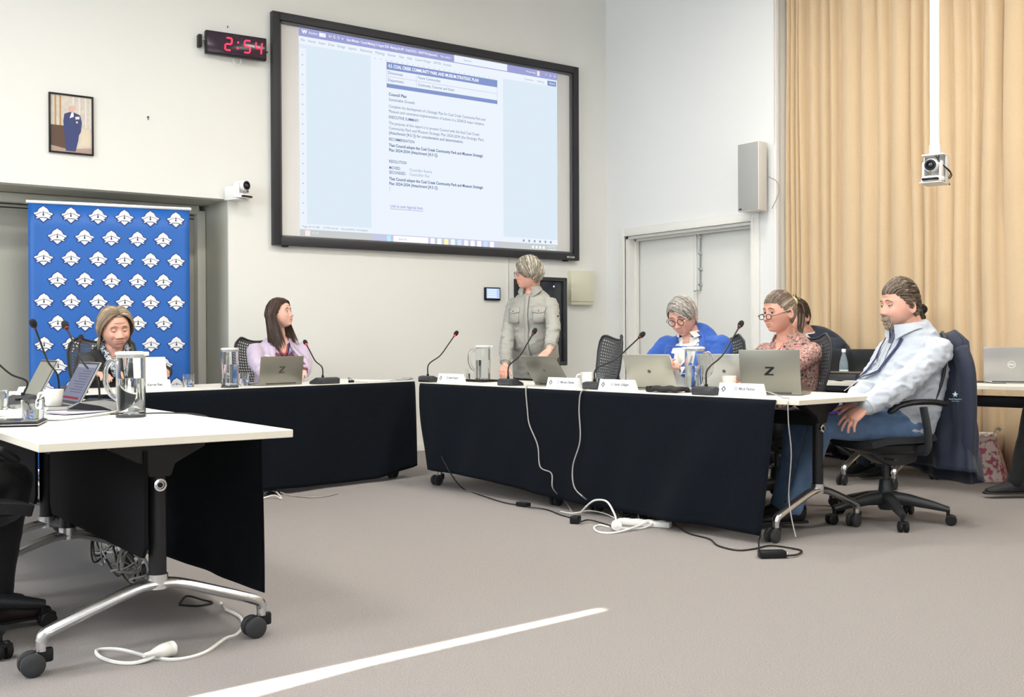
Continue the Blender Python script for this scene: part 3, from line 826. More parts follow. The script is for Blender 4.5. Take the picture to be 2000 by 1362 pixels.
# screen-side row
aM = math.radians(13.7)
LM = np.array([-math.cos(aM), -math.sin(aM)]); AM = np.array([-math.sin(aM), math.cos(aM)]); M0 = np.array([4.138, 7.02])
def onM(s, d, z=TT): q = M0+LM*s+AM*d; return np.array([q[0], q[1], z])
c = onM(0.73, 0.4); dup(tb, (c[0], c[1], 0), aM, 'white folding table under the lilac jacket person\'s laptop')
c = onM(2.185, 0.4); dup(tb, (c[0], c[1], 0), aM, 'white folding table before the blue banner')
# staff row by the curtain
S0 = np.array([6.50, 3.50]); LS = np.array([-0.19, 0.98]); LS /= np.linalg.norm(LS); AS = np.array([LS[1], -LS[0]])
def onS(s, d, z=TT): q = S0+LS*s+AS*d; return np.array([q[0], q[1], z])
aS = math.atan2(LS[1], LS[0])
c = onS(0.38, 0.38); dup(tb, (c[0], c[1], 0), aS, 'white folding table at the right edge under the silver laptop')
c = onS(1.85, 0.38); dup(tb, (c[0], c[1], 0), aS, 'white folding table by the curtain holding the water bottle')
for tn in (tN1, tN2):
    V, F = prism([(-0.60, 0.36), (-0.57, 0.32), (0.57, 0.32), (0.60, 0.36), (0.60, 0.665), (-0.60, 0.665)], -0.006, 0.006)
    obj('modesty_panel', (np.array([(p[0], p[2]+0.05, p[1]) for p in V]), F), M_cloth_panel, tn)
def pxcol(px, P0, d):
    """s where the line P0+s*d crosses the photo column px"""
    n = RT-(px-1000)/FPX*FW
    P0 = np.array([P0[0], P0[1], TT])-CAM
    dd = np.array([d[0], d[1], 0])
    return -(n@P0)/(n@dd)
def R_at(px, dd, z=TT): return onR(pxcol(px, R0+AR*dd, LR), dd, z)
def M_at(px, dd, z=TT): return onM(pxcol(px, M0+AM*dd, LM), dd, z)
def S_at(px, dd, z=TT): return onS(pxcol(px, S0+AS*dd, LS), dd, z)
N0 = np.array([1.495, 3.345])
def N_at(px, dd, z=TT):
    s = pxcol(px, N0+np.array([-dd, 0]), np.array([0, 1.])); return np.array([N0[0]-dd, N0[1]+s, z])

# ------------------------------------------------------------------ black table cloths
M_cloth = mat('black_cloth', (0.0058, 0.0078, 0.0115), 0.97, var=0.25, scale=40, bump=0.3, bscale=600, spec=0.06, sheen=0.02)
def skirt(name, label, A, B, out, bottom, edge0=0.0, edge1=0.0, folds=(), top=TT-0.004, nu=90, nv=26, bulge=0.0, wave=1.0):
    """cloth hung from A to B (xy); out = outward normal; bottom(u)->z; edge0/1 pull the side hems inwards at the foot"""
    A = np.array(A, float); B = np.array(B, float); out = np.array(out, float)
    L = np.linalg.norm(B-A)
    def fn(u, v):
        zb = bottom(u)
        z = top+(zb-top)*v
        uu = u+edge0*(1-u)**1.3*v**1.4-edge1*u**1.3*v**1.4
        o = 0.010+wave*(0.030*v*(0.5+0.5*math.sin(uu*L*2.2+1.0))+0.012*v*math.sin(uu*L*7.3+2*v)+0.006*v*math.sin(uu*L*17+v*3))
        o += bulge*v
        for (fu, amp, wid, sl) in folds:
            o += amp*v**0.7*math.exp(-((uu-fu-sl*v)/wid)**2)
        if v == 0: o = 0.006
        q = A+(B-A)*uu+out*o
        return (q[0], q[1], z)
    V, F = surf(fn, nu, nv)
    o = obj(name, thick((V, F), 0.003), M_cloth, angle=None)
    return tag(o, label, 'tablecloth', 'black cloths hung along the tables')
skirt('table_cloth', 'long black cloth hanging in front of the right tables, cables on it', onR(3.22, 0)[:2], onR(0.13, 0)[:2], -AR,
      lambda u: 0.13-0.15*u+0.06*u*u+0.010*math.sin(u*9), edge0=0.085, edge1=0.012, bulge=0.06,
      folds=((0.06, 0.05, 0.05, 0.06), (0.42, 0.02, 0.06, 0.0), (0.93, 0.04, 0.05, -0.12), (0.78, 0.025, 0.10, -0.1)))
skirt('table_cloth', 'black cloth hanging before the lilac jacket person and the banner', onM(2.86, 0)[:2], onM(0.02, 0)[:2], -AM,
      lambda u: 0.045+0.02*math.sin(u*6)+(0.05*max(0, u-0.86)/0.14), edge1=0.006, folds=((0.5, 0.012, 0.05, 0), (0.97, 0.03, 0.03, 0.0)))
skirt('table_cloth', 'black cloth hanging on the inner side of the nearest table', (1.500, 3.64), (1.478, 6.22), (1, 0.0),
      lambda u: 0.115-0.085*u, edge0=0.004, wave=0.3, folds=((0.2, 0.01, 0.05, 0.02),))

# ------------------------------------------------------------------ mesh-backed task chairs (local +y is the sitter's front)
M_mesh = mat('chair_mesh', (0.085, 0.09, 0.095), 0.45)
M_shell = mat('chair_shell', (0.024, 0.026, 0.029), 0.42, bump=0.06, bscale=250)
def back_fn(u, v):
    """u -1..1 across, v 0..1 up"""
    w = float(np.interp(v, [0, 0.15, 0.35, 0.6, 0.8, 0.92, 1.0], [0.12, 0.165, 0.205, 0.235, 0.240, 0.225, 0.185]))
    x = w*u
    z = 0.50+0.52*v+0.055*(abs(u)**2.0)*max(0, v-0.35)**1.6*2.0-0.03*(abs(u)**8)*v**8
    y = -0.225+0.035*math.exp(-((v-0.25)/0.2)**2)-0.10*max(0, v-0.3)**1.2+0.060*u*u*(0.4+0.6*v)
    return (x, y, z)
def lattice(fn, nu, nv, hole, th, border=1):
    V = []; F = []
    idx = {}
    for j in range(nv+1):
        for i in range(nu+1):
            off = 0.0
            idx[(i, j)] = len(V); V.append(fn(i/nu, j/nv))
    for j in range(nv):
        for i in range(nu):
            a, b, c, d = idx[(i, j)], idx[(i+1, j)], idx[(i+1, j+1)], idx[(i, j+1)]
            if i < border or j < border or i >= nu-border or j >= nv-border:
                F.append((a, b, c, d)); continue
            k = len(V)
            for (p, q) in ((0.5-hole, 0.5), (0.5, 0.5-hole), (0.5+hole, 0.5), (0.5, 0.5+hole)):
                V.append(fn((i+p)/nu, (j+q)/nv))
            F += [(a, b, k+1), (b, k+2, k+1), (b, c, k+2), (c, k+3, k+2), (c, d, k+3), (d, k, k+3), (d, a, k), (a, k+1, k)]
    return thick((V, F), th)
def make_chair():
    t = thing('office_chair', 'chair', 'chair', group='mesh-backed office chairs')
    for k in range(5):
        a = 2*PI*k/5+PI/2
        R = Matrix.Rotation(a, 4, 'Z')
        P = [(0.02, 0, 0.135), (0.12, 0, 0.128), (0.24, 0, 0.105), (0.325, 0, 0.085)]
        V, F = tube(P, [0.038, 0.034, 0.028, 0.020], 10, rb=[0.042, 0.033, 0.024, 0.016])
        obj('base_leg', (V, F), M_shell, t, M=R)
        g = G(); g.add(tube([(0.32, 0, 0.09), (0.32, 0, 0.05)], 0.010, 8))
        for w in (-1, 1):
            V, F = lathe([(0.010, -0.011), (0.024, -0.011), (0.029, -0.006), (0.029, 0.006), (0.024, 0.010), (0.010, 0.010)], 20)
            V, F = swap((V, F), 'xzy'); V = np.array(V)+np.array([0.335, w*0.016, 0.029]); g.add((V, F))
        g.add(rbox(0.335, 0, 0.047, 0.05, 0.05, 0.012, 0.005))
        obj('caster', g, M_black, t, M=R)
    obj('base_hub', lathe([(0.036, 0.07), (0.044, 0.085), (0.044, 0.16), (0.036, 0.235), (0.032, 0.24)], 20), M_shell, t)
    obj('gas_lift', tube([(0, 0, 0.20), (0, 0, 0.33)], 0.018, 14), M_graph, t)
    V, F = prism([(-0.14, 0.34), (-0.16, 0.39), (-0.10, 0.425), (0.16, 0.425), (0.15, 0.39), (0.06, 0.335), (0.0, 0.315), (-0.06, 0.32)], -0.085, 0.085)
    obj('tilt_mechanism', bevel((np.array([(c, a, b) for a, b, c in V]), F), 0.012, 2), M_shell, t)
    g = G()
    obj('lever', tube([(0.06, 0.02, 0.36), (0.21, 0.03, 0.365)], 0.007, 8), M_graph, t)
    obj('lever', tube([(-0.06, 0.06, 0.36), (-0.2, 0.07, 0.365)], 0.007, 8), M_graph, t)
    def seat(u, v, top=True):
        x = (u-0.5)*2; y = (v-0.5)*2
        sx = 0.245*(1-0.12*max(0, -y)**2); X = x*sx*(1-0.10*abs(y)**4); Y = 0.02+y*0.235*(1-0.14*abs(x)**4)
        Z = 0.462-0.02*max(0, y)**3*1.2+0.012*x*x+0.01*max(0, -y)**2
        return X, Y, Z
    V, F = surf(lambda u, v: seat(u, v), 18, 18)
    obj('seat', thick((V, F), 0.036), mat('seat_fabric', (0.018, 0.019, 0.022), 0.85, bump=0.3, bscale=500), t)
    V, F = surf(lambda u, v: (lambda p: (p[0]*0.93, p[1]*0.93, 0.446-0.062*(1-((u-0.5)*2)**4)*(1-((v-0.5)*2)**4)))(seat(u, v)), 12, 12)
    obj('seat_pan', thick((V, F), 0.008), M_shell, t)
    obj('backrest', lattice(lambda u, v: back_fn(2*u-1, v), 20, 26, 0.41, 0.006), M_mesh, t, angle=60)
    n = 40
    rim = [back_fn(-1, k/n) for k in range(n+1)]+[back_fn(-1+2*k/n, 1) for k in range(1, n+1)]+[back_fn(1, 1-k/n) for k in range(1, n+1)]
    obj('back_rim', tube(rim, 0.0085, 8), M_shell, t)
    g = G()
    g.add(tube(spline([(0, -0.10, 0.40), (0, -0.20, 0.41), (0, -0.275, 0.50), (0, -0.275, 0.64), (0, -0.265, 0.76)]), [0.03]*21 if False else 0.026, 10, rb=0.014, up=np.array([1., 0, 0])))
    for s in (-1, 1):
        g.add(tube(spline([(0, -0.272, 0.60), (s*0.09, -0.27, 0.66), (s*0.175, -0.225, 0.73), (s*0.20, -0.19, 0.74)]), 0.012, 8))
    obj('back_support', g, M_shell, t)
    for s in (-1, 1):
        P = spline([(s*0.20, -0.06, 0.415), (s*0.285, -0.06, 0.43), (s*0.305, -0.055, 0.50), (s*0.30, -0.03, 0.655)], 6)
        ar = obj('armrest', tube(P, 0.017, 10, rb=0.030, up=np.array([1., 0, 0])), M_shell, t)
        P = spline([(s*0.300, -0.15, 0.672), (s*0.300, -0.08, 0.682), (s*0.297, 0.03, 0.680), (s*0.290, 0.11, 0.664), (s*0.285, 0.145, 0.642)], 5)
        obj('arm_pad', tube(P, [0.030]*len(P), 12, rb=[0.016]*len(P), up=np.array([0, 0, 1.]), round_cap=True), M_black, ar)
    return t
chair0 = make_chair()
_first = [True]
def place_chair(x, y, face, label, z=0):
    """face: compass direction in degrees that the sitter looks (0 = +x)"""
    rz = math.radians(face-90)
    if _first[0]:
        _first[0] = False
        chair0.location = (x, y, z); chair0.rotation_euler = (0, 0, rz); chair0['label'] = label
        return chair0
    return dup(chair0, (x, y, z), rz, label, 'mesh-backed office chairs')

# ------------------------------------------------------------------ small table things
M_glass = mat('clear_glass', (0.97, 0.985, 0.98), 0.02, trans=1.0, ior=1.35, spec=0.6)
M_water = mat('water', (0.97, 0.99, 1.0), 0.0, trans=1.0, ior=1.33)
M_acryl = mat('frosted_acrylic', (0.88, 0.89, 0.87), 0.25, trans=0.25, ior=1.3)
def make_jug():
    t = thing('water_jug', 'jug', 'jug', group='clear water jugs')
    R, H = 0.056, 0.245
    obj('glass_body', lathe([(0.001, 0.012), (R-0.004, 0.012), (R, 0.016), (R, H), (R-0.004, H), (R-0.004, 0.02), (0.001, 0.018)], 36, cap=False), M_glass, t)
    obj('water', lathe([(0.001, 0.0185), (R-0.0046, 0.0205), (R-0.0046, H*0.62), (0.001, H*0.62)], 36), M_water, t)
    obj('base_ring', lathe([(R-0.006, 0.0), (R+0.001, 0.0), (R+0.001, 0.011), (R-0.006, 0.011)], 36), mat('jug_base', (0.05, 0.05, 0.055), 0.25), t)
    obj('lid', lathe([(0.001, H-0.012), (R-0.006, H-0.012), (R-0.005, H), (R+0.002, H+0.001), (R+0.002, H+0.010), (R-0.012, H+0.014), (0.001, H+0.012)], 36), M_acryl, t)
    obj('lid_spout', bevel(prism([(R-0.015, -0.016), (R+0.016, -0.006), (R+0.016, 0.006), (R-0.015, 0.016)], H-0.004, H+0.012), 0.003), M_acryl, t)
    P = spline([(-R+0.002, 0, H-0.03), (-R-0.022, 0, H-0.022), (-R-0.042, 0, H-0.055), (-R-0.042, 0, H-0.11), (-R-0.026, 0, H-0.15), (-R+0.001, 0, H-0.172)], 6)
    obj('handle', tube(P, 0.0075, 10, rb=0.011), M_glass, t)
    return t
jug0 = make_jug()
def make_tumbler():
    t = thing('tumbler', 'glass', 'glass', group='short drinking glasses')
    obj('glass_body', lathe([(0.001, 0.0), (0.032, 0.0), (0.037, 0.006), (0.041, 0.085), (0.0385, 0.085), (0.034, 0.014), (0.001, 0.012)], 30, cap=False), M_glass, t)
    obj('water', lathe([(0.001, 0.0125), (0.0335, 0.0145), (0.0358, 0.05), (0.001, 0.05)], 30), M_water, t)
    return t
tum0 = make_tumbler()
def make_mug():
    t = thing('mug', 'mug', 'mug', group='white mugs')
    obj('cup', lathe([(0.03, 0.0), (0.032, 0.003), (0.042, 0.09), (0.039, 0.09), (0.03, 0.008), (0.001, 0.007)], 28), mat('white_china', (0.80, 0.79, 0.74), 0.25), t)
    obj('handle', tube(spline([(0.036, 0, 0.075), (0.062, 0, 0.07), (0.064, 0, 0.04), (0.034, 0, 0.025)], 5), 0.0055, 8), MATS['white_china'], t)
    return t
mug0 = make_mug()
_used = {}
def put(proto, p, rz, label, group=None):
    k = proto.name
    if k not in _used:
        _used[k] = 1
        proto.location = tuple(p); proto.rotation_euler = (0, 0, rz); proto['label'] = label
        return proto
    return dup(proto, tuple(p), rz, label, group)
M_foam = mat('foam_windscreen', (0.012, 0.012, 0.013), 0.95, bump=0.5, bscale=900)
C_ring = emat('mic_red_ring', (0.95, 0.06, 0.09), 1.6)
M_ringoff = mat('mic_ring_dim', (0.16, 0.012, 0.02), 0.4)
def microphone(base, rz, tip, label, lit=False, bend=0.25, stem0=(0.0, 0.02, 0.045), w=0.15):
    t = thing('gooseneck_microphone', label, 'microphone', tuple(base), rz, 'gooseneck conference microphones')
    V, F = prism([(-0.055, 0.0), (0.055, 0.0), (0.055, 0.040), (0.02, 0.048), (-0.045, 0.022), (-0.055, 0.014)], -w/2, w/2)
    obj('base', bevel((np.array([(c, a, b) for a, b, c in V]), F), 0.006), M_graph, t)
    obj('base_panel', rbox(0, 0.056, 0.022, w*0.8, 0.003, 0.026, 0.002), mat('mic_panel', (0.045, 0.047, 0.05), 0.35), t)
    obj('talk_button', rbox(0.03, -0.03, 0.031, 0.03, 0.022, 0.008, 0.003), M_black, t)
    lt = Vector(tip)-Vector(base)
    lt = Matrix.Rotation(-rz, 4, 'Z')@lt
    s0 = np.array(stem0); tp = np.array(lt)
    d = tp-s0
    side = np.array([-d[0], -d[1], 0.0])
    m1 = s0+np.array([d[0]*0.10, d[1]*0.10, d[2]*0.22+0.02]) + side*bend*0.25
    m2 = s0+d*0.5+side*bend*0.18
    m3 = s0+d*0.8+side*bend*0.05
    P = spline([s0, m1, m2, m3, tp], 7)
    k = int(len(P)*0.80)
    obj('stem_socket', tube([s0-np.array([0, 0, 0.012]), s0+np.array([0, 0, 0.014])], 0.009, 12), M_black, t)
    obj('gooseneck', tube(P, 0.0046, 8), M_black, t)
    ud = P[-1]-P[-3]; ud /= np.linalg.norm(ud)
    obj('light_ring', tube([tp+ud*0.001, tp+ud*0.011], 0.0100, 14), C_ring if lit else M_ringoff, t)
    hp = [tp+ud*(0.010+0.048*q) for q in (0, 0.15, 0.4, 0.7, 0.9, 1.0)]
    obj('windscreen', tube(hp, [0.010, 0.0145, 0.0165, 0.0155, 0.011, 0.004], 14), M_foam, t)
    return t
M_card = mat('white_card', (0.84, 0.84, 0.83), 0.5)
M_ink = mat('grey_print', (0.10, 0.13, 0.15), 0.6)
M_ink2 = mat('pale_print', (0.35, 0.38, 0.40), 0.6)
def name_plate(p, rz, l1, l2, label, w=0.235, h=0.062):
    """front face looks along local -y"""
    t = thing('name_plate', label, 'name plate', tuple(p), rz, 'white table name plates')
    V, F = prism([(-0.022, 0), (0.03, 0), (0.004, h), (-0.002, h)], -w/2, w/2)
    obj('card_holder', (np.array([(c, a, b) for a, b, c in V]), F), M_card, t)
    tilt = math.atan2(0.020, h)
    Mf = T(0, -0.0225, 0)@Euler((PI/2-tilt, 0, 0)).to_matrix().to_4x4()
    text('lettering', l1, 0.024, M_ink, t, Mf@T(0.03, h*0.60, 0.001), 'CENTER', 0.0004, 0, 0.92)
    text('lettering', l2, 0.015, M_ink2, t, Mf@T(0.03, h*0.27, 0.001), 'CENTER', 0.0, 0, 0.95)
    g = G(); g.add(prism([(0, 0.018), (0.016, 0.0), (0, -0.018), (-0.016, 0)], 0.0003, 0.0008)); g.add(prism([(0.001, 0.008), (0.007, -0.001), (-0.002, -0.009), (-0.005, 0.0)], 0.0008, 0.0012), 1)
    obj('emblem', g, [M_ink, M_card], t, M=Mf@T(-w/2+0.035, h*0.55, 0.0))
    text('lettering', 'SOUTH GIPPSLAND', 0.006, M_ink2, t, Mf@T(-w/2+0.035, h*0.16, 0.001), 'CENTER', 0.0, 0, 0.8)
    return t
def laptop(p, rz, label, col, w=0.325, d=0.225, ang=105, mark=None, screen=None, keys=True, base_col=None, flat_mark=None):
    """local -y is the lid's back side (seen from the far side of the keyboard); the user sits at +y"""
    t = thing('laptop', label, 'laptop', tuple(p), rz, 'open laptops on the tables')
    m = mat('laptop_%s' % '_'.join('%d' % int(c*999) for c in col), col, 0.38, 0.55)
    mb = m if base_col is None else mat('laptop_base_dark', base_col, 0.45)
    b = obj('base', rbox(0, d/2, 0.009, w, d, 0.014, 0.004), mb, t)
    if keys:
        obj('keyboard', bb(-w/2+0.02, w/2-0.02, 0.02, d*0.58, 0.016, 0.0175), M_black, b)
        obj('touchpad', bb(-0.05, 0.05, d*0.64, d*0.95, 0.0158, 0.0166), mat('touchpad', tuple(c*0.8 for c in col), 0.35), b)
    a = math.radians(ang)-PI/2          # tilt back from vertical
    Mh = T(0, 0.004, 0.014)@Euler((a, 0, 0)).to_matrix().to_4x4()
    l = obj('lid', rbox(0, 0.0, d/2, w, 0.008, d, 0.003), m, t, M=Mh)
    obj('bezel', bb(-w/2+0.004, w/2-0.004, 0.0042, 0.0052, 0.006, d-0.004), M_black, l)
    obj('display', bb(-w/2+0.012, w/2-0.012, 0.0053, 0.0060, 0.02, d-0.012), screen or mat('dark_display', (0.03, 0.03, 0.035), 0.2), l)
    g = G(); g.add(tube([(-w*0.35, 0.004, 0.012), (w*0.35, 0.004, 0.012)], 0.006, 8)); obj('hinge', g, M_graph, t)
    if mark == 'Z':
        V, F = prism([(-0.022, 0.024), (0.026, 0.024), (0.026, 0.017), (-0.006, -0.014), (0.022, -0.014), (0.022, -0.022), (-0.028, -0.022), (-0.028, -0.015), (0.006, 0.016), (-0.022, 0.016)], 0, 0.001)
        obj('maker_mark', (np.array([(x, -0.0042-z, d/2+y) for x, y, z in V]), F), flat_mark or M_black, l)
    elif mark == 'o':
        g = G(); V, F = lathe([(0.024, -0.0006), (0.024, 0.0006), (0.021, 0.0006), (0.021, -0.0006), (0.024, -0.0006)], 30, cap=False)
        g.add(swap((V, F), 'xzy'), 0, T(0, -0.0046, d/2)); obj('maker_mark', g, M_white, l)
        text('lettering', 'DELL', 0.016, M_white, l, T(0, -0.0046, d/2, rx=PI/2), 'CENTER', 0.0006)
    elif mark == 'dot':
        obj('maker_mark', swap(lathe([(0.011, 0), (0.011, 0.0008)], 18), 'xzy'), mat('dim_mark', (0.10, 0.10, 0.09), 0.3, 0.5), l, M=T(0, -0.0050, d/2))
    return t
M_paper = mat('paper', (0.83, 0.83, 0.81), 0.7)
def sheets(p, rz, label, w=0.21, d=0.297, n=3, name='paper_stack', m=None, curl=0.0, group=None):
    t = thing(name, label, 'papers', tuple(p), rz, group)
    rnd = random.Random(int(p[0]*1000)+int(p[1]*977))
    for k in range(n):
        a = rnd.uniform(-0.06, 0.06)
        V, F = surf(lambda u, v: ((u-0.5)*w, (v-0.5)*d, 0.001+0.0022*k+curl*max(0, u-0.7)**2*4+curl*0.5*math.sin(v*4+k)*u*u), 10, 10)
        obj('sheet', thick((V, F), 0.0012), m or M_paper, t, M=T(rnd.uniform(-.01, .01), rnd.uniform(-.01, .01), 0, rz=a), angle=None)
    return t
# ------------------------------------------------------------------ things on the tables
def depth(p): return float((np.array(p)-CAM)@FW)
def tipfrom(px, py, q): return atd(px, py, depth(q))
aRp = aR-PI
# right row
microphone(R_at(840, 0.12), aR, tipfrom(887, 657, R_at(887, 0.40)), 'gooseneck microphone at the far left end of the right tables', True)
microphone(R_at(997, 0.14), aR, tipfrom(1040, 654, R_at(1040, 0.36)), 'gooseneck microphone in front of the standing person', False)
microphone(R_at(1166, 0.15), aR, tipfrom(1248, 660, R_at(1248, 0.48)), 'gooseneck microphone left of the person in the blue jacket', False)
microphone(R_at(1384, 0.09), aR, tipfrom(1443, 640, R_at(1443, 0.45)), 'gooseneck microphone between blue jacket and floral blouse', False)
name_plate(R_at(881, 0.10), aRp, 'Cr Jenni Keerie', 'Strzelecki Ward', 'white name plate beside the far left microphone of the right tables', 0.285, 0.066)
name_plate(R_at(1101, 0.10), aRp, 'Cr Mohya Davies', 'Coastal Promontory Ward', 'white name plate below the standing person\'s grey laptop', 0.285, 0.066)
name_plate(R_at(1206, 0.09), aRp, 'Cr Sarah Gilligan', 'Coastal Promontory Ward', 'white name plate below the pale laptop of the blue jacket', 0.285, 0.066)
name_plate(R_at(1448, 0.10), aRp, 'Cr Mick Felton', 'Strzelecki Ward', 'white name plate below the dark grey laptop by the bearded person', 0.285, 0.068)
laptop(R_at(1078, 0.30), aRp+0.05, 'grey laptop tilted far back before the standing person', (0.20, 0.195, 0.17), 0.33, 0.23, 128, 'dot')
laptop(R_at(1276, 0.32), aRp+math.radians(16), 'pale champagne laptop in front of the blue jacket person', (0.46, 0.455, 0.39), 0.31, 0.225, 118, 'dot')
laptop(np.array([4.475, 3.875, TT]), math.radians(-64), 'dark grey laptop with black zigzag mark near the table end', (0.24, 0.235, 0.20), 0.325, 0.232, 100, 'Z')
laptop(R_at(1420, 0.62), aRp+0.25, 'pale silver laptop beside the floral blouse person', (0.50, 0.51, 0.49), 0.31, 0.215, 112, 'dot')
put(jug0, R_at(943, 0.42), math.radians(-40), 'clear water jug on a black tray at the far end of the right tables')
put(jug0, R_at(1357, 0.27), math.radians(150), 'clear water jug before the blue jacket', 'clear water jugs')
put(tum0, R_at(921, 0.46), 0, 'drinking glass left of the far jug on the right tables')
put(tum0, R_at(1166, 0.52), 0, 'drinking glass beside the mug left of the blue jacket person', 'short drinking glasses')
put(mug0, R_at(1146, 0.45), 2.5, 'white mug beside the glass left of the pale laptop')
put(mug0, R_at(1424, 0.50), 0.6, 'white mug before the silver laptop of the floral blouse person', 'white mugs')
tr = thing('serving_tray', 'flat black tray under the far water jug', 'tray', tuple(R_at(938, 0.43)), aR)
obj('plate', rbox(0, 0, 0.004, 0.26, 0.17, 0.006, 0.002), M_black, tr)
g = G()
for s in (-1, 1): g.add(rbox(s*0.128, 0, 0.009, 0.006, 0.17, 0.012, 0.002)); g.add(rbox(0, s*0.083, 0.009, 0.26, 0.006, 0.012, 0.002))
obj('rim', g, M_black, tr)
# jugs stand on the tray or on the table
p = jug0.location; jug0.location = (p[0], p[1], TT+0.007)
p = tum0.location; tum0.location = (p[0], p[1], TT+0.007)
pc = thing('soft_case', 'black soft case lying before the pale laptop', 'case', tuple(R_at(1302, 0.15)), aR+0.06)
V, F = surf(lambda u, v: ((u-0.5)*0.24*(1-0.1*v), (v-0.5)*0.11, 0.012+0.016*math.sin(PI*min(1, max(0, v)))**0.6*math.sin(PI*(0.08+0.84*u))**0.4+0.003*math.sin(u*14+v*5)), 18, 10)
obj('case_body', thick((V, F), 0.018), mat('black_nylon', (0.012, 0.012, 0.013), 0.7, bump=0.4, bscale=400), pc, angle=None)
obj('zip', tube([(-0.11, -0.056, 0.014), (0.11, -0.056, 0.014)], 0.003, 6), M_graph, pc)
obj('cuff', rbox(0.095, 0, 0.02, 0.03, 0.115, 0.03, 0.008), M_black, pc)
# mid row
laptop(M_at(549, 0.17), aM+0.02, 'grey laptop with faint zigzag mark before the lilac jacket', (0.26, 0.255, 0.22), 0.365, 0.185, 97, 'Z', flat_mark=mat('faint_mark', (0.12, 0.12, 0.10), 0.3, 0.5))
put(jug0, M_at(449, 0.12), math.radians(60), 'clear water jug on the screen-side table left of the lilac jacket', 'clear water jugs')
put(tum0, M_at(475, 0.30), 0, 'drinking glass between the jug and the lilac jacket person\'s laptop', 'short drinking glasses')
put(tum0, M_at(368, 0.42), 0, 'drinking glass before the right edge of the blue banner', 'short drinking glasses')
microphone(M_at(634, 0.10), aM+PI, tipfrom(599, 674, M_at(599, 0.42)), 'gooseneck microphone with glowing ring right of the lilac jacket person', True, w=0.19, stem0=(0.0, -0.02, 0.045))
name_plate(M_at(292, 0.10), aM+0.05, 'Kerren Rae', 'Director', 'white name plate behind the big near jug', 0.285, 0.066)
sheets(M_at(725, 0.16), aM+0.1, 'loose white papers on the right end of the screen-side table', 0.30, 0.21, 3, curl=0.01)
sheets(M_at(775, 0.20), aM+0.3, 'folded dark-edged papers at the table corner by the gap', 0.22, 0.16, 2, curl=0.02, m=mat('paper_grey', (0.35, 0.35, 0.36), 0.7))
cl = thing('bulldog_clip', 'small black clip beside the loose papers', 'clip', tuple(M_at(686, 0.12)), 0.3)
obj('clip_body', bevel(prism([(-0.02, -0.012), (0.02, -0.012), (0.02, 0.012), (-0.02, 0.012)], 0, 0.018), 0.003), M_black, cl)
obj('clip_lever', tube(spline([(-0.012, 0, 0.018), (-0.02, 0.012, 0.03), (0.0, 0.02, 0.034), (0.012, 0, 0.018)], 5), 0.0022, 6), M_graph, cl)
# near row
put(jug0, (1.25, 4.32, TT), math.radians(-36), 'largest clear water jug, on the nearest table', 'clear water jugs')
put(tum0, (0.875, 4.245, TT), 0, 'nearest drinking glass beside the black tablet', 'short drinking glasses')
put(tum0, (0.925, 5.17, TT), 0, 'drinking glass cut by the left picture edge', 'short drinking glasses')
put(mug0, (1.12, 5.02, TT), 2.6, 'white mug behind the nearest drinking glass', 'white mugs')
tbt = thing('tablet', 'black tablet in a case lying at the left picture edge', 'tablet', (0.727, 4.20, TT), math.radians(-20))
obj('case', rbox(0, 0, 0.008, 0.34, 0.24, 0.014, 0.005), M_black, tbt)
obj('glass', rbox(0, 0, 0.0158, 0.32, 0.22, 0.002, 0.0008), mat('tablet_glass', (0.02, 0.02, 0.024), 0.08), tbt)
obj('edge_trim', rbox(0, 0, 0.008, 0.343, 0.243, 0.003, 0.001), M_alu, tbt)
scr1 = emat('laptop_page', (0.30, 0.31, 0.42), 0.75)
lA = laptop((1.205, 5.10, TT), math.radians(91), 'open laptop with a lit document, nearest of the two behind the mug', (0.40, 0.40, 0.40), 0.33, 0.215, 117, screen=scr1)
lidA = [c for c in lA.children if c.name.startswith('lid')][0]
for k in range(9):
    obj('screen_text', bb(-0.11, 0.02+0.08*((k*37) % 10)/10, 0.0062, 0.0064, 0.165-k*0.013, 0.169-k*0.013), emat('laptop_line', (0.20, 0.20, 0.30), 0.7), lidA)
obj('screen_bar', bb(-0.148, 0.148, 0.0062, 0.0064, 0.185, 0.20), emat('laptop_bar', (0.45, 0.45, 0.55), 0.8), lidA)
obj('screen_bar', bb(-0.12, 0.148, 0.0062, 0.0064, 0.028, 0.04), emat('laptop_red', (0.32, 0.08, 0.10), 0.8), lidA)
laptop((1.20, 5.86, TT), math.radians(91), 'open laptop with a blank grey display, behind the lit one', (0.40, 0.40, 0.40), 0.33, 0.215, 117, screen=mat('blank_display', (0.22, 0.22, 0.19), 0.2))
microphone(N_at(108, 0.22), math.radians(-90), tipfrom(68, 640, N_at(68, 0.40)), 'leftmost long gooseneck microphone before the banner edge', False, bend=0.05)
microphone((1.275, 4.93, TT), math.radians(-75), tipfrom(131, 643, np.array([1.15, 5.4, TT])), 'long gooseneck microphone rising behind the lit laptop', False, bend=0.05, w=0.19)
microphone(M_at(140, 0.20), aM+PI, tipfrom(157, 667, M_at(157, 0.42)), 'gooseneck microphone at the elbow of the person in black', False, bend=0.05)
microphone(N_at(38, 0.42), math.radians(-60), tipfrom(-25, 690, N_at(-25, 0.55)), 'curved gooseneck microphone cut by the left picture edge', False, bend=0.9)
name_plate(N_at(62, 0.20), math.radians(50), 'Cr Clare Williams', 'Tarwin Valley Ward', 'white name plate seen askew below the leftmost microphone', 0.25, 0.06)
name_plate(N_at(238, 0.12)+np.array([0, 1.0, 0])*0, math.radians(88), ' ', ' ', 'blank back of a name plate behind the near jug', 0.24, 0.06) if False else None
sheets((1.02, 4.52, TT), math.radians(40), 'spread of booklets and papers beside the nearest glass', 0.40, 0.29, 3, curl=0.012)
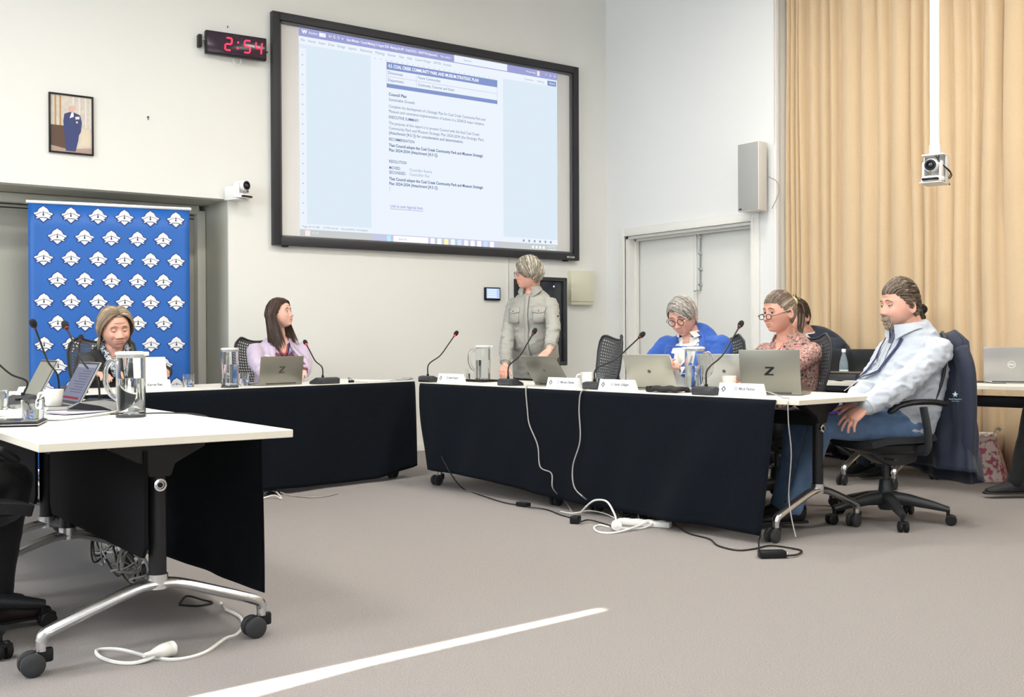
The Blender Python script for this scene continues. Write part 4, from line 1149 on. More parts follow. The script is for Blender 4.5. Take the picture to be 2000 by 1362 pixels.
sheets((1.15, 4.62, TT+0.009), math.radians(15), 'open grey and blue booklet under the lit laptop', 0.26, 0.20, 2, curl=0.02, m=mat('booklet_mauve', (0.42, 0.40, 0.48), 0.6))
sheets((0.90, 4.75, TT), math.radians(70), 'pile of papers at the left picture edge', 0.30, 0.22, 4, curl=0.02)
sheets((1.37, 4.18, TT), math.radians(8), 'single white sheet right of the big jug', 0.15, 0.21, 1)
sheets((0.98, 5.45, TT), math.radians(65), 'dark folder and papers behind the white mug', 0.30, 0.22, 2, curl=0.015, m=mat('folder_dark', (0.06, 0.06, 0.065), 0.5))
dv = thing('speaker_phone', 'low grey conference phone with a black face beside the big jug', 'phone', (1.23, 4.66, TT), math.radians(-50))
V, F = prism([(-0.11, 0), (0.11, 0), (0.11, 0.018), (0.06, 0.035), (-0.05, 0.05), (-0.11, 0.03)], -0.085, 0.085)
obj('housing', bevel((np.array([(a, c, b) for a, b, c in V]), F), 0.008), mat('phone_grey', (0.16, 0.16, 0.15), 0.4), dv)
V, F = prism([(-0.10, 0.02), (0.10, 0.012), (0.10, 0.02), (0.055, 0.034), (-0.045, 0.046)], -0.087, -0.083)
obj('face', (np.array([(a, c, b) for a, b, c in V]), F), M_black, dv)
def cable(name, label, pts, r=0.0035, m=None, parent=None, m_=6):
    o = obj(name, tube(spline(pts, m_), r, 6), m or M_cord_b, parent)
    if parent is None: tag(o, label, 'cable')
    return o
cable('cable', 'thin black cable crossing the nearest table behind the big jug', [(1.20, 4.62, TT+0.004), (1.22, 4.50, TT+0.004), (1.33, 4.45, TT+0.004), (1.42, 4.42, TT+0.004), (1.49, 4.25, TT+0.004), (1.512, 4.15, TT-0.02), (1.515, 4.13, TT-0.12)], 0.003)
# staff row
put(jug0, S_at(1592, 0.40), 0.5, 'clear water jug before the person in the dark suit', 'clear water jugs')
bx = thing('equipment_case', 'flat black equipment box on the table before the person in the dark suit', 'box', tuple(S_at(1640, 0.20)), aS)
obj('body', rbox(0, 0, 0.031, 0.42, 0.20, 0.06, 0.004), M_black, bx)
obj('lid_edge', rbox(0, 0, 0.063, 0.425, 0.205, 0.006, 0.002), mat('dark_wood', (0.12, 0.10, 0.07), 0.5), bx)
obj('face_plate', rbox(-0.02, 0.101, 0.03, 0.30, 0.004, 0.04, 0.001), M_graph, bx)
bt = thing('water_bottle', 'clear blue-tinted plastic water bottle with white cap', 'bottle', tuple(S_at(1648, 0.42)))
obj('bottle_body', lathe([(0.001, 0), (0.028, 0), (0.032, 0.006), (0.032, 0.10), (0.030, 0.13), (0.018, 0.175), (0.0125, 0.19), (0.0125, 0.205), (0.001, 0.205)], 28), mat('blue_plastic', (0.62, 0.76, 0.86), 0.12, trans=0.75, ior=1.33), bt)
obj('cap', lathe([(0.015, 0.203), (0.0155, 0.205), (0.0155, 0.225), (0.013, 0.228), (0.001, 0.228)], 20), M_white, bt)
obj('paper_label', lathe([(0.0327, 0.03), (0.0327, 0.075)], 28, cap=False), mat('bottle_label', (0.7, 0.78, 0.84), 0.5), bt)
tc = thing('table_card', 'small white card with a dark crest before the water bottle', 'card', tuple(S_at(1657, 0.36)), aS-PI/2-PI/2)
obj('card', rbox(0, 0, 0.03, 0.075, 0.01, 0.055, 0.002), M_card, tc)
obj('crest', swap(prism([(0, 0.016), (0.015, 0), (0, -0.016), (-0.015, 0)], -0.007, -0.0055), 'xzy'), M_ink, tc, M=T(0, 0, 0.032))
laptop(S_at(1667, 0.55), aS-PI+0.25, 'black laptop before the curtain, back of its lid showing', (0.03, 0.032, 0.036), 0.33, 0.215, 100)
laptop(S_at(1976, 0.42), aS-PI+0.30, 'silver laptop with a round badge at the right picture edge', (0.44, 0.44, 0.43), 0.34, 0.235, 104, 'o')
sheets(S_at(1700, 0.12), aS, 'white papers at the table edge behind the bearded person', 0.30, 0.21, 4)
sheets(S_at(1600, 0.09), aS, 'stack of grey-edged papers under the black equipment box', 0.25, 0.16, 3)
ph = thing('mobile_phone', 'small dark phone left of the silver laptop', 'phone', tuple(S_at(1905, 0.45)), 0.4)
obj('body', rbox(0, 0, 0.006, 0.075, 0.15, 0.009, 0.003), mat('brown_case', (0.08, 0.045, 0.03), 0.5), ph)
obj('glass', rbox(0, 0, 0.0112, 0.068, 0.142, 0.002, 0.0008), MATS['tablet_glass'], ph)
cable('cable', 'thin black cable beside the silver laptop', [S_at(1895, 0.33, TT+0.004), S_at(1920, 0.35, TT+0.012), S_at(1940, 0.32, TT+0.004), S_at(1965, 0.36, TT+0.004)], 0.003)

# ------------------------------------------------------------------ cables and plugs
def onclR(px, py, off=0.0):
    """point just outside the hung cloth of the right row, seen at the photo pixel"""
    n = np.array([-AR[0], -AR[1], 0.0]); v = ray(px, py); o = 0.03
    for _ in range(3):
        P0 = np.array([R0[0], R0[1], 0.0])-CAM+n*o
        q = CAM+v*(n@P0)/(n@v)
        o = 0.022+0.115*min(1, max(0, (0.716-q[2])/0.66))+off*0.2
    return q
fl = lambda a, b, z=0.005: atz(a, b, z)
cable('cable', 'grey cable hanging down the black cloth from below the standing person', [R_at(1030, 0.03, TT+0.005), onclR(1027, 762, .025), onclR(1030, 800), onclR(1034, 830), onclR(1050, 870), onclR(1055, 912), onclR(1077, 925), onclR(1080, 955, .08), fl(1104, 980, .03), fl(1118, 1002)], 0.004, M_cord_g)
cable('cable', 'grey cable hanging down the black cloth from beside the mug', [R_at(1150, 0.03, TT+0.005), onclR(1135, 766, .025), onclR(1131, 800), onclR(1133, 860), onclR(1119, 910), onclR(1121, 950, .08), onclR(1140, 972, .1), fl(1160, 985, .03), fl(1180, 1002)], 0.004, M_cord_g)
cable('cable', 'black cable trailing over the carpet from the far table castor', [onclR(862, 892, .04), onclR(880, 925, .05), fl(905, 955), fl(940, 968), fl(985, 982), fl(1022, 988, .01)], 0.004)
ad = thing('power_adapter', 'small black power adapter on the carpet at the foot of the cloth', 'adapter', tuple(atz(1022, 990)), aR+0.1)
obj('body', rbox(0, 0, 0.014, 0.09, 0.045, 0.026, 0.005), M_black, ad); obj('socket', rbox(0.048, 0, 0.014, 0.008, 0.02, 0.014, 0.002), M_graph, ad)
cable('cable', 'black cable between the small adapter and the black plug', [fl(1030, 991, .012), fl(1065, 995), fl(1095, 1006), fl(1115, 1012), fl(1122, 1018, .012)], 0.004)
ad2 = thing('power_adapter', 'black plug-in adapter block left of the white extension plug', 'adapter', tuple(atz(1124, 1023)), 0.5)
obj('body', rbox(0, 0, 0.022, 0.055, 0.05, 0.042, 0.006), M_black, ad2); obj('socket', rbox(0, -0.027, 0.022, 0.02, 0.006, 0.014, 0.002), M_graph, ad2)
cable('cable', 'black cable from the plug-in adapter into the tangle', [fl(1132, 1020, .02), fl(1150, 1016, .015), fl(1175, 1022, .01), fl(1200, 1030)], 0.0045)
ps = thing('power_strip', 'white multi-socket power strip on the carpet by the tangle', 'power strip', tuple(atz(1258, 1028)), math.radians(90+30))
obj('body', rbox(0, 0, 0.017, 0.30, 0.052, 0.032, 0.006), M_cord_w, ps)
for k in range(4): obj('socket_face', rbox(-0.10+k*0.068, 0, 0.0345, 0.04, 0.036, 0.003, 0.002), M_white, ps)
pg = thing('extension_plug', 'round white extension plug facing the viewer on the carpet', 'plug', tuple(atz(1203, 1036)), YAW*-1)
V, F = lathe([(0.012, 0.0), (0.02, 0.01), (0.027, 0.03), (0.029, 0.05), (0.027, 0.056), (0.001, 0.056)], 22)
obj('plug_body', (np.array(swap((V, F), 'xzy')[0])*np.array([1, -1, 1])+np.array([0, 0.02, 0.03]), F), M_white, pg)
cable('white_cord', 'thick white cord arching up against the black cloth', [fl(1133, 1003, .01), onclR(1150, 985, .10), onclR(1165, 977, .12), onclR(1185, 980, .13), onclR(1198, 1000, .14), fl(1203, 1015, .03), fl(1203, 1030, .03)], 0.0055, M_cord_w)
cable('white_cord', 'thick white cord looping flat on the carpet around the plug', [fl(1213, 1032, .02), fl(1250, 1033), fl(1273, 1024, .02), fl(1271, 1018, .03), fl(1240, 1030, .02), fl(1200, 1041), fl(1170, 1040), fl(1160, 1031), fl(1172, 1026), fl(1190, 1030)], 0.0055, M_cord_w)
cable('white_cord', 'thin white cord lying along the foot of the black cloth', [fl(1095, 1000), fl(1118, 1003, .015), fl(1150, 998, .02), fl(1180, 1003, .015), fl(1200, 1012)], 0.004, M_cord_w)
rnd = random.Random(5)
tg = thing('cable_tangle', 'tangled heap of black cables behind the power strip', 'cables', tuple(atz(1240, 1012)))
for k in range(9):
    P = []
    a0 = rnd.uniform(0, 6.28)
    for j in range(7):
        a = a0+j*rnd.uniform(0.7, 1.3); r = rnd.uniform(0.05, 0.13)
        P.append((r*math.cos(a)*0.6, r*math.sin(a)*1.2, max(0.006, rnd.uniform(0.0, 0.11)*math.sin(PI*j/6)+0.006)))
    obj('cable_loop', tube(spline(P, 6), 0.0035, 6), [M_cord_b, M_cord_b, M_cord_g][k % 3], tg)
cable('cable', 'black cable running along the carpet to the adapter at the table end', [fl(1270, 1016, .02), fl(1310, 1018), fl(1340, 1040), fl(1385, 1053), fl(1402, 1066), fl(1440, 1075), fl(1475, 1072), fl(1505, 1066), fl(1550, 1072), fl(1566, 1077), fl(1555, 1084, .01), fl(1535, 1086, .014)], 0.0045)
ad3 = thing('power_adapter', 'black laptop power adapter on the carpet by the end castor', 'adapter', tuple(atz(1508, 1090)), math.radians(-30))
obj('body', rbox(0, 0, 0.018, 0.125, 0.055, 0.034, 0.006), M_black, ad3); obj('socket', rbox(0.066, 0, 0.018, 0.012, 0.022, 0.016, 0.002), M_cord_w, ad3)
cable('cable', 'black cable rising from the end adapter behind the cloth edge', [fl(1484, 1086, .015), onclR(1482, 1060, .03), onclR(1486, 1045, .01)], 0.004)
e0 = onR(0.10, 0.16)
cable('cable', 'thin grey cable hanging beside the end column of the right table', [R_at(1492, 0.16, TT+0.03), R_at(1512, 0.10, TT+0.02), R_at(1530, 0.07, TT+0.004), R_at(1541, 0.03, TT+0.004), onR(0.06, -0.006, TT-0.02), onR(0.055, -0.008, 0.6), onR(0.06, 0.02, 0.45), onR(0.09, 0.04, 0.25), onR(0.06, 0.02, 0.14), onR(0.02, 0.0, 0.05)], 0.003, M_cord_g)
cable('white_cord', 'white extension lead curving over the carpet to a plug, under the nearest table', [fl(432, 1178, .06), fl(440, 1190, .01), fl(468, 1205), fl(474, 1222), fl(462, 1240), fl(440, 1248), fl(400, 1275), fl(350, 1288), fl(300, 1285), fl(240, 1270), fl(205, 1268), fl(188, 1272), fl(196, 1284), fl(225, 1294), fl(260, 1296), fl(290, 1288, .012), fl(305, 1280, .018)], 0.006, M_cord_w)
pg2 = thing('extension_socket', 'white extension socket lying on the carpet under the nearest table', 'plug', tuple(atz(300, 1292)), math.radians(15))
V, F = lathe([(0.007, -0.035), (0.009, -0.01), (0.013, 0.0), (0.022, 0.028), (0.0245, 0.055), (0.0225, 0.058), (0.0245, 0.061), (0.0245, 0.07), (0.021, 0.074), (0.001, 0.072)], 24)
obj('socket_body', (np.array(V)[:, [2, 1, 0]]*np.array([1, 1, 1])+np.array([0, 0, 0.026]), F), M_cord_w, pg2)
tg2 = thing('cable_tangle', 'bundle of grey-white cords dangling under the nearest table', 'cables', (1.30, 4.55, 0.0))
for k in range(16):
    P = []
    y0 = rnd.uniform(-0.5, 0.5)
    for j in range(6):
        P.append((rnd.uniform(-0.06, 0.06), y0+rnd.uniform(-0.18, 0.18)*(j-2.5)*0.5, max(0.01, 0.22-0.2*math.sin(PI*j/5)*rnd.uniform(0.6, 1.0)+rnd.uniform(-0.02, 0.02))))
    obj('cord_loop', tube(spline(P, 6), 0.004, 6), [M_cord_g, M_cord_w, M_cord_b, M_cord_g][k % 4], tg2)
obj('cord_tag', rbox(0.0, -0.2, 0.03, 0.05, 0.03, 0.012, 0.003), M_white, tg2)
cable('white_cord', 'white cord lying by the foot of the screen-side cloth', [fl(505, 972), fl(525, 960, .02), fl(540, 962, .02), fl(550, 975), fl(535, 968, .02), fl(512, 974)], 0.005, M_cord_w)
cable('cable', 'dark cable with a white tip on the carpet before the screen-side cloth', [fl(548, 962, .02), fl(565, 968), fl(580, 970), fl(610, 972), fl(640, 969), fl(660, 964)], 0.004, M_cord_g)
cable('cable', 'black cord loop under the right foot of the nearest table', [fl(350, 1180), fl(365, 1165, .03), fl(395, 1172, .01), fl(415, 1178), fl(385, 1184), fl(350, 1182)], 0.004)
# ------------------------------------------------------------------ floor bag by the curtain
bg = thing('tote_bag', 'pink and white floral fabric tote bag on the floor by the curtain', 'bag', tuple(atz(1925, 936)), 0.5)
def bagfn(u, v):
    a = 2*PI*u; k = 1-0.25*v**2
    ca, sa = math.cos(a), math.sin(a)
    x = 0.25*k*np.sign(ca)*abs(ca)**0.6; y = 0.15*k*np.sign(sa)*abs(sa)**0.6*(1-0.4*v)
    return (x*(1+0.05*math.sin(5*a)), y, 0.004+0.31*v+0.012*math.sin(3*a+v*4)*v)
V, F = surf(bagfn, 40, 14)
mb = mat('pink_floral', (0.62, 0.30, 0.33), 0.8)
nt = mb.node_tree; b_ = nt.nodes['Principled BSDF']
tcn = nt.nodes.new('ShaderNodeTexCoord'); nz = nt.nodes.new('ShaderNodeTexNoise'); nz.inputs['Scale'].default_value = 28; nz.inputs['Detail'].default_value = 3
cr = nt.nodes.new('ShaderNodeValToRGB')
cr.color_ramp.elements[0].position = 0.44; cr.color_ramp.elements[0].color = (0.50, 0.12, 0.18, 1)
cr.color_ramp.elements[1].position = 0.54; cr.color_ramp.elements[1].color = (0.80, 0.68, 0.64, 1)
nt.links.new(tcn.outputs['Object'], nz.inputs['Vector']); nt.links.new(nz.outputs['Fac'], cr.inputs[0]); nt.links.new(cr.outputs[0], b_.inputs['Base Color'])
obj('bag_body', thick((V, F), 0.006), mb, bg, angle=None)
V, F = surf(lambda u, v: (lambda q: (q[0]*1.01, q[1]*1.01, 0.29+0.035*v))(bagfn(u, 0.93+0.07*v)), 40, 2)
obj('top_band', thick((V, F), 0.008), mat('bag_band', (0.74, 0.70, 0.62), 0.8), bg, angle=None)
for s in (-1, 1):
    obj('handle', tube(spline([(-0.09, s*0.05, 0.30), (-0.07, s*0.07, 0.37), (0.0, s*0.10, 0.36), (0.07, s*0.08, 0.35), (0.09, s*0.05, 0.30)], 5), 0.012, 8, rb=0.004), MATS['bag_band'], bg)
# ------------------------------------------------------------------ people
def nrm(v):
    v = np.asarray(v, float); return v/max(np.linalg.norm(v), 1e-9)
def fuse(g, voxel, smooth=3, name='fused', fac=0.5):
    """one continuous surface out of overlapping closed shapes"""
    V, F = g.vf()
    me = bpy.data.meshes.new(name)
    me.from_pydata([tuple(v) for v in V], [], F)
    bm = bmesh.new(); bm.from_mesh(me); bmesh.ops.recalc_face_normals(bm, faces=bm.faces); bm.to_mesh(me); bm.free()
    o = bpy.data.objects.new(name, me); COL.objects.link(o)
    m = o.modifiers.new('r', 'REMESH'); m.mode = 'VOXEL'; m.voxel_size = voxel
    if smooth:
        s = o.modifiers.new('s', 'SMOOTH'); s.factor = fac; s.iterations = smooth
    dg = bpy.context.evaluated_depsgraph_get()
    out = bpy.data.meshes.new_from_object(o.evaluated_get(dg))
    bpy.data.objects.remove(o); bpy.data.meshes.remove(me)
    out.name = name
    out.polygons.foreach_set('use_smooth', [True]*len(out.polygons))
    return out
def getv(me):
    a = np.zeros(len(me.vertices)*3); me.vertices.foreach_get('co', a); return a.reshape(-1, 3)
def setv(me, a):
    me.vertices.foreach_set('co', a.ravel()); me.update()
def wrinkle(me, amp=0.004, scale=14.0, seed=0.0, stretch=(1, 1, 1), fn=None):
    V = getv(me)
    N = np.zeros(len(V)*3); me.vertices.foreach_get('normal', N) if False else None
    nn = np.array([v.normal[:] for v in me.vertices])
    d = np.zeros(len(V))
    for i, v in enumerate(V):
        p = Vector((v[0]*scale*stretch[0]+seed, v[1]*scale*stretch[1]+seed, v[2]*scale*stretch[2]))
        a = noise.noise(p); b = noise.noise(p*2.3+Vector((7, 3, 1)))
        d[i] = (1-abs(a)*2.0)*0.6+b*0.4
    if fn is not None: d = d*fn(V)
    setv(me, V+nn*(amp*d)[:, None])
def loft(centers, rx, ry, xdir, n=20):
    """rings of half-widths rx (along xdir) and ry around a spine"""
    P = np.asarray(centers, float)
    t = np.zeros_like(P); t[1:-1] = P[2:]-P[:-2]; t[0] = P[1]-P[0]; t[-1] = P[-1]-P[-2]
    V = []; F = []
    for i, p in enumerate(P):
        tt = nrm(t[i]); xd = xdir[i] if np.ndim(xdir) == 2 else xdir
        xx = nrm(xd-tt*(xd@tt)); yy = np.cross(tt, xx)
        for k in range(n):
            a = 2*PI*k/n
            c, s = math.cos(a), math.sin(a)
            e = 0.85
            V.append(p+xx*rx[i]*np.sign(c)*abs(c)**e+yy*ry[i]*np.sign(s)*abs(s)**e)
    k = len(P)
    for i in range(k-1):
        for j in range(n): F.append((i*n+j, i*n+(j+1) % n, (i+1)*n+(j+1) % n, (i+1)*n+j))
    F += [tuple(range(n))[::-1], tuple((k-1)*n+j for j in range(n))]
    return V, F
def limb(P, R, n=14, m=5):
    P = spline(P, m); k = len(P)
    r = np.interp(np.linspace(0, 1, k), np.linspace(0, 1, len(R)), R)
    return tube(P, r, n, round_cap=True)
def elbow(S, Wp, l1, l2, pole):
    S = np.array(S, float); Wp = np.array(Wp, float); d = Wp-S; L = min(np.linalg.norm(d), (l1+l2)*0.995)
    d = nrm(d); Wp = S+d*L
    a = (l1*l1-l2*l2+L*L)/(2*L); h = math.sqrt(max(0, l1*l1-a*a))
    pl = np.array(pole, float); pl = nrm(pl-d*(pl@d))
    return S+d*a+pl*h, Wp
def rotm(yaw=0, pitch=0, roll=0):
    """head turn: yaw to the left positive, pitch up positive (degrees)"""
    return np.array((Matrix.Rotation(math.radians(yaw), 3, 'Z')@Matrix.Rotation(math.radians(pitch), 3, 'X')@Matrix.Rotation(math.radians(roll), 3, 'Y')))
HA, HB, HC = 0.0765, 0.098, 0.118
def head_shape(jaw=1.0, nose=1.0, fat=0.0, brow=1.0, chin=1.0, mouth=0.0):
    nu, nv = 96, 72
    V = []; F = []
    for i in range(nv+1):
        th = PI*i/nv
        for j in range(nu):
            a = 2*PI*j/nu
            V.append((math.sin(th)*math.sin(a), math.sin(th)*math.cos(a), math.cos(th)))
    for i in range(nv):
        for j in range(nu): F.append((i*nu+j, (i+1)*nu+j, (i+1)*nu+(j+1) % nu, i*nu+(j+1) % nu))
    D = np.array(V)
    x, y, z = D[:, 0]*HA, D[:, 1]*HB, D[:, 2]*HC
    t = np.maximum(0, -D[:, 2])
    x = x*(1-(0.30-0.16*fat)/jaw*t**1.6)
    x = x*(1+0.05*np.exp(-((z-0.02)/0.05)**2))
    fr = np.maximum(0, D[:, 1]); bk = np.maximum(0, -D[:, 1])
    y = np.where(D[:, 1] > 0, y*(1-0.02*t), y*(1-0.42*t))
    y = y+0.024*t**1.2*np.clip((D[:, 1]+0.25)/0.5, 0, 1)
    # flatten the face a little
    y = np.where(D[:, 1] > 0.75, y-0.010*((D[:, 1]-0.75)/0.25)**1.0*(z < 0.05), y)
    front = (D[:, 1] > 0.2).astype(float)
    ex = lambda c, w, v: np.exp(-((v-c)/w)**2)
    ax = np.abs(x)
    dy = np.zeros_like(y)
    # nose
    zz = np.clip((0.022-z)/0.052, 0, 1)
    prof = zz**1.15*np.where(z < -0.030, np.clip(1-(-0.030-z)/0.013, 0, 1), 1.0)
    wid = 0.0075+0.0075*zz
    dy += 0.029*nose*prof*np.exp(-(x/wid)**2)
    dy += 0.008*nose*ex(0.013, 0.006, ax)*ex(-0.034, 0.007, z)
    # eye sockets, brow, cheeks
    dy -= 0.013*ex(0.031, 0.017, ax)*ex(0.008, 0.013, z)
    dy += 0.005*brow*ex(0.028, 0.022, ax)*ex(0.029, 0.008, z)
    dy += (0.005+0.006*fat)*ex(0.043, 0.018, ax)*ex(-0.026, 0.02, z)
    # mouth, chin
    dy += 0.007*ex(0, 0.017, x)*ex(-0.0550, 0.0042, z)+0.008*ex(0, 0.014, x)*ex(-0.0660, 0.0048, z)
    dy -= 0.006*ex(0, 0.018, x)*ex(-0.0605, 0.0024, z)
    dy -= 0.0035*ex(0.030, 0.006, ax)*ex(-0.050, 0.014, z)
    dy -= 0.003*ex(0, 0.015, x)*ex(-0.078, 0.006, z)
    dy += 0.009*chin*ex(0, 0.020, x)*ex(-0.097, 0.013, z)
    dy += 0.004*ex(0, 0.03, x)*ex(-0.055, 0.02, z)
    y = y+dy*front
    x = x+np.sign(x)*(0.010*fat*ex(-0.05, 0.04, z))*(D[:, 1] > -0.4)
    z = np.where(z < -0.10, -0.10+(z+0.10)*0.6, z)
    return np.c_[x, y, z], F
def ear(s):
    g = G()
    M = Matrix.Rotation(math.radians(12)*s, 3, 'Z')@Matrix.Rotation(math.radians(-12), 3, 'X')
    th = np.linspace(0, 2*PI, 20)
    P = np.c_[np.zeros(20), 0.016*np.cos(th)*(1-0.15*np.sin(th)), 0.030*np.sin(th)]
    g.add(tube(P, 0.0052, 8))
    g.add(ellip((0, 0.002, -0.003), (0.005, 0.014, 0.026), 12, 8))
    g.add(ellip((0, 0.004, -0.027), (0.0055, 0.009, 0.010), 10, 6))
    V, F = g.vf(); V = V@np.array(M).T+np.array([s*0.0795, -0.010, -0.004])
    return V, F
def hand(wr, d, nrml, side, curl=(25, 30, 20), spread=8, thumb=35, sc=1.0):
    """wr wrist, d finger direction, nrml direction out of the back of the hand, side: +1 thumb lies on the +cross side"""
    d = nrm(d); b = np.array(nrml, float); b = nrm(b-d*(b@d)); r = np.cross(d, b)*side
    wr = np.array(wr, float)
    g = G()
    P = [wr-d*0.03, wr, wr+d*0.03*sc, wr+d*0.06*sc, wr+d*0.088*sc]
    g.add(loft(P, [0.026*sc, 0.027*sc, 0.036*sc, 0.041*sc, 0.039*sc], [0.020*sc, 0.018*sc, 0.016*sc, 0.0145*sc, 0.012*sc], r, 14))
    offs = [0.030, 0.0105, -0.0095, -0.028]; lens = [0.072, 0.081, 0.075, 0.058]
    c = curl if len(np.shape(curl)) == 2 else [curl]*4
    for k in range(4):
        base = wr+d*(0.082-0.004*abs(k-1.2))*sc+r*offs[k]*sc
        ang = math.radians(spread*(1.5-k)/1.5)
        fd = d*math.cos(ang)+r*math.sin(ang)
        pts = [base-fd*0.02*sc, base]; acc = 0.0; p = base
        for q, fr in zip(c[k], (0.45, 0.31, 0.24)):
            acc += math.radians(q)
            dd = fd*math.cos(acc)-b*math.sin(acc)
            p = p+dd*lens[k]*fr*sc; pts.append(p)
        g.add(tube(spline(pts, 3), np.interp(np.linspace(0, 1, 3*(len(pts)-1)+1), [0, .3, 1], [0.0098*sc, 0.0092*sc, 0.0072*sc]), 10, round_cap=True))
    ta = math.radians(thumb)
    base = wr+d*0.022*sc+r*0.024*sc-b*0.004*sc
    d1 = nrm(d*math.cos(ta)+r*math.sin(ta)-b*0.25); d2 = nrm(d*math.cos(ta*0.5)+r*math.sin(ta*0.5)-b*0.35)
    pts = [base-d1*0.012*sc, base, base+d1*0.038*sc, base+d1*0.038*sc+d2*0.03*sc, base+d1*0.038*sc+d2*0.052*sc]
    g.add(tube(spline(pts, 3), np.interp(np.linspace(0, 1, 13), [0, .3, 1], [0.0135*sc, 0.0115*sc, 0.008*sc]), 10, round_cap=True))
    return g.vf()
def ell_r(D, k=1.0):
    """point on the hair-bearing skull in direction D"""
    D = np.asarray(D, float); D = D/np.linalg.norm(D, axis=-1, keepdims=True)
    z = D[..., 2]; t = np.maximum(0, -z)
    P = D*np.array([HA*1.03, HB*1.0, HC])
    P = P.copy(); P[..., 0] *= 1-0.18*t; P[..., 1] = np.where(D[..., 1] < 0, P[..., 1]*(1-0.30*t), P[..., 1])
    return P*k
def lock(P, w, th, col, g, n=4):
    P = np.asarray(P); k = len(P)
    s = np.linspace(0, 1, k)
    prof = np.interp(s, [0, 0.12, 0.6, 0.9, 1.0], [0.55, 1.0, 0.95, 0.6, 0.12])
    # flat side follows the skull
    t = np.zeros_like(P); t[1:-1] = P[2:]-P[:-2]; t[0] = P[1]-P[0]; t[-1] = P[-1]-P[-2]
    V = []
    for i in range(k):
        tt = nrm(t[i]); o = P[i]*np.array([1, 1, 0.5]); o = nrm(o-tt*(o@tt)); a = np.cross(tt, o)
        for q in range(n):
            an = 2*PI*q/n
            V.append(P[i]+a*w*prof[i]*math.cos(an)+o*th*prof[i]*math.sin(an))
    F = [(i*n+j, i*n+(j+1) % n, (i+1)*n+(j+1) % n, (i+1)*n+j) for i in range(k-1) for j in range(n)]
    g.add((V, F), 0, None, col)
def sph(az, el):
    """az 0 = front, + to the person's right... x = sin(az)"""
    return np.array([math.sin(az)*math.cos(el), math.cos(az)*math.cos(el), math.sin(el)])
def arc(d0, d1, k0, k1, n, lift=0.0):
    out = []
    for i in range(n):
        t = i/(n-1); d = nrm(d0*(1-t)+d1*t)
        out.append(ell_r(d, k0+(k1-k0)*t+lift*math.sin(PI*t)))
    return out
def pal(rnd, cols):
    c = np.array(cols[rnd.choices(range(len(cols)), [w for w in WTS[:len(cols)]])[0]]); return tuple(np.clip(c*rnd.uniform(0.7, 1.3), 0, 1))
WTS = [5, 3, 2, 2]
def cap(g, mask, k, col):
    nu, nv = 40, 28
    V = []; F = []; ok = []
    for i in range(nv+1):
        el = PI/2-PI*i/nv
        for j in range(nu):
            d = sph(2*PI*j/nu, el); V.append(ell_r(d, k)); ok.append(mask(d))
    for i in range(nv):
        for j in range(nu):
            f = (i*nu+j, (i+1)*nu+j, (i+1)*nu+(j+1) % nu, i*nu+(j+1) % nu)
            if all(ok[q] for q in f): F.append(f)
    g.add((V, F), 0, None, col)
def hairline(d, front=0.42, side=-0.15, back=-0.55):
    """True where hair grows"""
    y, z = d[1], d[2]
    lim = np.interp(y, [-1, -0.25, 0.05, 0.35, 0.62, 1.0], [back, back*0.8, side, side+0.28, front, front+0.06])
    return z > lim
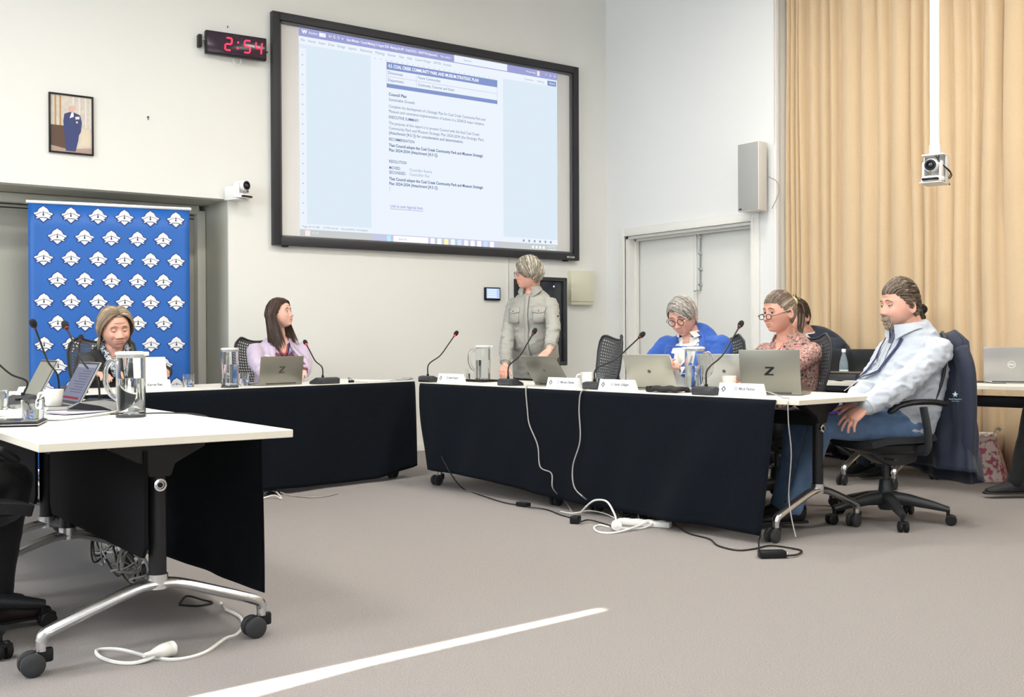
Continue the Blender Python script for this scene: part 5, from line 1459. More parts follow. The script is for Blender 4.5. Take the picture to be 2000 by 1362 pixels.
def make_hair(style, cols, rnd):
    g = G()
    dark = tuple(np.array(cols[0])*0.6)
    if style in ('bob', 'long'):
        part = {'bob': -0.10, 'long': -0.02}[style]
        cap(g, lambda d: hairline(d, 0.62 if style == 'bob' else 0.52, -0.3, -0.75), 1.035, dark)
        n = 900 if style == 'bob' else 900
        for i in range(n):
            az0 = rnd.uniform(-2.9, 2.9); s = 1 if rnd.random() < 0.5 else -1
            fy = rnd.uniform(-0.95, 0.56 if style == 'bob' else 0.62)
            d0 = nrm([part+s*rnd.uniform(0.0, 0.12), fy, math.sqrt(max(0.05, 1-fy*fy))*rnd.uniform(0.9, 1.0)])
            back = max(0.0, -fy)
            if style == 'bob':
                d1 = nrm([s*(0.92-0.55*back), rnd.uniform(-0.30, 0.08)-0.75*back, -0.38])
                P = arc(d0, d1, 1.05, 1.30, 8, rnd.uniform(0.06, 0.17))
                e = P[-1]; L = rnd.uniform(0.040, 0.075)
                P += [e+np.array([s*0.006, 0, -L*0.5]), e+np.array([s*rnd.uniform(0.0, 0.012), 0.0, -L])]
                lock(P, rnd.uniform(0.0028, 0.0055), 0.0026, pal(rnd, cols), g)
            else:
                d1 = nrm([s*(0.98-0.5*back), rnd.uniform(-0.35, 0.10)-0.7*back, -0.15])
                P = arc(d0, d1, 1.04, rnd.uniform(1.12, 1.34), 7, rnd.uniform(0.03, 0.09))
                e = P[-1]; L = rnd.uniform(0.18, 0.27)
                fwd = rnd.uniform(-0.02, 0.075)*(1 if back < 0.5 else 0.0)
                for q in (0.25, 0.5, 0.75, 1.0):
                    P.append(e+np.array([s*(-0.012*q+0.018*q*q), fwd*q-0.01*q, -L*q]))
                lock(P, rnd.uniform(0.0028, 0.0055), 0.0026, pal(rnd, cols), g)
    elif style in ('short', 'swept'):
        cap(g, lambda d: hairline(d, 0.46, -0.25, -0.72), 1.04, dark)
        px_ = 0.35 if style == 'short' else 0.45
        for i in range(820):
            fy = rnd.uniform(-0.8, 0.72); s = -1 if rnd.random() < 0.62 else 1
            d0 = nrm([px_+rnd.uniform(-0.08, 0.08), fy, math.sqrt(max(0.1, 1-fy*fy))])
            back = max(0, -fy+0.1)
            if s < 0:
                d1 = nrm([-0.95+0.5*back, 0.30*(fy > 0.2)+rnd.uniform(-0.3, 0.35)-0.8*back, rnd.uniform(-0.30, 0.10)-0.25*back+(0.15 if style == 'swept' else 0)])
            else:
                d1 = nrm([0.98-0.5*back, rnd.uniform(-0.3, 0.15)-0.8*back, rnd.uniform(-0.35, 0.05)-0.25*back+(0.15 if style == 'swept' else 0)])
            P = arc(d0, d1, 1.05, 1.10, 9, rnd.uniform(0.08, 0.18) if style == 'short' else rnd.uniform(0.03, 0.10))
            lock(P, rnd.uniform(0.0028, 0.0055), 0.0028, pal(rnd, cols), g)
        for i in range(220):
            az = rnd.uniform(1.9, 4.4); d0 = sph(az, rnd.uniform(-0.1, 0.5)); d1 = sph(az+rnd.uniform(-0.15, 0.15), rnd.uniform(-0.75, -0.5))
            lock(arc(d0, d1, 1.10, 1.06, 6, 0.04), 0.0045, 0.003, pal(rnd, cols), g)
    elif style == 'pony':
        cap(g, lambda d: hairline(d, 0.45, -0.18, -0.6), 1.02, dark)
        tie = nrm([0, -0.95, 0.38])
        for i in range(760):
            az = rnd.uniform(-PI, PI); y = math.cos(az)
            lim = float(np.interp(y, [-1, -0.25, 0.05, 0.35, 0.62, 1.0], [-0.62, -0.5, -0.12, 0.14, 0.44, 0.5]))
            d0 = sph(az, math.asin(np.clip(lim+rnd.uniform(0, 0.5)**1.5, -0.9, 0.97)))
            lock(arc(d0, tie, 1.02, 1.14, 8, rnd.uniform(0.0, 0.04)), rnd.uniform(0.0025, 0.005), 0.0022, pal(rnd, cols), g)
        b = ell_r(tie, 1.16)
        for i in range(260):
            a = rnd.uniform(0, 2*PI); r = rnd.uniform(0.2, 1.0)
            o = np.array([math.cos(a), 0, math.sin(a)])*0.030*r
            P = [b+o*0.3+np.array([0, 0.02, 0]), b+o*0.4, b+o*0.9+np.array([0, -0.035, -0.005]), b+o*1.1+np.array([0, -0.050, -0.06]), b+o*1.0+np.array([0, -0.045, -0.12]), b+o*0.8+np.array([0, -0.03, -0.165-0.03*rnd.random()])]
            lock(spline(P, 2), rnd.uniform(0.0025, 0.005), 0.0026, pal(rnd, cols), g)
        for i in range(14):
            a = rnd.uniform(0, 2*PI); P = [b+np.array([0, 0.01, 0.0]), b+np.array([math.cos(a)*0.02, -0.005, 0.02]), b+np.array([math.cos(a)*0.035, -0.008, 0.035+0.01*math.sin(a)])]
            lock(spline(P, 3), 0.005, 0.003, pal(rnd, cols), g)
    elif style == 'mens':
        cap(g, lambda d: hairline(d, 0.50, -0.05, -0.62), 1.02, dark)
        for i in range(1300):
            az = rnd.uniform(-PI, PI); y = math.cos(az)
            lim = float(np.interp(y, [-1, -0.25, 0.0, 0.3, 0.55, 0.75, 1.0], [-0.60, -0.45, -0.12, 0.18, 0.42, 0.52, 0.50]))
            el = math.asin(np.clip(lim+(0.98-lim)*rnd.random()**1.1, -0.9, 0.985))
            d0 = sph(az, el)
            top = max(0, math.sin(el)-0.35)
            d1 = nrm(d0+np.array([0.12*math.sin(az), -0.55 if el > 0.2 else -0.28, -0.10 if el < 0.5 else 0.08]))
            lock(arc(d0, d1, 1.03, 1.08+0.20*top, 6, 0.04+0.14*top), rnd.uniform(0.0022, 0.0042), 0.0022, pal(rnd, cols), g)
    elif style == 'bun':
        cap(g, lambda d: hairline(d, 0.45, -0.18, -0.6), 1.03, dark)
        tie = nrm([0, -0.92, 0.45])
        for i in range(200):
            az = rnd.uniform(-PI, PI); y = math.cos(az)
            lim = float(np.interp(y, [-1, 0.05, 0.62, 1.0], [-0.62, -0.12, 0.44, 0.5]))
            d0 = sph(az, math.asin(np.clip(lim+rnd.uniform(0, 0.5), -0.9, 0.97)))
            lock(arc(d0, tie, 1.03, 1.16, 7, 0.02), 0.008, 0.004, pal(rnd, cols), g)
        b = ell_r(tie, 1.38)
        for i in range(60):
            a = rnd.uniform(0, 2*PI); u = nrm([rnd.gauss(0, 1), rnd.gauss(0, 1), rnd.gauss(0, 1)]); v = nrm(np.cross(u, [0.3, 0.5, 0.8]))
            R = rnd.uniform(0.022, 0.036)
            P = [b+R*(u*math.cos(q)+v*math.sin(q))*np.array([1, 0.9, 1.1]) for q in np.linspace(0, 4.2, 9)]
            lock(P, 0.007, 0.006, pal(rnd, cols), g)
        for i in range(40):
            d = rnd.uniform(0, 0.09)
            P = [b+np.array([rnd.uniform(-.02, .02), 0.01, -0.02]), b+np.array([rnd.uniform(-.03, .03), 0.012-0.02*rnd.random(), -0.06]), b+np.array([rnd.uniform(-.02, .02), 0.02, -0.11])]
            lock(spline(P, 3), 0.008, 0.006, pal(rnd, cols), g)
    return g
def strip_on(bvh, pts, w, off=0.004, dirv=(0, -1, 0), start=0.6, closed=False, th=0.004):
    """ribbon laid on a garment: pts (x,z) or xyz in the person's frame, shot along dirv"""
    dv = Vector(dirv).normalized()
    out = []
    for p in pts:
        o = Vector((p[0], 0, p[1])) if len(p) == 2 else Vector(p)
        h = bvh.ray_cast(o-dv*start, dv)
        if h[0] is None:
            h = bvh.find_nearest(o)
        out.append((np.array(h[0]), np.array(h[1])))
    P = np.array([o[0]+o[1]*off for o in out])
    N = np.array([o[1] for o in out])
    t = np.zeros_like(P); t[1:-1] = P[2:]-P[:-2]; t[0] = P[1]-P[0]; t[-1] = P[-1]-P[-2]
    ww = np.full(len(P), w) if np.isscalar(w) else np.asarray(w)
    V = []; F = []
    for i in range(len(P)):
        n = nrm(N[i]) if np.linalg.norm(N[i]) > 0 else -np.array(dv)
        a = nrm(np.cross(nrm(t[i]), n))
        for (p, q) in ((-1, -1), (-1, 1), (1, 1), (1, -1)):
            V.append(P[i]+a*ww[i]/2*p+n*th/2*q)
    k = len(P)
    for i in range(k-1):
        for j in range(4): F.append((i*4+j, i*4+(j+1) % 4, (i+1)*4+(j+1) % 4, (i+1)*4+j))
    F += [(0, 1, 2, 3), ((k-1)*4+3, (k-1)*4+2, (k-1)*4+1, (k-1)*4)]
    return V, F
def patch_on(bvh, x0, x1, z0, z1, off=0.003, n=6, th=0.003, shape=None, dirv=(0, -1, 0)):
    dv = Vector(dirv).normalized()
    def fn(u, v):
        x = x0+(x1-x0)*u; z = z0+(z1-z0)*v
        if shape: x, z = shape(u, v, x, z)
        h = bvh.ray_cast(Vector((x, 0, z))-dv*0.6, dv)
        if h[0] is None: h = bvh.find_nearest(Vector((x, 0.1, z)))
        p = h[0]+h[1]*off; return (p[0], p[1], p[2])
    return thick(surf(fn, n, n), th)
SKIN = {}
def skin_mat(key, col):
    return mat('skin_'+key, col, 0.48, vcol=True, sss=0.12, spec=0.4, bump=0.06, bscale=350)
def person(label, loc, face, P):
    """P: pose and looks. local frame: +x right, +y front, z up"""
    t = thing('person', label, 'person', loc, math.radians(face-90))
    rnd = random.Random(P.get('seed', 1))
    k = P.get('size', 1.0); bw = P.get('width', 1.0); bd = P.get('depth', 1.0)
    st = P.get('stand', False)
    J = dict(pelvis=(0, -0.02, 0.55), waist=(0, -0.03, 0.70), chest=(0, -0.015, 0.88), upper=(0, -0.01, 0.99), neck=(0, 0.0, 1.06), head=(0, 0.035, 1.20)) if not st else \
        dict(pelvis=(0, 0, 0.92), waist=(0, -0.01, 1.08), chest=(0, -0.005, 1.24), upper=(0, -0.01, 1.35), neck=(0, 0.0, 1.415), head=(0, 0.035, 1.545))
    J.update(P.get('J', {}))
    J = {a: np.array(b, float) for a, b in J.items()}
    tw = math.radians(P.get('twist', 0))
    xd = np.array([math.cos(tw), math.sin(tw), 0.0]); yd = np.array([-math.sin(tw), math.cos(tw), 0.0])
    shw = P.get('shoulder', 0.185)*bw
    up = J['upper']
    tilt = P.get('shtilt', 0.0)
    Sh = {s: up+xd*s*(shw-0.012)+np.array([0, 0, -0.040+tilt*s])-yd*0.005 for s in (-1, 1)}
    Ar = {}
    for s in (-1, 1):
        wr = np.array(P['wrist'][0 if s < 0 else 1], float)
        pole = P.get('pole', ((-0.6, -0.5, -0.6), (0.6, -0.5, -0.6)))[0 if s < 0 else 1]
        Ar[s] = elbow(Sh[s], wr, 0.285*k, 0.255*k, pole)
    HR = rotm(*P.get('head', (0, 0, 0)))
    hs = P.get('hsize', 1.0)
    hc = J['head']
    # --- skin body: head, neck, trunk, arms, hands in one surface
    g = G()
    HV, HF = head_shape(**P.get('headshape', {}))
    HV = HV*hs
    g.add((HV@HR.T+hc, HF))
    if P.get('ears', True):
        for s in (-1, 1):
            EV, EF = ear(s); g.add(((EV*hs)@HR.T+hc, EF))
    nk = hc+HR@np.array([0, -0.025, -0.055])*hs
    nr = P.get('neckr', 0.052)
    g.add(limb([J['neck']-np.array([0, 0, 0.06]), J['neck']+np.array([0, 0.0, 0.0]), (J['neck']+nk)/2, nk], [nr*1.15, nr*1.08, nr, nr*0.98], 16))
    g.add(limb([J['neck']-np.array([0, 0, 0.10]), J['neck']-np.array([0, 0, 0.05])], [nr*1.1, nr*1.1], 16))
    hme = fuse(g, P.get('hvoxel', 0.0032), 2, 'head', 0.5)
    hb = bmesh.new()
    hvs = [hb.verts.new(v) for v in HV@HR.T+hc]
    for f in HF:
        try: hb.faces.new([hvs[i] for i in dict.fromkeys(f)])
        except ValueError: pass
    hbv = BVHTree.FromBMesh(hb); hb.free()
    hv_ = getv(hme); hl_ = ((hv_-hc)@HR)/hs
    for i in np.where((hl_[:, 2] > -0.115) & (hl_[:, 1] > 0.035))[0]:
        q_ = hbv.find_nearest(Vector(hv_[i]))
        if q_[0] is not None and q_[3] < 0.008: hv_[i] = q_[0]
    setv(hme, hv_)
    g = G()
    sp = [J['pelvis'], J['waist'], J['chest'], J['upper'], J['neck']]
    belly = P.get('belly', 0.0); bust = P.get('bust', 0.0)
    rx = np.array([0.165, 0.150, 0.160, 0.125, 0.062])*bw; ry = np.array([0.115, 0.105, 0.115, 0.090, 0.06])*bd
    spl = spline(sp, 4); q = np.linspace(0, 1, len(spl)); qs = np.linspace(0, 1, 5)
    g.add(loft(spl, np.interp(q, qs, rx), np.interp(q, qs, ry), xd, 24))
    for s in (-1, 1):
        E, Wp = Ar[s]
        g.add(limb([Sh[s], (Sh[s]+E)/2, E], [0.044*bw, 0.040*bw, 0.036*bw])); g.add(limb([E, (E+Wp)/2, Wp], [0.036*bw, 0.033*bw, 0.025*k]))
        hd = P['hand'][0 if s < 0 else 1]
        g.add(hand(Wp, hd['d'], hd['n'], hd.get('side', -s), hd.get('curl', (25, 30, 20)), hd.get('spread', 8), hd.get('thumb', 35), P.get('hscale', 0.95)*k))
    body = fuse(g, P.get('voxel', 0.0055), 3, 'body', 0.45)
    bm = bmesh.new(); bm.from_mesh(body); bm.from_mesh(hme); bm.to_mesh(body); bm.free(); bpy.data.meshes.remove(hme)
    body.polygons.foreach_set('use_smooth', [True]*len(body.polygons))
    V = getv(body)
    L = ((V-hc)@HR)/hs
    base = np.array(P.get('skin', (0.62, 0.36, 0.27)))
    C = np.tile(base, (len(V), 1))
    C = C*(1+0.05*(np.sin(V[:, 0]*61+V[:, 2]*37)+np.sin(V[:, 1]*53-V[:, 2]*71)))[:, None]
    ex = lambda c, w, v: np.exp(-((v-c)/w)**2)
    hm = (np.linalg.norm(L, axis=1) < 0.17) & (L[:, 1] > 0.02)
    ax = np.abs(L[:, 0])
    red = (ex(0.042, 0.02, ax)*ex(-0.025, 0.022, L[:, 2])*0.35+ex(0, 0.014, L[:, 0])*ex(-0.03, 0.014, L[:, 2])*0.35)*hm
    C = C*(1-red[:, None])+np.array([0.60, 0.25, 0.20])*red[:, None]
    lip = (np.clip(1.3-(L[:, 0]/0.025)**2, 0, 1)*ex(-0.0605, 0.0078, L[:, 2]))*hm*(L[:, 1] > 0.055)
    lip = np.clip(lip*P.get('lips', 0.8), 0, 1)
    C = C*(1-lip[:, None])+np.array(P.get('lipcol', (0.45, 0.14, 0.14)))*lip[:, None]
    if 'beard' in P:
        bc = np.array(P['beard'])
        nz_ = np.array([noise.noise(Vector(v*260)) for v in L])
        goat = (ex(0, 0.033, L[:, 0])*ex(-0.080, 0.030, L[:, 2])+ex(0, 0.030, L[:, 0])*ex(-0.048, 0.008, L[:, 2]))*(L[:, 1] > 0.03)
        stub = 0.28*ex(-0.075, 0.03, L[:, 2])*(L[:, 1] > -0.02)*(np.linalg.norm(L, axis=1) < 0.17)
        w_ = np.clip(goat*1.6+stub+nz_*0.15*goat, 0, 0.93)*(1-lip*0.6)
        C = C*(1-w_[:, None])+bc*w_[:, None]
    at = body.color_attributes.new('Col', 'FLOAT_COLOR', 'POINT')
    at.data.foreach_set('color', np.c_[C, np.ones(len(C))].astype(np.float32).ravel())
    body.materials.append(skin_mat('person', (0.6, 0.36, 0.27)))
    link('body', body, t)
    HM = Matrix.Translation(Vector(hc))@Matrix(HR.tolist()).to_4x4()@Matrix.Scale(hs, 4)
    # --- eyes, lids, brows
    look = P.get('look', (0, 0)); lid = P.get('lid', 0.35)+0.08
    for s in (-1, 1):
        ec = np.array([s*0.031, 0.0725, 0.006])
        R = np.array(Matrix.Rotation(math.radians(look[0]), 3, 'Z')@Matrix.Rotation(math.radians(look[1]), 3, 'X'))
        gg = G()
        EV, EF = ellip((0, 0, 0), (0.0118, 0.0118, 0.0118), 20, 14)
        EV = np.asarray(EV)[:, [0, 2, 1]]
        cols = []
        gg.add((EV@R.T+ec, EF))
        gg.cols = []
        for v in EV:
            a = math.degrees(math.acos(np.clip(v[1]/0.0118, -1, 1)))
            gg.cols.append((0.01, 0.008, 0.006) if a < 14 else (tuple(P.get('iris', (0.09, 0.06, 0.04))) if a < 34 else (0.50, 0.46, 0.44)))
        obj('eye', gg, mat('eye', (0.8, 0.8, 0.8), 0.15, vcol=True), t, M=HM, angle=None)
        lids = G()
        def lidf(u, v, sgn=1):
            a = (u-0.5)*PI*0.95; r = 0.0133
            e0 = math.radians(88); e1 = math.radians(88-150*lid)
            e = e0+(e1-e0)*v
            return (ec[0]+r*math.sin(a)*math.cos(e)*1.05, ec[1]+r*math.cos(a)*math.cos(e)-0.0005, ec[2]+r*math.sin(e))
        lids.add(thick(surf(lidf, 14, 8), 0.0012))
        def lowf(u, v):
            a = (u-0.5)*PI*0.95; r = 0.0131; e = math.radians(-88+48*v)
            return (ec[0]+r*math.sin(a)*math.cos(e)*1.05, ec[1]+r*math.cos(a)*math.cos(e)-0.0005, ec[2]+r*math.sin(e))
        lids.add(thick(surf(lowf, 14, 6), 0.0012))
        lids.cols = [tuple(base*0.9)]*lids.n
        obj('eyelid', lids, skin_mat('person', None), t, M=HM, angle=None)
        lash = [np.array(lidf(u, 1.0)) for u in np.linspace(0.05, 0.95, 9)]
        obj('eyelash', tube([p+np.array([0, 0.0008, 0]) for p in lash], 0.0009, 5), mat('lash', (0.02, 0.015, 0.012), 0.6), t, M=HM)
        bp = [np.array([s*(0.012+0.038*u), 0.0885-0.016*u*u-0.001, 0.029+0.006*math.sin(PI*min(1, u*1.1))-0.004*u]) for u in np.linspace(0, 1, 8)]
        for i_, p_ in enumerate(bp):
            hq = hbv.ray_cast(Vector(hc+HR@(np.array([p_[0], 0.25, p_[2]])*hs)), Vector(HR@np.array([0, -1.0, 0])))
            if hq[0] is not None: bp[i_] = (HR.T@(np.array(hq[0])-hc))/hs+np.array([0, 0.0006, 0])
        obj('eyebrow', tube(bp, [0.0012, 0.0026, 0.003, 0.003, 0.0026, 0.002, 0.0014, 0.0007], 6, up=np.array([0, 1., 0]), rb=[0.001, 0.0022, 0.0024, 0.0024, 0.002, 0.0016, 0.001, 0.0006]), mat('brow_%d' % P.get('seed', 1), P.get('browcol', (0.06, 0.04, 0.03)), 0.8), t, M=HM)
    # --- hair
    hg = make_hair(P['hair'], P['haircol'], rnd)
    obj('hair', hg, mat('hair', (0.2, 0.15, 0.1), 0.42, vcol=True, spec=0.4), t, M=HM, angle=60)
    if 'beard' in P:
        bg_ = G()
        for i in range(320):
            x = rnd.gauss(0, 0.017); z = rnd.uniform(-0.116, -0.070)
            if abs(x) > 0.034: continue
            if rnd.random() < 0.35: z = rnd.uniform(-0.054, -0.046); x = rnd.uniform(-0.030, 0.030)
            hq = hbv.ray_cast(Vector(hc+HR@(np.array([x, 0.25, z])*hs)), Vector(HR@np.array([0, -1.0, 0])))
            if hq[0] is None: continue
            p0 = (HR.T@(np.array(hq[0])-hc))/hs; bcx = np.array(P['beard'])*rnd.uniform(0.6, 1.5)
            lock([p0-np.array([0, 0.003, -0.002]), p0+np.array([x*0.05, 0.003, -0.004]), p0+np.array([x*0.1, 0.002, -0.012-0.005*rnd.random()])], 0.0035, 0.0022, tuple(np.clip(bcx, 0, 1)), bg_)
        obj('beard', bg_, MATS['hair'], t, M=HM, angle=60)
    # --- glasses
    if 'glasses' in P:
        gl = P['glasses']; fm = mat('spectacle_frame_'+gl['key'], gl['col'], 0.35)
        dz, dy, tl = gl.get('dz', 0), gl.get('dy', 0.0), gl.get('r', 0.021)
        go = obj('glasses', tube(spline([(-0.008, 0.106+dy, 0.004+dz), (0, 0.109+dy, 0.007+dz), (0.008, 0.106+dy, 0.004+dz)], 4), 0.0016, 6), fm, t, M=HM)
        for s in (-1, 1):
            th_ = np.linspace(0, 2*PI, 28)
            sq = gl.get('sq', 1.0)
            P_ = np.c_[s*0.031+tl*np.sign(np.cos(th_))*np.abs(np.cos(th_))**sq, 0.103+dy-0.004*np.abs(np.cos(th_)), dz+0.001+tl*gl.get('h', 0.85)*np.sign(np.sin(th_))*np.abs(np.sin(th_))**sq]
            obj('rim', tube(P_, gl.get('t', 0.0018), 6), fm, go)
            obj('temple', tube(spline([(s*(0.031+tl), 0.100+dy, 0.006+dz), (s*0.074, 0.085+dy, 0.008+dz), (s*0.083, 0.0, 0.006), (s*0.083, -0.018, -0.008)], 5), gl.get('t', 0.0018)*0.9, 6), gl.get('tm') or fm, go)
    if P.get('earring'):
        for s in (-1, 1): obj('earring', ellip((s*0.082, -0.004, -0.042), (0.004, 0.004, 0.004), 10, 8), mat('pearl', (0.8, 0.76, 0.7), 0.2), t, M=HM)
    # --- top garment
    tp = P['top']; off = tp.get('off', 0.014)
    g = G()
    rx2 = (np.array([0.175, 0.162, 0.172, 0.132, 0.066])*bw+off); ry2 = (np.array([0.125, 0.118, 0.125, 0.098, 0.07])*bd+off)
    ry2[1] += belly*0.6; ry2[2] += bust*0.3
    spl2 = spline([J['pelvis']-np.array([0, 0, tp.get('hem', 0.0)]), J['waist']+yd*belly*0.5, J['chest']+yd*bust*0.3, J['upper'], J['neck']+np.array([0, 0, tp.get('neckup', -0.012)])], 4)
    g.add(loft(spl2, np.interp(q, qs, rx2), np.interp(q, qs, ry2), xd, 28))
    for s in (-1, 1):
        if bust: g.add(ellip(J['chest']+xd*s*0.075*bw+yd*(0.075*bd+bust)-np.array([0, 0, 0.015]), (0.075, 0.06, 0.075), 14, 10))
        g.add(limb([J['neck']+xd*s*0.035-np.array([0, 0, 0.050]), J['neck']*0.45+Sh[s]*0.55-np.array([0, 0, 0.026]), Sh[s]], [0.046*bw, 0.050*bw, 0.054*bw]))
        E, Wp = Ar[s]
        su = tp.get('sleeve', 0.016)
        g.add(limb([Sh[s], (Sh[s]+E)/2, E], [0.045*bw+su, 0.041*bw+su, 0.037*bw+su]))
        cuff = E+(Wp-E)*tp.get('cuff', 0.93)
        g.add(limb([E, (E+cuff)/2, cuff], [0.037*bw+su, 0.035*bw+su, 0.027*k+su*0.8]))
    if belly: g.add(ellip(J['waist']+yd*(0.06+belly*0.55)+np.array([0, 0, -0.01]), (0.15*bw, 0.10*bd+belly, 0.15), 18, 12))
    cl = fuse(g, tp.get('voxel', 0.008), 6, 'garment', 0.5)
    def fnw(V):
        d = np.full(len(V), 0.45)
        for s in (-1, 1):
            for c_, r_ in ((Ar[s][0], 0.13), (Sh[s], 0.12), ((Ar[s][0]+Ar[s][1])/2, 0.12)):
                d += 0.9*np.exp(-(np.linalg.norm(V-c_, axis=1)/r_)**2)
        d += 0.6*np.exp(-(np.linalg.norm(V-J['waist'], axis=1)/0.2)**2)
        return np.minimum(d, 1.3)
    wrinkle(cl, tp.get('wr', 0.006), tp.get('ws', 11.0), P.get('seed', 1)*3.1, tp.get('wst', (1, 1, 1.6)), fnw)
    cl.materials.append(tp['mat'])
    go = link(tp.get('name', 'shirt'), cl, t)
    bm = bmesh.new(); bm.from_mesh(cl); bvh = BVHTree.FromBMesh(bm); bm.free()
    for s in (-1, 1):
        E, Wp = Ar[s]; cuff = E+(Wp-E)*tp.get('cuff', 0.93); d_ = nrm(Wp-E)
        obj('cuff', tube([cuff-d_*0.045, cuff-d_*0.02, cuff+d_*0.012], [0.028*k+tp.get('sleeve', .016)]*3, 18, cap=True), tp['mat'], go)
    # --- trousers and shoes
    lg_ = P.get('legs')
    if lg_:
        g = G(); hips = {s: J['pelvis']+xd*s*0.095*bw-np.array([0, 0, 0.03 if not st else 0.06]) for s in (-1, 1)}
        g.add(ellip(J['pelvis'], (0.17*bw+0.012, 0.125*bd+0.012, 0.12), 20, 12))
        for i, s in enumerate((-1, 1)):
            K, A_ = np.array(lg_['knee'][i], float), np.array(lg_['ankle'][i], float)
            g.add(limb([hips[s], (hips[s]+K)/2+np.array([0, 0, 0.01]), K], [0.098*bw, 0.085*bw, 0.066])); g.add(limb([K, (K+A_)/2-np.array([0, 0.012, 0]), A_], [0.066, 0.060, 0.050]))
        tm = fuse(g, 0.010, 4, 'trousers', 0.5); wrinkle(tm, 0.007, 9.0, P.get('seed', 1)*1.7)
        tm.materials.append(lg_['mat']); link('trousers', tm, t)
        for i, s in enumerate((-1, 1)):
            A_ = np.array(lg_['ankle'][i], float); fd = nrm(np.array(lg_.get('foot', ((0, 1, 0), (0, 1, 0)))[i], float))
            sd = np.cross(fd, (0, 0, 1.0)); z0 = A_[2]-0.075
            PP = [A_-fd*0.065+np.array([0, 0, -0.04]), A_-fd*0.03+np.array([0, 0, -0.025]), A_+fd*0.05+np.array([0, 0, -0.035]), A_+fd*0.13+np.array([0, 0, -0.048]), A_+fd*0.185+np.array([0, 0, -0.055])]
            gs = G(); gs.add(loft(PP, [0.03, 0.037, 0.042, 0.046, 0.03], [0.033, 0.046, 0.036, 0.026, 0.016], sd, 16)); gs.add(limb([A_+np.array([0, 0, 0.03]), A_-np.array([0, 0, 0.03])], [0.045, 0.045]))
            sm = fuse(gs, 0.008, 3, 'shoe'); sm.materials.append(lg_.get('shoe', M_black)); so = link('shoe', sm, t)
            PS = [A_-fd*0.08, A_-fd*0.03, A_+fd*0.06, A_+fd*0.14, A_+fd*0.20]
            V, F = loft([p*np.array([1, 1, 0])+np.array([0, 0, z0+0.008]) for p in PS], [0.028, 0.037, 0.040, 0.047, 0.026], [0.008]*5, sd, 14)
            obj('sole', (V, F), lg_.get('sole', mat('rubber_sole', (0.02, 0.02, 0.02), 0.7)), so)
    t['_'] = 1; del t['_']
    return dict(t=t, J=J, Sh=Sh, Ar=Ar, bvh=bvh, HM=HM, top=go, xd=xd, yd=yd, hc=hc)
def collar(R, mt, r=0.062, h=0.035, open_=0.5, spread=0.06, drop=0.06, name='collar', yo=0.0):
    """shirt collar: band round the neck with two folded points"""
    J = R['J']; nb = J['neck']; up = nrm(R['hc']+np.array([0, -0.02, -0.06])-nb)
    xd, yd = R['xd'], R['yd']
    g = G()
    def band(u, v):
        a = PI/2+open_/2+(2*PI-open_)*u
        rr = r*(1.10-0.10*v)
        p = nb+xd*rr*math.cos(a)+yd*(rr*math.sin(a)*1.02+yo)
        return tuple(p+up*(h*v-0.012+0.012*math.cos(a-PI/2)*-1))
    g.add(thick(surf(band, 30, 3), 0.003))
    def fold(u, v):
        a = PI/2+open_/2+(2*PI-open_)*u
        rr = r*(1.02+0.28*v)
        e = max(0, abs(u-0.5)*2-0.55)/0.45
        p = nb+xd*rr*math.cos(a)+yd*(rr*math.sin(a)*1.02+yo)
        return tuple(p+up*(h-0.010-(0.035+drop*e**1.5)*v-0.012*math.cos(a-PI/2))+xd*math.cos(a)*spread*e*v+yd*0.012*e*v)
    g.add(thick(surf(fold, 40, 4), 0.003))
    return obj(name, g, mt, R['top'], angle=60)
def badge(R, x, z, w=0.075, h=0.025, rot=0.0, dirv=(0, -1, 0)):
    dv = Vector(dirv).normalized()
    hit = R['bvh'].ray_cast(Vector((x, 0, z))-dv*0.6, dv)
    if hit[0] is None: hit = R['bvh'].find_nearest(Vector((x, 0.12, z)))
    n = hit[1]; M = Matrix.Translation(hit[0]+n*0.007)@n.to_track_quat('-Y', 'Z').to_matrix().to_4x4()@Matrix.Rotation(rot, 4, 'Y')
    b = obj('name_badge', rbox(0, 0, 0, w, 0.004, h, 0.0015), M_card, R['t'], M=M)
    obj('badge_mark', rbox(-w*0.33, -0.0025, 0, h*0.5, 0.001, h*0.5, 0.0003), M_ink, b)
    obj('badge_text', rbox(w*0.12, -0.0025, 0, w*0.45, 0.001, h*0.16, 0.0002), M_ink2, b)
    return b
# ------------------------------------------------------------------ the people in the room
def tolocal(loc, face, p):
    a = -math.radians(face-90); d = np.array(p, float)-np.array(loc, float)
    return np.array([d[0]*math.cos(a)-d[1]*math.sin(a), d[0]*math.sin(a)+d[1]*math.cos(a), d[2]])
def fabric(name, col, var=0.12, scale=60, bump=0.25, bscale=450, rough=0.85, sheen=0.1):
    return mat(name, col, rough, var=var, scale=scale, bump=bump, bscale=bscale, sheen=sheen)
def printed(name, stops, scale, detail=3, rough=0.8):
    m = mat(name, stops[0][1], rough)
    nt = m.node_tree; b_ = nt.nodes['Principled BSDF']
    tc_ = nt.nodes.new('ShaderNodeTexCoord'); nz_ = nt.nodes.new('ShaderNodeTexNoise'); nz_.inputs['Scale'].default_value = scale; nz_.inputs['Detail'].default_value = detail
    cr_ = nt.nodes.new('ShaderNodeValToRGB'); cr_.color_ramp.interpolation = 'CONSTANT'
    while len(cr_.color_ramp.elements) < len(stops): cr_.color_ramp.elements.new(0.5)
    for e, (p, c) in zip(cr_.color_ramp.elements, stops): e.position = p; e.color = (*c, 1)
    nt.links.new(tc_.outputs['Object'], nz_.inputs['Vector']); nt.links.new(nz_.outputs['Fac'], cr_.inputs[0]); nt.links.new(cr_.outputs[0], b_.inputs['Base Color'])
    return m
SKIN_F = (0.66, 0.37, 0.28)
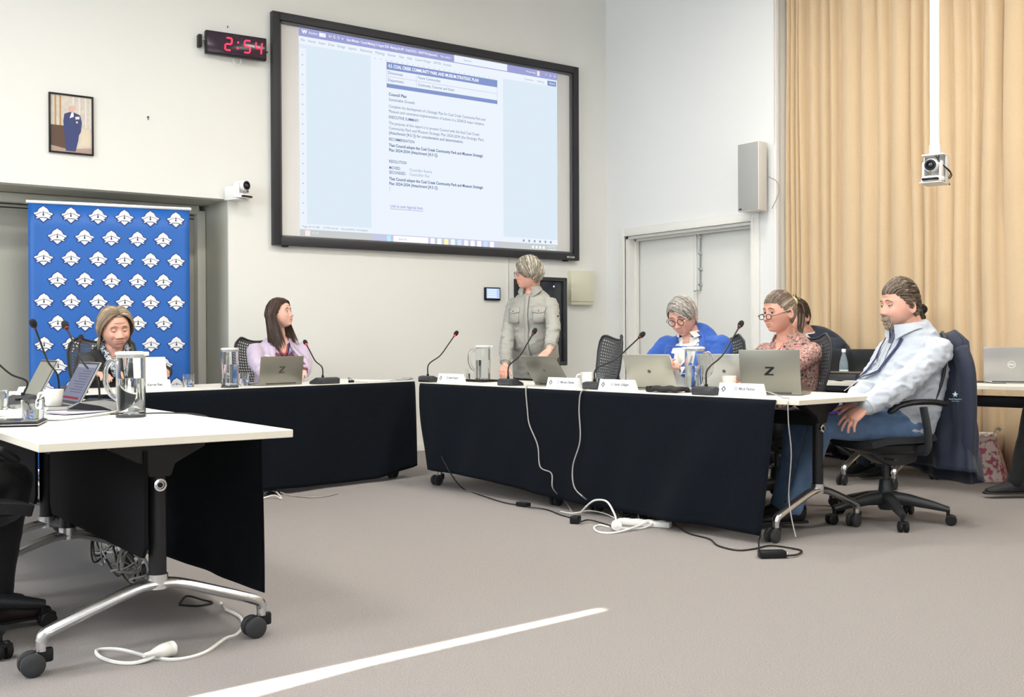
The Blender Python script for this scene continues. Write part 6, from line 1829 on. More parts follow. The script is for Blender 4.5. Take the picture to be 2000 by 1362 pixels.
flat_hand = dict(d=(0, 1, -0.1), n=(0, 0, 1))
# 1 -- person in black before the banner
loc = atd(226, 640, 7.55); loc = np.array([loc[0], loc[1]+0.06, 0.0]); fc = -93
wL = lambda p: tuple(tolocal(loc, fc, p))
hl = M_at(326, 0.62, TT+0.06); hr_ = M_at(200, 0.62, TT+0.06)
R1 = person('seated person in a black cardigan reading a sheet before the banner', tuple(loc), fc, dict(seed=3, width=1.12, depth=1.15, shoulder=0.175, bust=0.03, belly=0.03,
    J=dict(pelvis=(0, -0.10, 0.52), waist=(0, -0.10, 0.66), chest=(0, -0.06, 0.83), upper=(0, -0.03, 0.925), neck=(0, 0.0, 0.985), head=(0, 0.055, 1.118)),
    wrist=(wL(hl+np.array([0.03, 0.0, 0.02])), wL(hr_)), pole=((-0.9, -0.2, -0.5), (0.9, -0.2, -0.5)), hand=(dict(d=(0.3, 0.5, 0.35), n=(-0.8, 0, 0.3), curl=(40, 45, 30), side=1), dict(d=(-0.3, 0.9, 0), n=(0, 0, 1))),
    head=(6, -16, 4), hsize=1.17, headshape=dict(fat=0.75, nose=0.85, brow=0.6), neckr=0.062, lid=0.62, lips=0.5, skin=SKIN_F, browcol=(0.22, 0.13, 0.08),
    hair='bob', haircol=[(0.30, 0.22, 0.14), (0.16, 0.11, 0.07), (0.50, 0.42, 0.33), (0.22, 0.19, 0.16)],
    top=dict(name='cardigan', mat=fabric('black_knit', (0.012, 0.012, 0.014)), wr=0.006, cuff=0.92), legs=dict(knee=((-0.11, 0.32, 0.50), (0.11, 0.32, 0.50)), ankle=((-0.11, 0.34, 0.09), (0.11, 0.34, 0.09)), mat=fabric('black_trouser', (0.012, 0.012, 0.014)))))
sc_m = printed('patterned_scarf', [(0.0, (0.02, 0.03, 0.07)), (0.45, (0.55, 0.60, 0.60)), (0.55, (0.03, 0.05, 0.12)), (0.64, (0.70, 0.72, 0.68))], 55)
J = R1['J']
for s in (-1, 1):
    P = [J['neck']+np.array([s*0.03, -0.075, 0.03]), J['neck']+np.array([s*0.078, -0.02, 0.03]), J['neck']+np.array([s*0.080, 0.04, -0.005]), J['neck']+np.array([s*0.062, 0.092, -0.06]), J['neck']+np.array([s*0.040, 0.125, -0.12]), J['neck']+np.array([s*0.02, 0.15, -0.19])]
    obj('scarf', tube(spline(P, 6), 0.020, 10, rb=0.013, round_cap=True), sc_m, R1['t'])
g = G(); g.add(patch_on(R1['bvh'], -0.05, 0.05, J['neck'][2]-0.15, J['neck'][2]-0.0, 0.003, 8, shape=lambda u, v, x, z: (x*(0.2+0.8*v), z)))
g.cols = [tuple(np.array(SKIN_F)*1.0)]*g.n
obj('neckline', g, MATS['skin_person'], R1['top'], angle=None)
badge(R1, -0.15, 0.885, 0.075, 0.03)
cd = thing('reading_sheet', 'cream card sheet held upright by the person in black', 'paper', tuple(M_at(300, 0.50, TT)), aM-0.12)
obj('sheet', rbox(0, 0, 0.105, 0.20, 0.003, 0.20, 0.001), mat('cream_card', (0.80, 0.78, 0.70), 0.6), cd, M=T(0, 0, 0.0, rx=-0.22))
# 2 -- lilac jacket
loc = atd(545, 640, 8.40); loc = np.array([loc[0], loc[1], 0.0]); fc = -97
wL = lambda p: tuple(tolocal(loc, fc, p))
R2 = person('seated person in a lilac jacket with long brown hair looking up', tuple(loc), fc, dict(seed=5, width=1.0, depth=1.0, shoulder=0.19, bust=0.035,
    J=dict(pelvis=(0, -0.05, 0.56), waist=(0, -0.05, 0.71), chest=(0, -0.03, 0.89), upper=(0, -0.02, 0.985), neck=(0, 0.0, 1.055), head=(0.0, 0.03, 1.235)),
    wrist=(wL(M_at(592, 0.46, TT+0.04)), wL(M_at(520, 0.46, TT+0.04))), pole=((-0.95, -0.15, -0.5), (0.95, -0.15, -0.5)), hand=(dict(d=(0.35, 0.9, 0), n=(0, 0, 1)), dict(d=(-0.35, 0.9, 0), n=(0, 0, 1))),
    head=(44, 9, 0), hsize=0.98, headshape=dict(nose=0.9, brow=0.6, jaw=1.0), neckr=0.046, lid=0.30, look=(8, 6), skin=(0.70, 0.42, 0.33), lips=0.9, browcol=(0.05, 0.03, 0.02),
    hair='long', haircol=[(0.055, 0.030, 0.020), (0.035, 0.02, 0.014), (0.09, 0.052, 0.035)],
    top=dict(name='jacket', mat=fabric('lilac_cloth', (0.56, 0.47, 0.60)), wr=0.007, sleeve=0.022, cuff=0.95), legs=dict(knee=((-0.10, 0.36, 0.50), (0.10, 0.36, 0.50)), ankle=((-0.10, 0.36, 0.09), (0.10, 0.36, 0.09)), mat=fabric('dark_trouser', (0.02, 0.02, 0.03)))))
J = R2['J']; zt_ = J['neck'][2]
g = G(); g.add(patch_on(R2['bvh'], -0.06, 0.06, zt_-0.13, zt_-0.01, 0.003, 8, shape=lambda u, v, x, z: (x*(0.55+0.45*v), z))); g.cols = [(0.70, 0.42, 0.33)]*g.n
obj('neckline', g, MATS['skin_person'], R2['top'], angle=None)
obj('inner_top', patch_on(R2['bvh'], -0.070, 0.070, zt_-0.36, zt_-0.11, 0.005, 8, shape=lambda u, v, x, z: (x*(0.9+0.1*v), z-0.03*(1-(2*u-1)**2)*v)), fabric('burgundy_knit', (0.16, 0.045, 0.07), 0.3, 120), R2['top'], angle=None)
for s in (-1, 1):
    obj('lapel', strip_on(R2['bvh'], [(s*0.075, zt_-0.02), (s*0.082, zt_-0.09), (s*0.088, zt_-0.18), (s*0.083, zt_-0.28), (s*0.075, zt_-0.36)], [0.02, 0.045, 0.055, 0.045, 0.03], 0.008), MATS['lilac_cloth'], R2['top'], angle=None)
    obj('ribbon', strip_on(R2['bvh'], [(s*0.055, zt_-0.015), (s*0.042, zt_-0.07), (s*0.022, zt_-0.115), (s*0.004, zt_-0.145)], 0.013, 0.010), mat('ribbon_red', (0.42, 0.06, 0.05), 0.5), R2['t'], angle=None)
    obj('ribbon', strip_on(R2['bvh'], [(s*0.066, zt_-0.015), (s*0.053, zt_-0.07), (s*0.033, zt_-0.115), (s*0.010, zt_-0.155)], 0.013, 0.010), mat('ribbon_navy', (0.02, 0.025, 0.10), 0.5), R2['t'], angle=None)
h_ = R2['bvh'].ray_cast(Vector((0, 0.6, zt_-0.205)), Vector((0, -1, 0)))
mp = h_[0] if h_[0] else Vector((0, 0.15, zt_-0.205))
obj('medal', swap(lathe([(0.026, 0), (0.028, 0.003), (0.026, 0.006), (0.018, 0.007), (0.001, 0.006)], 22), 'xzy'), mat('gold_medal', (0.75, 0.58, 0.28), 0.25, 1.0), R2['t'], M=T(mp[0], mp[1]+0.012, mp[2]))
obj('medal_link', tube([(mp[0], mp[1]+0.012, mp[2]+0.02), (mp[0], mp[1]+0.012, mp[2]+0.06)], 0.004, 6), MATS['gold_medal'], R2['t'])
badge(R2, 0.135, zt_-0.150, 0.085, 0.026, 0.2)
# 3 -- standing person in the grey shirt
loc = np.array([5.03, 6.72, 0.0]); fc = 214
wL = lambda p: tuple(tolocal(loc, fc, p))
gr = fabric('grey_linen', (0.33, 0.33, 0.30), 0.10, 90, 0.35, 380)
R3 = person('standing person in a pale grey linen shirt leaning hands on the table', tuple(loc), fc, dict(seed=8, stand=True, width=0.98, depth=1.08, shoulder=0.168, bust=0.03, belly=0.025,
    J=dict(pelvis=(0, -0.05, 0.90), waist=(0, -0.02, 1.04), chest=(0, 0.03, 1.215), upper=(0, 0.05, 1.335), neck=(0, 0.07, 1.412), head=(0, 0.12, 1.535)),
    wrist=(wL(R_at(1072, 0.70, TT+0.09)), wL(R_at(986, 0.72, TT+0.09))), pole=((-0.8, -0.6, -0.1), (0.8, -0.6, 0.0)),
    hand=(dict(d=(0.25, 0.75, -0.45), n=(0, 0.4, 0.9), curl=(10, 15, 10), spread=14), dict(d=(-0.15, 0.75, -0.5), n=(0, 0.5, 0.9), curl=(30, 30, 20))),
    head=(-52, -4, 0), hsize=1.02, headshape=dict(nose=0.9, fat=0.3), neckr=0.060, lid=0.35, skin=(0.66, 0.36, 0.28), lips=0.7, browcol=(0.20, 0.16, 0.12),
    hair='short', haircol=[(0.27, 0.24, 0.185), (0.11, 0.095, 0.075), (0.52, 0.49, 0.42), (0.18, 0.155, 0.12)], glasses=dict(key='dark', col=(0.03, 0.02, 0.02), r=0.022), earring=True,
    top=dict(name='shirt', mat=gr, wr=0.009, ws=13, sleeve=0.014, cuff=0.84, hem=0.16), legs=dict(knee=((-0.10, 0.02, 0.48), (0.10, 0.02, 0.48)), ankle=((-0.11, -0.02, 0.09), (0.11, -0.02, 0.09)), mat=fabric('dark_slacks', (0.02, 0.02, 0.024)), shoe=mat('brown_leather', (0.10, 0.04, 0.03), 0.4))))
J = R3['J']; zn = J['neck'][2]
collar(R3, gr, 0.070, 0.044, 0.8, 0.02, 0.050, yo=0.012)
obj('placket', strip_on(R3['bvh'], [(0.0, zn-0.05-0.05*i) for i in range(13)], 0.032, 0.005), gr, R3['top'], angle=None)
obj('placket_edge', strip_on(R3['bvh'], [(-0.017, zn-0.05-0.05*i) for i in range(13)], 0.004, 0.006, th=0.003), mat('seam_dark', (0.10, 0.10, 0.09), 0.9), R3['top'], angle=None)
for s in (-1, 1):
    pk = obj('pocket', patch_on(R3['bvh'], s*0.10-0.045, s*0.10+0.045, zn-0.26, zn-0.155, 0.004, 6, 0.004), gr, R3['top'], angle=None)
    obj('pocket_flap', patch_on(R3['bvh'], s*0.10-0.050, s*0.10+0.050, zn-0.178, zn-0.14, 0.009, 6, 0.004, shape=lambda u, v, x, z: (x, z-0.012*(1-abs(2*u-1))*(1-v))), gr, pk, angle=None)
    h_ = R3['bvh'].ray_cast(Vector((s*0.10, 0.6, zn-0.172)), Vector((0, -1, 0)))
    if h_[0]: obj('button', ellip(tuple(h_[0]+h_[1]*0.014), (0.005, 0.004, 0.005), 10, 6), mat('button_dark', (0.08, 0.08, 0.07), 0.4), pk)
E_, W_ = R3['Ar'][-1]; S_ = R3['Sh'][-1]
obj('sleeve_button', ellip(tuple(S_*0.45+E_*0.55+np.array([-0.055, 0.035, 0.01])), (0.008, 0.006, 0.008), 10, 6), M_black, R3['top'])
# 4 -- blue jacket
loc = atd(1340, 640, 7.2); loc = np.array([loc[0]+0.03, loc[1]-0.03, 0.0]); fc = 204
wL = lambda p: tuple(tolocal(loc, fc, p))
bl = fabric('royal_blue_cloth', (0.022, 0.085, 0.36), 0.12, 40)
R4 = person('seated person in a royal blue jacket with short silver hair looking down', tuple(loc), fc, dict(seed=13, width=1.17, depth=1.18, shoulder=0.185, bust=0.04, belly=0.03, twist=-8, shtilt=-0.0,
    J=dict(pelvis=(0, -0.06, 0.55), waist=(0, -0.06, 0.70), chest=(0.0, -0.04, 0.90), upper=(0.0, -0.02, 1.015), neck=(0.01, 0.02, 1.065), head=(0.035, 0.085, 1.178)),
    wrist=(wL(atd(1330, 718, 7.0)), wL(atd(1292, 712, 7.0))), pole=((-0.9, -0.3, -0.5), (0.9, -0.3, -0.5)),
    hand=(dict(d=(0.75, 0.5, 0.2), n=(0, 0.5, 0.8), curl=(45, 50, 30)), dict(d=(-0.55, 0.7, 0.25), n=(0.2, 0.5, 0.8), curl=(40, 50, 30))),
    head=(-6, -27, 5), hsize=1.06, headshape=dict(fat=0.35), neckr=0.054, lid=0.55, skin=(0.64, 0.36, 0.28), lips=0.5, browcol=(0.18, 0.14, 0.11),
    hair='swept', haircol=[(0.30, 0.28, 0.25), (0.50, 0.48, 0.46), (0.14, 0.12, 0.105), (0.24, 0.21, 0.18)], glasses=dict(key='black', col=(0.02, 0.02, 0.025), r=0.022, h=0.95, t=0.0024, tm=mat('gold_temple', (0.5, 0.38, 0.2), 0.3, 1.0)), earring=True,
    top=dict(name='jacket', mat=bl, wr=0.007, sleeve=0.022, cuff=0.86), legs=dict(knee=((-0.11, 0.38, 0.50), (0.11, 0.38, 0.50)), ankle=((-0.11, 0.40, 0.09), (0.11, 0.40, 0.09)), mat=MATS['dark_slacks'], shoe=mat('grey_shoe', (0.25, 0.25, 0.25), 0.6))))
J = R4['J']; zn = J['neck'][2]; wt = fabric('white_blouse', (0.74, 0.72, 0.68), 0.04, 30)
obj('blouse', patch_on(R4['bvh'], -0.10, 0.10, zn-0.42, zn-0.03, 0.004, 10, 0.006, shape=lambda u, v, x, z: (x*(0.55+0.65*math.sin(PI*min(1, 0.15+v*0.8))), z)), wt, R4['top'], angle=None)
for s in (-1, 1):
    obj('lapel', strip_on(R4['bvh'], [(s*0.07, zn-0.01), (s*0.092, zn-0.07), (s*0.112, zn-0.15), (s*0.105, zn-0.25), (s*0.085, zn-0.36)], [0.03, 0.06, 0.075, 0.05, 0.03], 0.010), bl, R4['top'], angle=None)
    obj('blouse_edge', strip_on(R4['bvh'], [(s*0.045, zn+0.0), (s*0.05, zn-0.06), (s*0.035, zn-0.14), (s*0.015, zn-0.22)], 0.03, 0.010), wt, R4['top'], angle=None)
collar(R4, wt, 0.064, 0.03, 1.2, 0.02, 0.02, yo=0.012, name='blouse_collar')
collar(R4, bl, 0.078, 0.024, 1.9, 0.03, 0.03, yo=-0.01, name='jacket_collar')
badge(R4, -0.125, zn-0.18, 0.085, 0.03, 0.12)
h_ = R4['bvh'].ray_cast(Vector((-0.105, 0.6, zn-0.27)), Vector((0, -1, 0)))
if h_[0]: obj('button', swap(lathe([(0.012, 0), (0.012, 0.004), (0.009, 0.006)], 14), 'xzy'), mat('button_navy', (0.03, 0.035, 0.07), 0.4), R4['top'], M=T(h_[0][0], h_[0][1]+0.012, h_[0][2]))
# 5 -- floral blouse
loc = atd(1520, 640, 6.62); loc = np.array([loc[0]+0.02, loc[1], 0.0]); fc = 186
wL = lambda p: tuple(tolocal(loc, fc, p))
flo = printed('floral_print', [(0.0, (0.06, 0.03, 0.035)), (0.40, (0.30, 0.20, 0.15)), (0.47, (0.45, 0.36, 0.30)), (0.53, (0.16, 0.10, 0.07)), (0.57, (0.62, 0.08, 0.16)), (0.62, (0.70, 0.48, 0.44))], 62, 4)
R5 = person('seated person in a floral blouse with a ponytail and glasses low on the nose', tuple(loc), fc, dict(seed=17, width=1.0, depth=1.05, shoulder=0.175, bust=0.035,
    J=dict(pelvis=(0, -0.06, 0.55), waist=(0, -0.09, 0.70), chest=(0, -0.09, 0.88), upper=(0, -0.08, 0.975), neck=(0, -0.05, 1.04), head=(0, 0.01, 1.185)),
    wrist=(wL(R_at(1470, 0.62, TT+0.05)), wL(R_at(1437, 0.66, TT+0.05))), pole=((-0.9, -0.3, -0.5), (0.9, -0.3, -0.5)), hand=(dict(d=(0.2, 0.9, 0), n=(0, 0, 1)), dict(d=(-0.2, 0.9, -0.05), n=(0, 0, 1))),
    head=(-16, -7, 0), hsize=1.07, headshape=dict(nose=0.95, brow=0.7), neckr=0.050, lid=0.34, look=(30, 4), skin=(0.68, 0.36, 0.27), lips=0.55, browcol=(0.10, 0.06, 0.045),
    hair='pony', haircol=[(0.14, 0.10, 0.07), (0.08, 0.055, 0.04), (0.28, 0.22, 0.16), (0.40, 0.34, 0.28)], glasses=dict(key='black', col=(0.02, 0.02, 0.025), r=0.022, h=0.62, sq=0.6, dz=-0.016, dy=0.006, t=0.0024),
    top=dict(name='blouse', mat=flo, wr=0.007, sleeve=0.02, cuff=0.9), legs=dict(knee=((-0.10, 0.40, 0.50), (0.10, 0.40, 0.50)), ankle=((-0.11, 0.42, 0.09), (0.11, 0.42, 0.09)), mat=MATS['dark_slacks'])))
J = R5['J']; zn = J['neck'][2]
collar(R5, flo, 0.062, 0.022, 1.5, 0.02, 0.03)
obj('hair_tie', tube([(0.022*math.cos(a), -0.112+0.006*math.sin(a), 0.052+0.022*math.sin(a)) for a in np.linspace(0, 2*PI, 14)], 0.007, 8), mat('yellow_tie', (0.72, 0.68, 0.35), 0.7), R5['t'], M=R5['HM'])
g = G(); g.add(patch_on(R5['bvh'], -0.04, 0.04, zn-0.10, zn-0.0, 0.003, 8, shape=lambda u, v, x, z: (x*(0.15+0.85*v), z))); g.cols = [(0.68, 0.36, 0.27)]*g.n
obj('neckline', g, MATS['skin_person'], R5['top'], angle=None)
obj('placket', strip_on(R5['bvh'], [(-0.01, zn-0.10-0.04*i) for i in range(8)], 0.012, 0.005), mat('dark_trim', (0.03, 0.02, 0.02), 0.8), R5['top'], angle=None)
E_, W_ = R5['Ar'][1]; d_ = nrm(W_-E_)
for q in range(4):
    c_ = E_+(W_-E_)*(0.80+0.05*q)
    obj('striped_cuff', tube([c_-d_*0.006, c_+d_*0.006], 0.054, 16), mat('pink_stripe', (0.60, 0.12, 0.18), 0.8) if q % 2 else mat('pale_stripe', (0.78, 0.70, 0.68), 0.8), R5['top'])
# 6 -- dark suit behind
loc = np.array([7.10, 5.64, 0.0]); fc = 172
navy = fabric('navy_suiting', (0.014, 0.020, 0.038))
R6 = person('person in a dark navy suit partly hidden behind the ponytail', tuple(loc), fc, dict(seed=19, width=1.18, depth=1.15, shoulder=0.195,
    J=dict(pelvis=(0, -0.20, 0.56), waist=(0, -0.18, 0.70), chest=(0, -0.07, 0.90), upper=(0, 0.02, 1.0), neck=(0, 0.12, 1.06), head=(0, 0.22, 1.20)), wrist=((-0.16, 0.48, 0.78), (0.16, 0.48, 0.78)), hand=(flat_hand, flat_hand),
    head=(5, -8, 0), hsize=1.02, skin=(0.62, 0.34, 0.26), hair='mens', haircol=[(0.035, 0.025, 0.02), (0.05, 0.035, 0.028)], voxel=0.006, top=dict(name='suit_jacket', mat=navy, wr=0.006, sleeve=0.02),
    legs=dict(knee=((-0.10, 0.42, 0.50), (0.10, 0.42, 0.50)), ankle=((-0.11, 0.40, 0.09), (0.11, 0.40, 0.09)), mat=navy)))
collar(R6, mat('white_shirt', (0.75, 0.75, 0.74), 0.8), 0.060, 0.03, 0.8)
collar(R6, navy, 0.075, 0.02, 1.6, 0.03, 0.04, name='jacket_collar')
# 7 -- bearded person at the table end
loc = np.array([5.24, 3.62, 0.0]); fc = 152
wL = lambda p: tuple(tolocal(loc, fc, p))
shm = fabric('pale_blue_shirting', (0.46, 0.50, 0.56), 0.25, 260, 0.3, 420)
jean = fabric('blue_denim', (0.10, 0.175, 0.31), 0.40, 22, 0.5, 500)
R7 = person('seated bearded person in a pale blue shirt and jeans beside the table end', tuple(loc), fc, dict(seed=23, size=1.06, width=1.12, depth=1.22, shoulder=0.182, belly=0.055,
    J=dict(pelvis=(0, 0.02, 0.575), waist=(0, -0.05, 0.68), chest=(0, -0.075, 0.87), upper=(0, -0.085, 0.99), neck=(0, -0.06, 1.07), head=(0, -0.01, 1.20)), twist=12,
    wrist=(wL(atd(1668, 812, 5.62)), wL(atd(1652, 806, 5.80))), pole=((-0.55, -0.7, -0.6), (0.55, -0.7, -0.6)),
    hand=(dict(d=(0.10, 0.75, -0.62), n=(-0.45, 0.6, 0.55), curl=((12, 20, 12), (18, 20, 12), (22, 24, 14), (26, 26, 16)), spread=16, thumb=42), dict(d=(0.0, 0.95, -0.22), n=(0.25, 0.2, 0.9), curl=(20, 25, 16), spread=8)), hscale=1.05,
    head=(7, -4, 0), hsize=1.12, headshape=dict(nose=0.85, brow=1.5, fat=0.35, chin=1.2), neckr=0.074, lid=0.42, look=(-6, -4), skin=(0.70, 0.38, 0.29), lips=0.35, beard=(0.24, 0.19, 0.14), browcol=(0.10, 0.06, 0.04), iris=(0.12, 0.16, 0.2),
    hair='mens', haircol=[(0.095, 0.065, 0.045), (0.06, 0.04, 0.028), (0.15, 0.11, 0.08), (0.24, 0.20, 0.165)],
    top=dict(name='shirt', mat=shm, wr=0.015, ws=12, sleeve=0.022, cuff=0.93, hem=0.05, voxel=0.0065, neckup=0.03), legs=dict(knee=((-0.14, 0.52, 0.55), (0.15, 0.53, 0.56)), ankle=((-0.10, 0.66, 0.10), (0.14, 0.64, 0.09)), mat=jean, shoe=M_black)))
J = R7['J']; zn = J['neck'][2]
inner = fabric('navy_check_lining', (0.10, 0.12, 0.18), 0.6, 150)
collar(R7, shm, 0.086, 0.050, 0.42, 0.02, 0.055, yo=0.016)
obj('open_neck', patch_on(R7['bvh'], -0.035, 0.035, zn-0.10, zn+0.0, 0.004, 6, shape=lambda u, v, x, z: (x*(0.2+0.8*v), z)), inner, R7['top'], angle=None)
obj('placket', strip_on(R7['bvh'], [(0.0, zn-0.08-0.045*i) for i in range(9)], 0.034, 0.006), shm, R7['top'], angle=None)
for s in (-1, 1):
    obj('lanyard', strip_on(R7['bvh'], [(s*0.080, zn-0.05), (s*0.073, zn-0.10), (s*0.055, zn-0.16), (s*0.03, zn-0.23), (s*0.008, zn-0.28)], 0.016, 0.010), mat('lanyard_navy', (0.02, 0.025, 0.09), 0.6), R7['t'], angle=None)
h_ = R7['bvh'].ray_cast(Vector((0, 0.8, zn-0.32)), Vector((0, -1, 0)))
if h_[0]:
    n_ = h_[1]; Mb = Matrix.Translation(h_[0]+n_*0.012)@n_.to_track_quat('Y', 'Z').to_matrix().to_4x4()
    cb_ = obj('id_card', rbox(0, 0, 0, 0.06, 0.003, 0.09, 0.001), M_card, R7['t'], M=Mb)
    obj('id_band', rbox(0, 0.002, -0.02, 0.055, 0.001, 0.035, 0.0003), mat('id_navy', (0.03, 0.03, 0.12), 0.5), cb_)
pn = wL(atd(1632, 806, 5.72)); pn2 = wL(atd(1606, 812, 5.68))
pen = thing('pen', 'violet pen held between the bearded person\'s hands', 'pen', tuple(atd(1628, 806, 5.66)), 0)
q_ = np.array(atd(1596, 810, 5.62))-np.array(atd(1628, 806, 5.66)); q_ = nrm(q_)*0.14
obj('barrel', tube([(-q_*0.3), (q_*0.6)], 0.0045, 10), mat('violet_plastic', (0.10, 0.05, 0.45), 0.3), pen)
obj('tip', tube([(q_*0.6), (q_*0.7)], [0.004, 0.001], 10), M_alu, pen)
# 8 -- person with a hair bun behind
loc = np.array([7.20, 4.84, 0.0]); fc = 168
R8 = person('person with a dark hair bun hidden behind the bearded person', tuple(loc), fc, dict(seed=29, width=0.95, voxel=0.007, wrist=((-0.15, 0.40, 0.78), (0.15, 0.40, 0.78)), hand=(flat_hand, flat_hand),
    J=dict(pelvis=(0, -0.05, 0.52), waist=(0, -0.05, 0.66), chest=(0, -0.03, 0.82), upper=(0, -0.02, 0.92), neck=(0, 0.0, 0.98), head=(0, 0.04, 1.17)),
    skin=SKIN_F, hair='bun', haircol=[(0.02, 0.014, 0.012), (0.03, 0.02, 0.016)], top=dict(name='jumper', mat=fabric('black_jumper', (0.012, 0.012, 0.014)), voxel=0.010), legs=dict(knee=((-0.1, 0.40, 0.50), (0.1, 0.40, 0.50)), ankle=((-0.1, 0.40, 0.09), (0.1, 0.40, 0.09)), mat=navy)))
# 9 -- person cut off by the left picture edge
loc = np.array([0.48, 4.25, 0.0]); fc = 4
R9 = person('seated person cut off by the left edge, only trousers and dark shoe showing', tuple(loc), fc, dict(seed=31, voxel=0.008, J=dict(pelvis=(0, -0.12, 0.55), waist=(0, -0.16, 0.70), chest=(0, -0.16, 0.88), upper=(0, -0.15, 0.99), neck=(0, -0.13, 1.06), head=(0, -0.10, 1.20)), wrist=((-0.10, -0.02, 0.66), (0.10, -0.02, 0.66)), hand=(flat_hand, flat_hand), skin=SKIN_F, hair='mens', haircol=[(0.06, 0.045, 0.03), (0.08, 0.06, 0.04)],
    top=dict(name='jumper', mat=fabric('charcoal_jumper', (0.02, 0.02, 0.022)), voxel=0.010), legs=dict(knee=((-0.12, 0.30, 0.52), (0.12, 0.30, 0.52)), ankle=((-0.15, 0.22, 0.095), (0.13, 0.24, 0.095)), foot=((0.1, 1, 0), (-0.1, 1, 0)), mat=fabric('black_trouser2', (0.006, 0.006, 0.0065)), shoe=mat('dark_brown_shoe', (0.018, 0.009, 0.008), 0.5))))
# 10 -- person cut off by the right picture edge
loc = np.array([7.18, 3.42, 0.0]); fc = 172
R10 = person('seated person cut off by the right edge, black trousers and trainer showing', tuple(loc), fc, dict(seed=37, voxel=0.008, wrist=((-0.16, 0.34, 0.78), (0.16, 0.34, 0.78)), hand=(flat_hand, flat_hand), skin=SKIN_F, hair='mens', haircol=[(0.06, 0.045, 0.03), (0.08, 0.06, 0.04)],
    top=dict(name='jumper', mat=MATS['charcoal_jumper'], voxel=0.010), legs=dict(knee=((-0.12, 0.48, 0.55), (0.16, 0.50, 0.55)), ankle=((-0.10, 0.52, 0.10), (0.22, 0.60, 0.10)), foot=((0.2, 1, 0), (0.5, 1, 0)), mat=fabric('black_trouser3', (0.005, 0.0055, 0.007)), shoe=mat('black_trainer', (0.02, 0.02, 0.024), 0.6, bump=0.4, bscale=300))))

# ------------------------------------------------------------------ chairs
def low_chair(x, y, face, label):
    c = place_chair(x, y, face, label)
    for ch in list(c.children):
        if ch.name.split('.')[0] in ('backrest', 'back_rim', 'back_support'): bpy.data.objects.remove(ch)
    return c
def seat_at(R, back, label, dface=0):
    t = R['t']; a = t.rotation_euler[2]+PI/2
    x, y = t.location[0]-math.cos(a)*back, t.location[1]-math.sin(a)*back
    return place_chair(x, y, math.degrees(a)+dface, label)
place_chair(5.18, 3.66, 158, 'black office chair of the bearded person with a jacket on it')
seat_at(R1, 0.14, 'mesh-backed chair behind the person in black')
seat_at(R2, 0.10, 'mesh-backed chair of the person in the lilac jacket', 14)
c = R_at(1188, 1.12, 0)
place_chair(c[0]-0.20, c[1]+0.06, 160, 'empty mesh-backed office chair left of the blue jacket')
seat_at(R4, 0.06, 'mesh-backed chair of the person in the blue jacket', -22)
seat_at(R5, -0.04, 'mesh-backed chair of the person in the floral blouse', -14)
low_chair(7.28, 5.61, 172, 'swivel seat under the person in the dark suit')
low_chair(7.22, 4.83, 168, 'swivel seat under the person with the hair bun')
place_chair(0.55, 4.06, 4, 'black office chair cut off by the left picture edge')
place_chair(7.30, 3.40, 172, 'office chair of the person cut off by the right edge')

# jacket hung over the bearded person's chair
jk = thing('hung_jacket', 'dark navy jacket hung over the bearded person\'s chair back', 'jacket', (5.18, 3.66, 0), math.radians(158-90))
def jfn(u, v):
    a = 2*PI*u
    z = 1.035-0.73*v
    w = float(np.interp(v, [0, 0.06, 0.2, 0.5, 0.8, 1.0], [0.14, 0.235, 0.265, 0.27, 0.30, 0.33])); d = float(np.interp(v, [0, 0.06, 0.25, 0.6, 1.0], [0.03, 0.06, 0.075, 0.085, 0.10]))
    yc = float(np.interp(v, [0, 0.3, 0.6, 1.0], [-0.33, -0.33, -0.32, -0.34]))
    c, s = math.cos(a), math.sin(a)
    x = w*np.sign(c)*abs(c)**0.8; y = yc-d*s
    f = 0.016*math.sin(a*7+v*3)*v+0.010*math.sin(a*13-v*5)*v+0.012*math.sin(a*3+v*9)
    zz = z+0.05*abs(c)**2*(v < 0.3)*(0.3-v)*2-0.10*v*(s > 0)*abs(s)
    return (x*(1+f*1.5), y-f*np.sign(s)*0.9, zz)
V, F = surf(jfn, 72, 30)
jm = fabric('navy_softshell', (0.014, 0.020, 0.042), 0.15, 50, 0.3, 350, 0.7)
obj('jacket_body', thick((V, F), 0.006), jm, jk, angle=None)
V, F = ellip((0, -0.31, 1.025), (0.15, 0.045, 0.025), 20, 8); obj('collar_fold', (V, F), jm, jk)
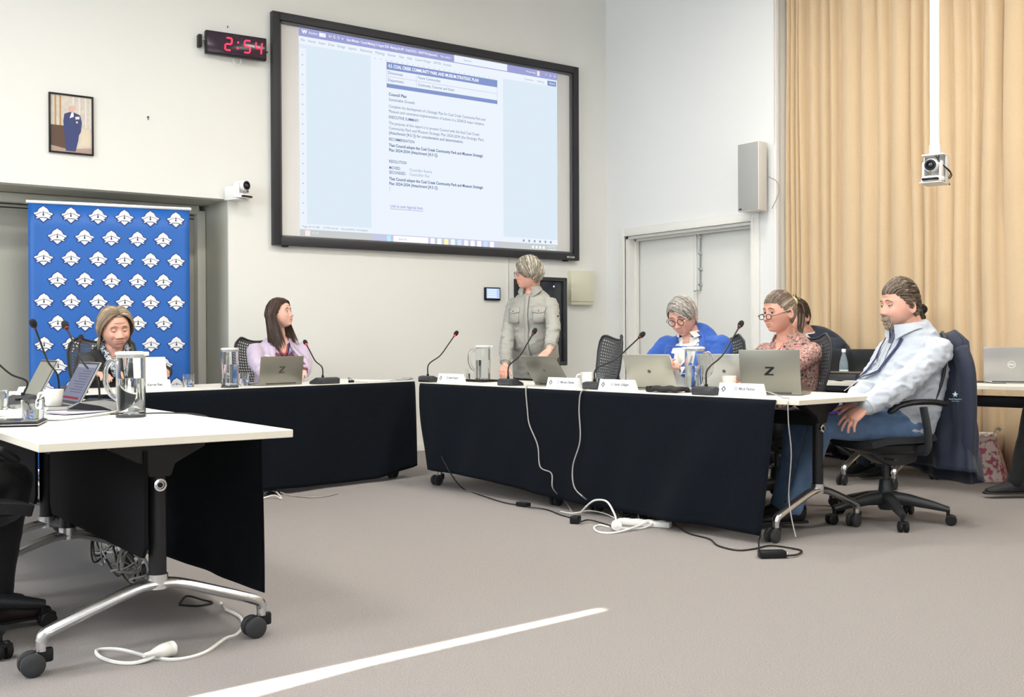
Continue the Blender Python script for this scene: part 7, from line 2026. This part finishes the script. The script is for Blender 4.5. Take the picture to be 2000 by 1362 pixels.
for s in (-1, 1):
    P = spline([(s*0.24, -0.29, 0.96), (s*0.285, -0.30, 0.85), (s*0.29, -0.31, 0.65), (s*0.27, -0.32, 0.45), (s*0.26, -0.33, 0.36)], 6)
    obj('sleeve', tube(P, np.interp(np.linspace(0, 1, len(P)), [0, .3, 1], [0.06, 0.062, 0.045]), 14, rb=np.interp(np.linspace(0, 1, len(P)), [0, .3, 1], [0.04, 0.038, 0.03])), jm, jk, angle=None)

# embroidered crest on the hung jacket, on the side turned to the room
bpy.context.view_layer.update()
_jb = [c for c in jk.children if c.name.startswith('jacket_body')][0]
_bm = bmesh.new(); _bm.from_mesh(_jb.data); _jv = BVHTree.FromBMesh(_bm); _bm.free()
_inv = jk.matrix_world.inverted()
def on_jacket(px, py):
    o = _inv@Vector(CAM); d = (_inv.to_3x3()@Vector(ray(px, py))).normalized()
    return _jv.ray_cast(o, d)
_h = on_jacket(1868, 770)
if _h[0] is not None:
    n = _h[1]
    if n.dot(_inv.to_3x3()@Vector(ray(1872, 752))) > 0: n = -n
    Mx = Matrix.Translation(_h[0]+n*0.022)@Matrix.Scale(0.62, 4)@n.to_track_quat('Z', 'Y').to_matrix().to_4x4()
    em = obj('embroidered_crest', prism([(0.0, 0.026), (0.008, 0.008), (0.026, 0.004), (0.010, -0.006), (0.014, -0.024), (0.0, -0.012), (-0.014, -0.024), (-0.010, -0.006), (-0.026, 0.004), (-0.008, 0.008)], 0, 0.0015), mat('pale_blue_thread', (0.45, 0.60, 0.70), 0.8), jk, M=Mx)
    text('lettering', 'South Gippsland', 0.016, MATS['pale_blue_thread'], jk, Mx@T(0, -0.042, 0.001), 'CENTER')
    text('lettering', 'SHIRE COUNCIL', 0.009, MATS['pale_blue_thread'], jk, Mx@T(0, -0.060, 0.001), 'CENTER')
# ------------------------------------------------------------------ lettering becomes real mesh
bpy.context.view_layer.update()
_dg = bpy.context.evaluated_depsgraph_get()
for o in [o for o in COL.objects if o.type == 'FONT']:
    me = bpy.data.meshes.new_from_object(o.evaluated_get(_dg))
    n = link(o.name, me, o.parent); M_ = o.matrix_local.copy()
    fit = o.get('fit')
    if fit and len(me.vertices):
        V = getv(me); w = V[:, 0].max()-V[:, 0].min()
        M_ = M_@Matrix.Diagonal((fit/w, 1, 1, 1))
    n.matrix_local = M_
    nm = o.name
    bpy.data.objects.remove(o)
    n.name = nm
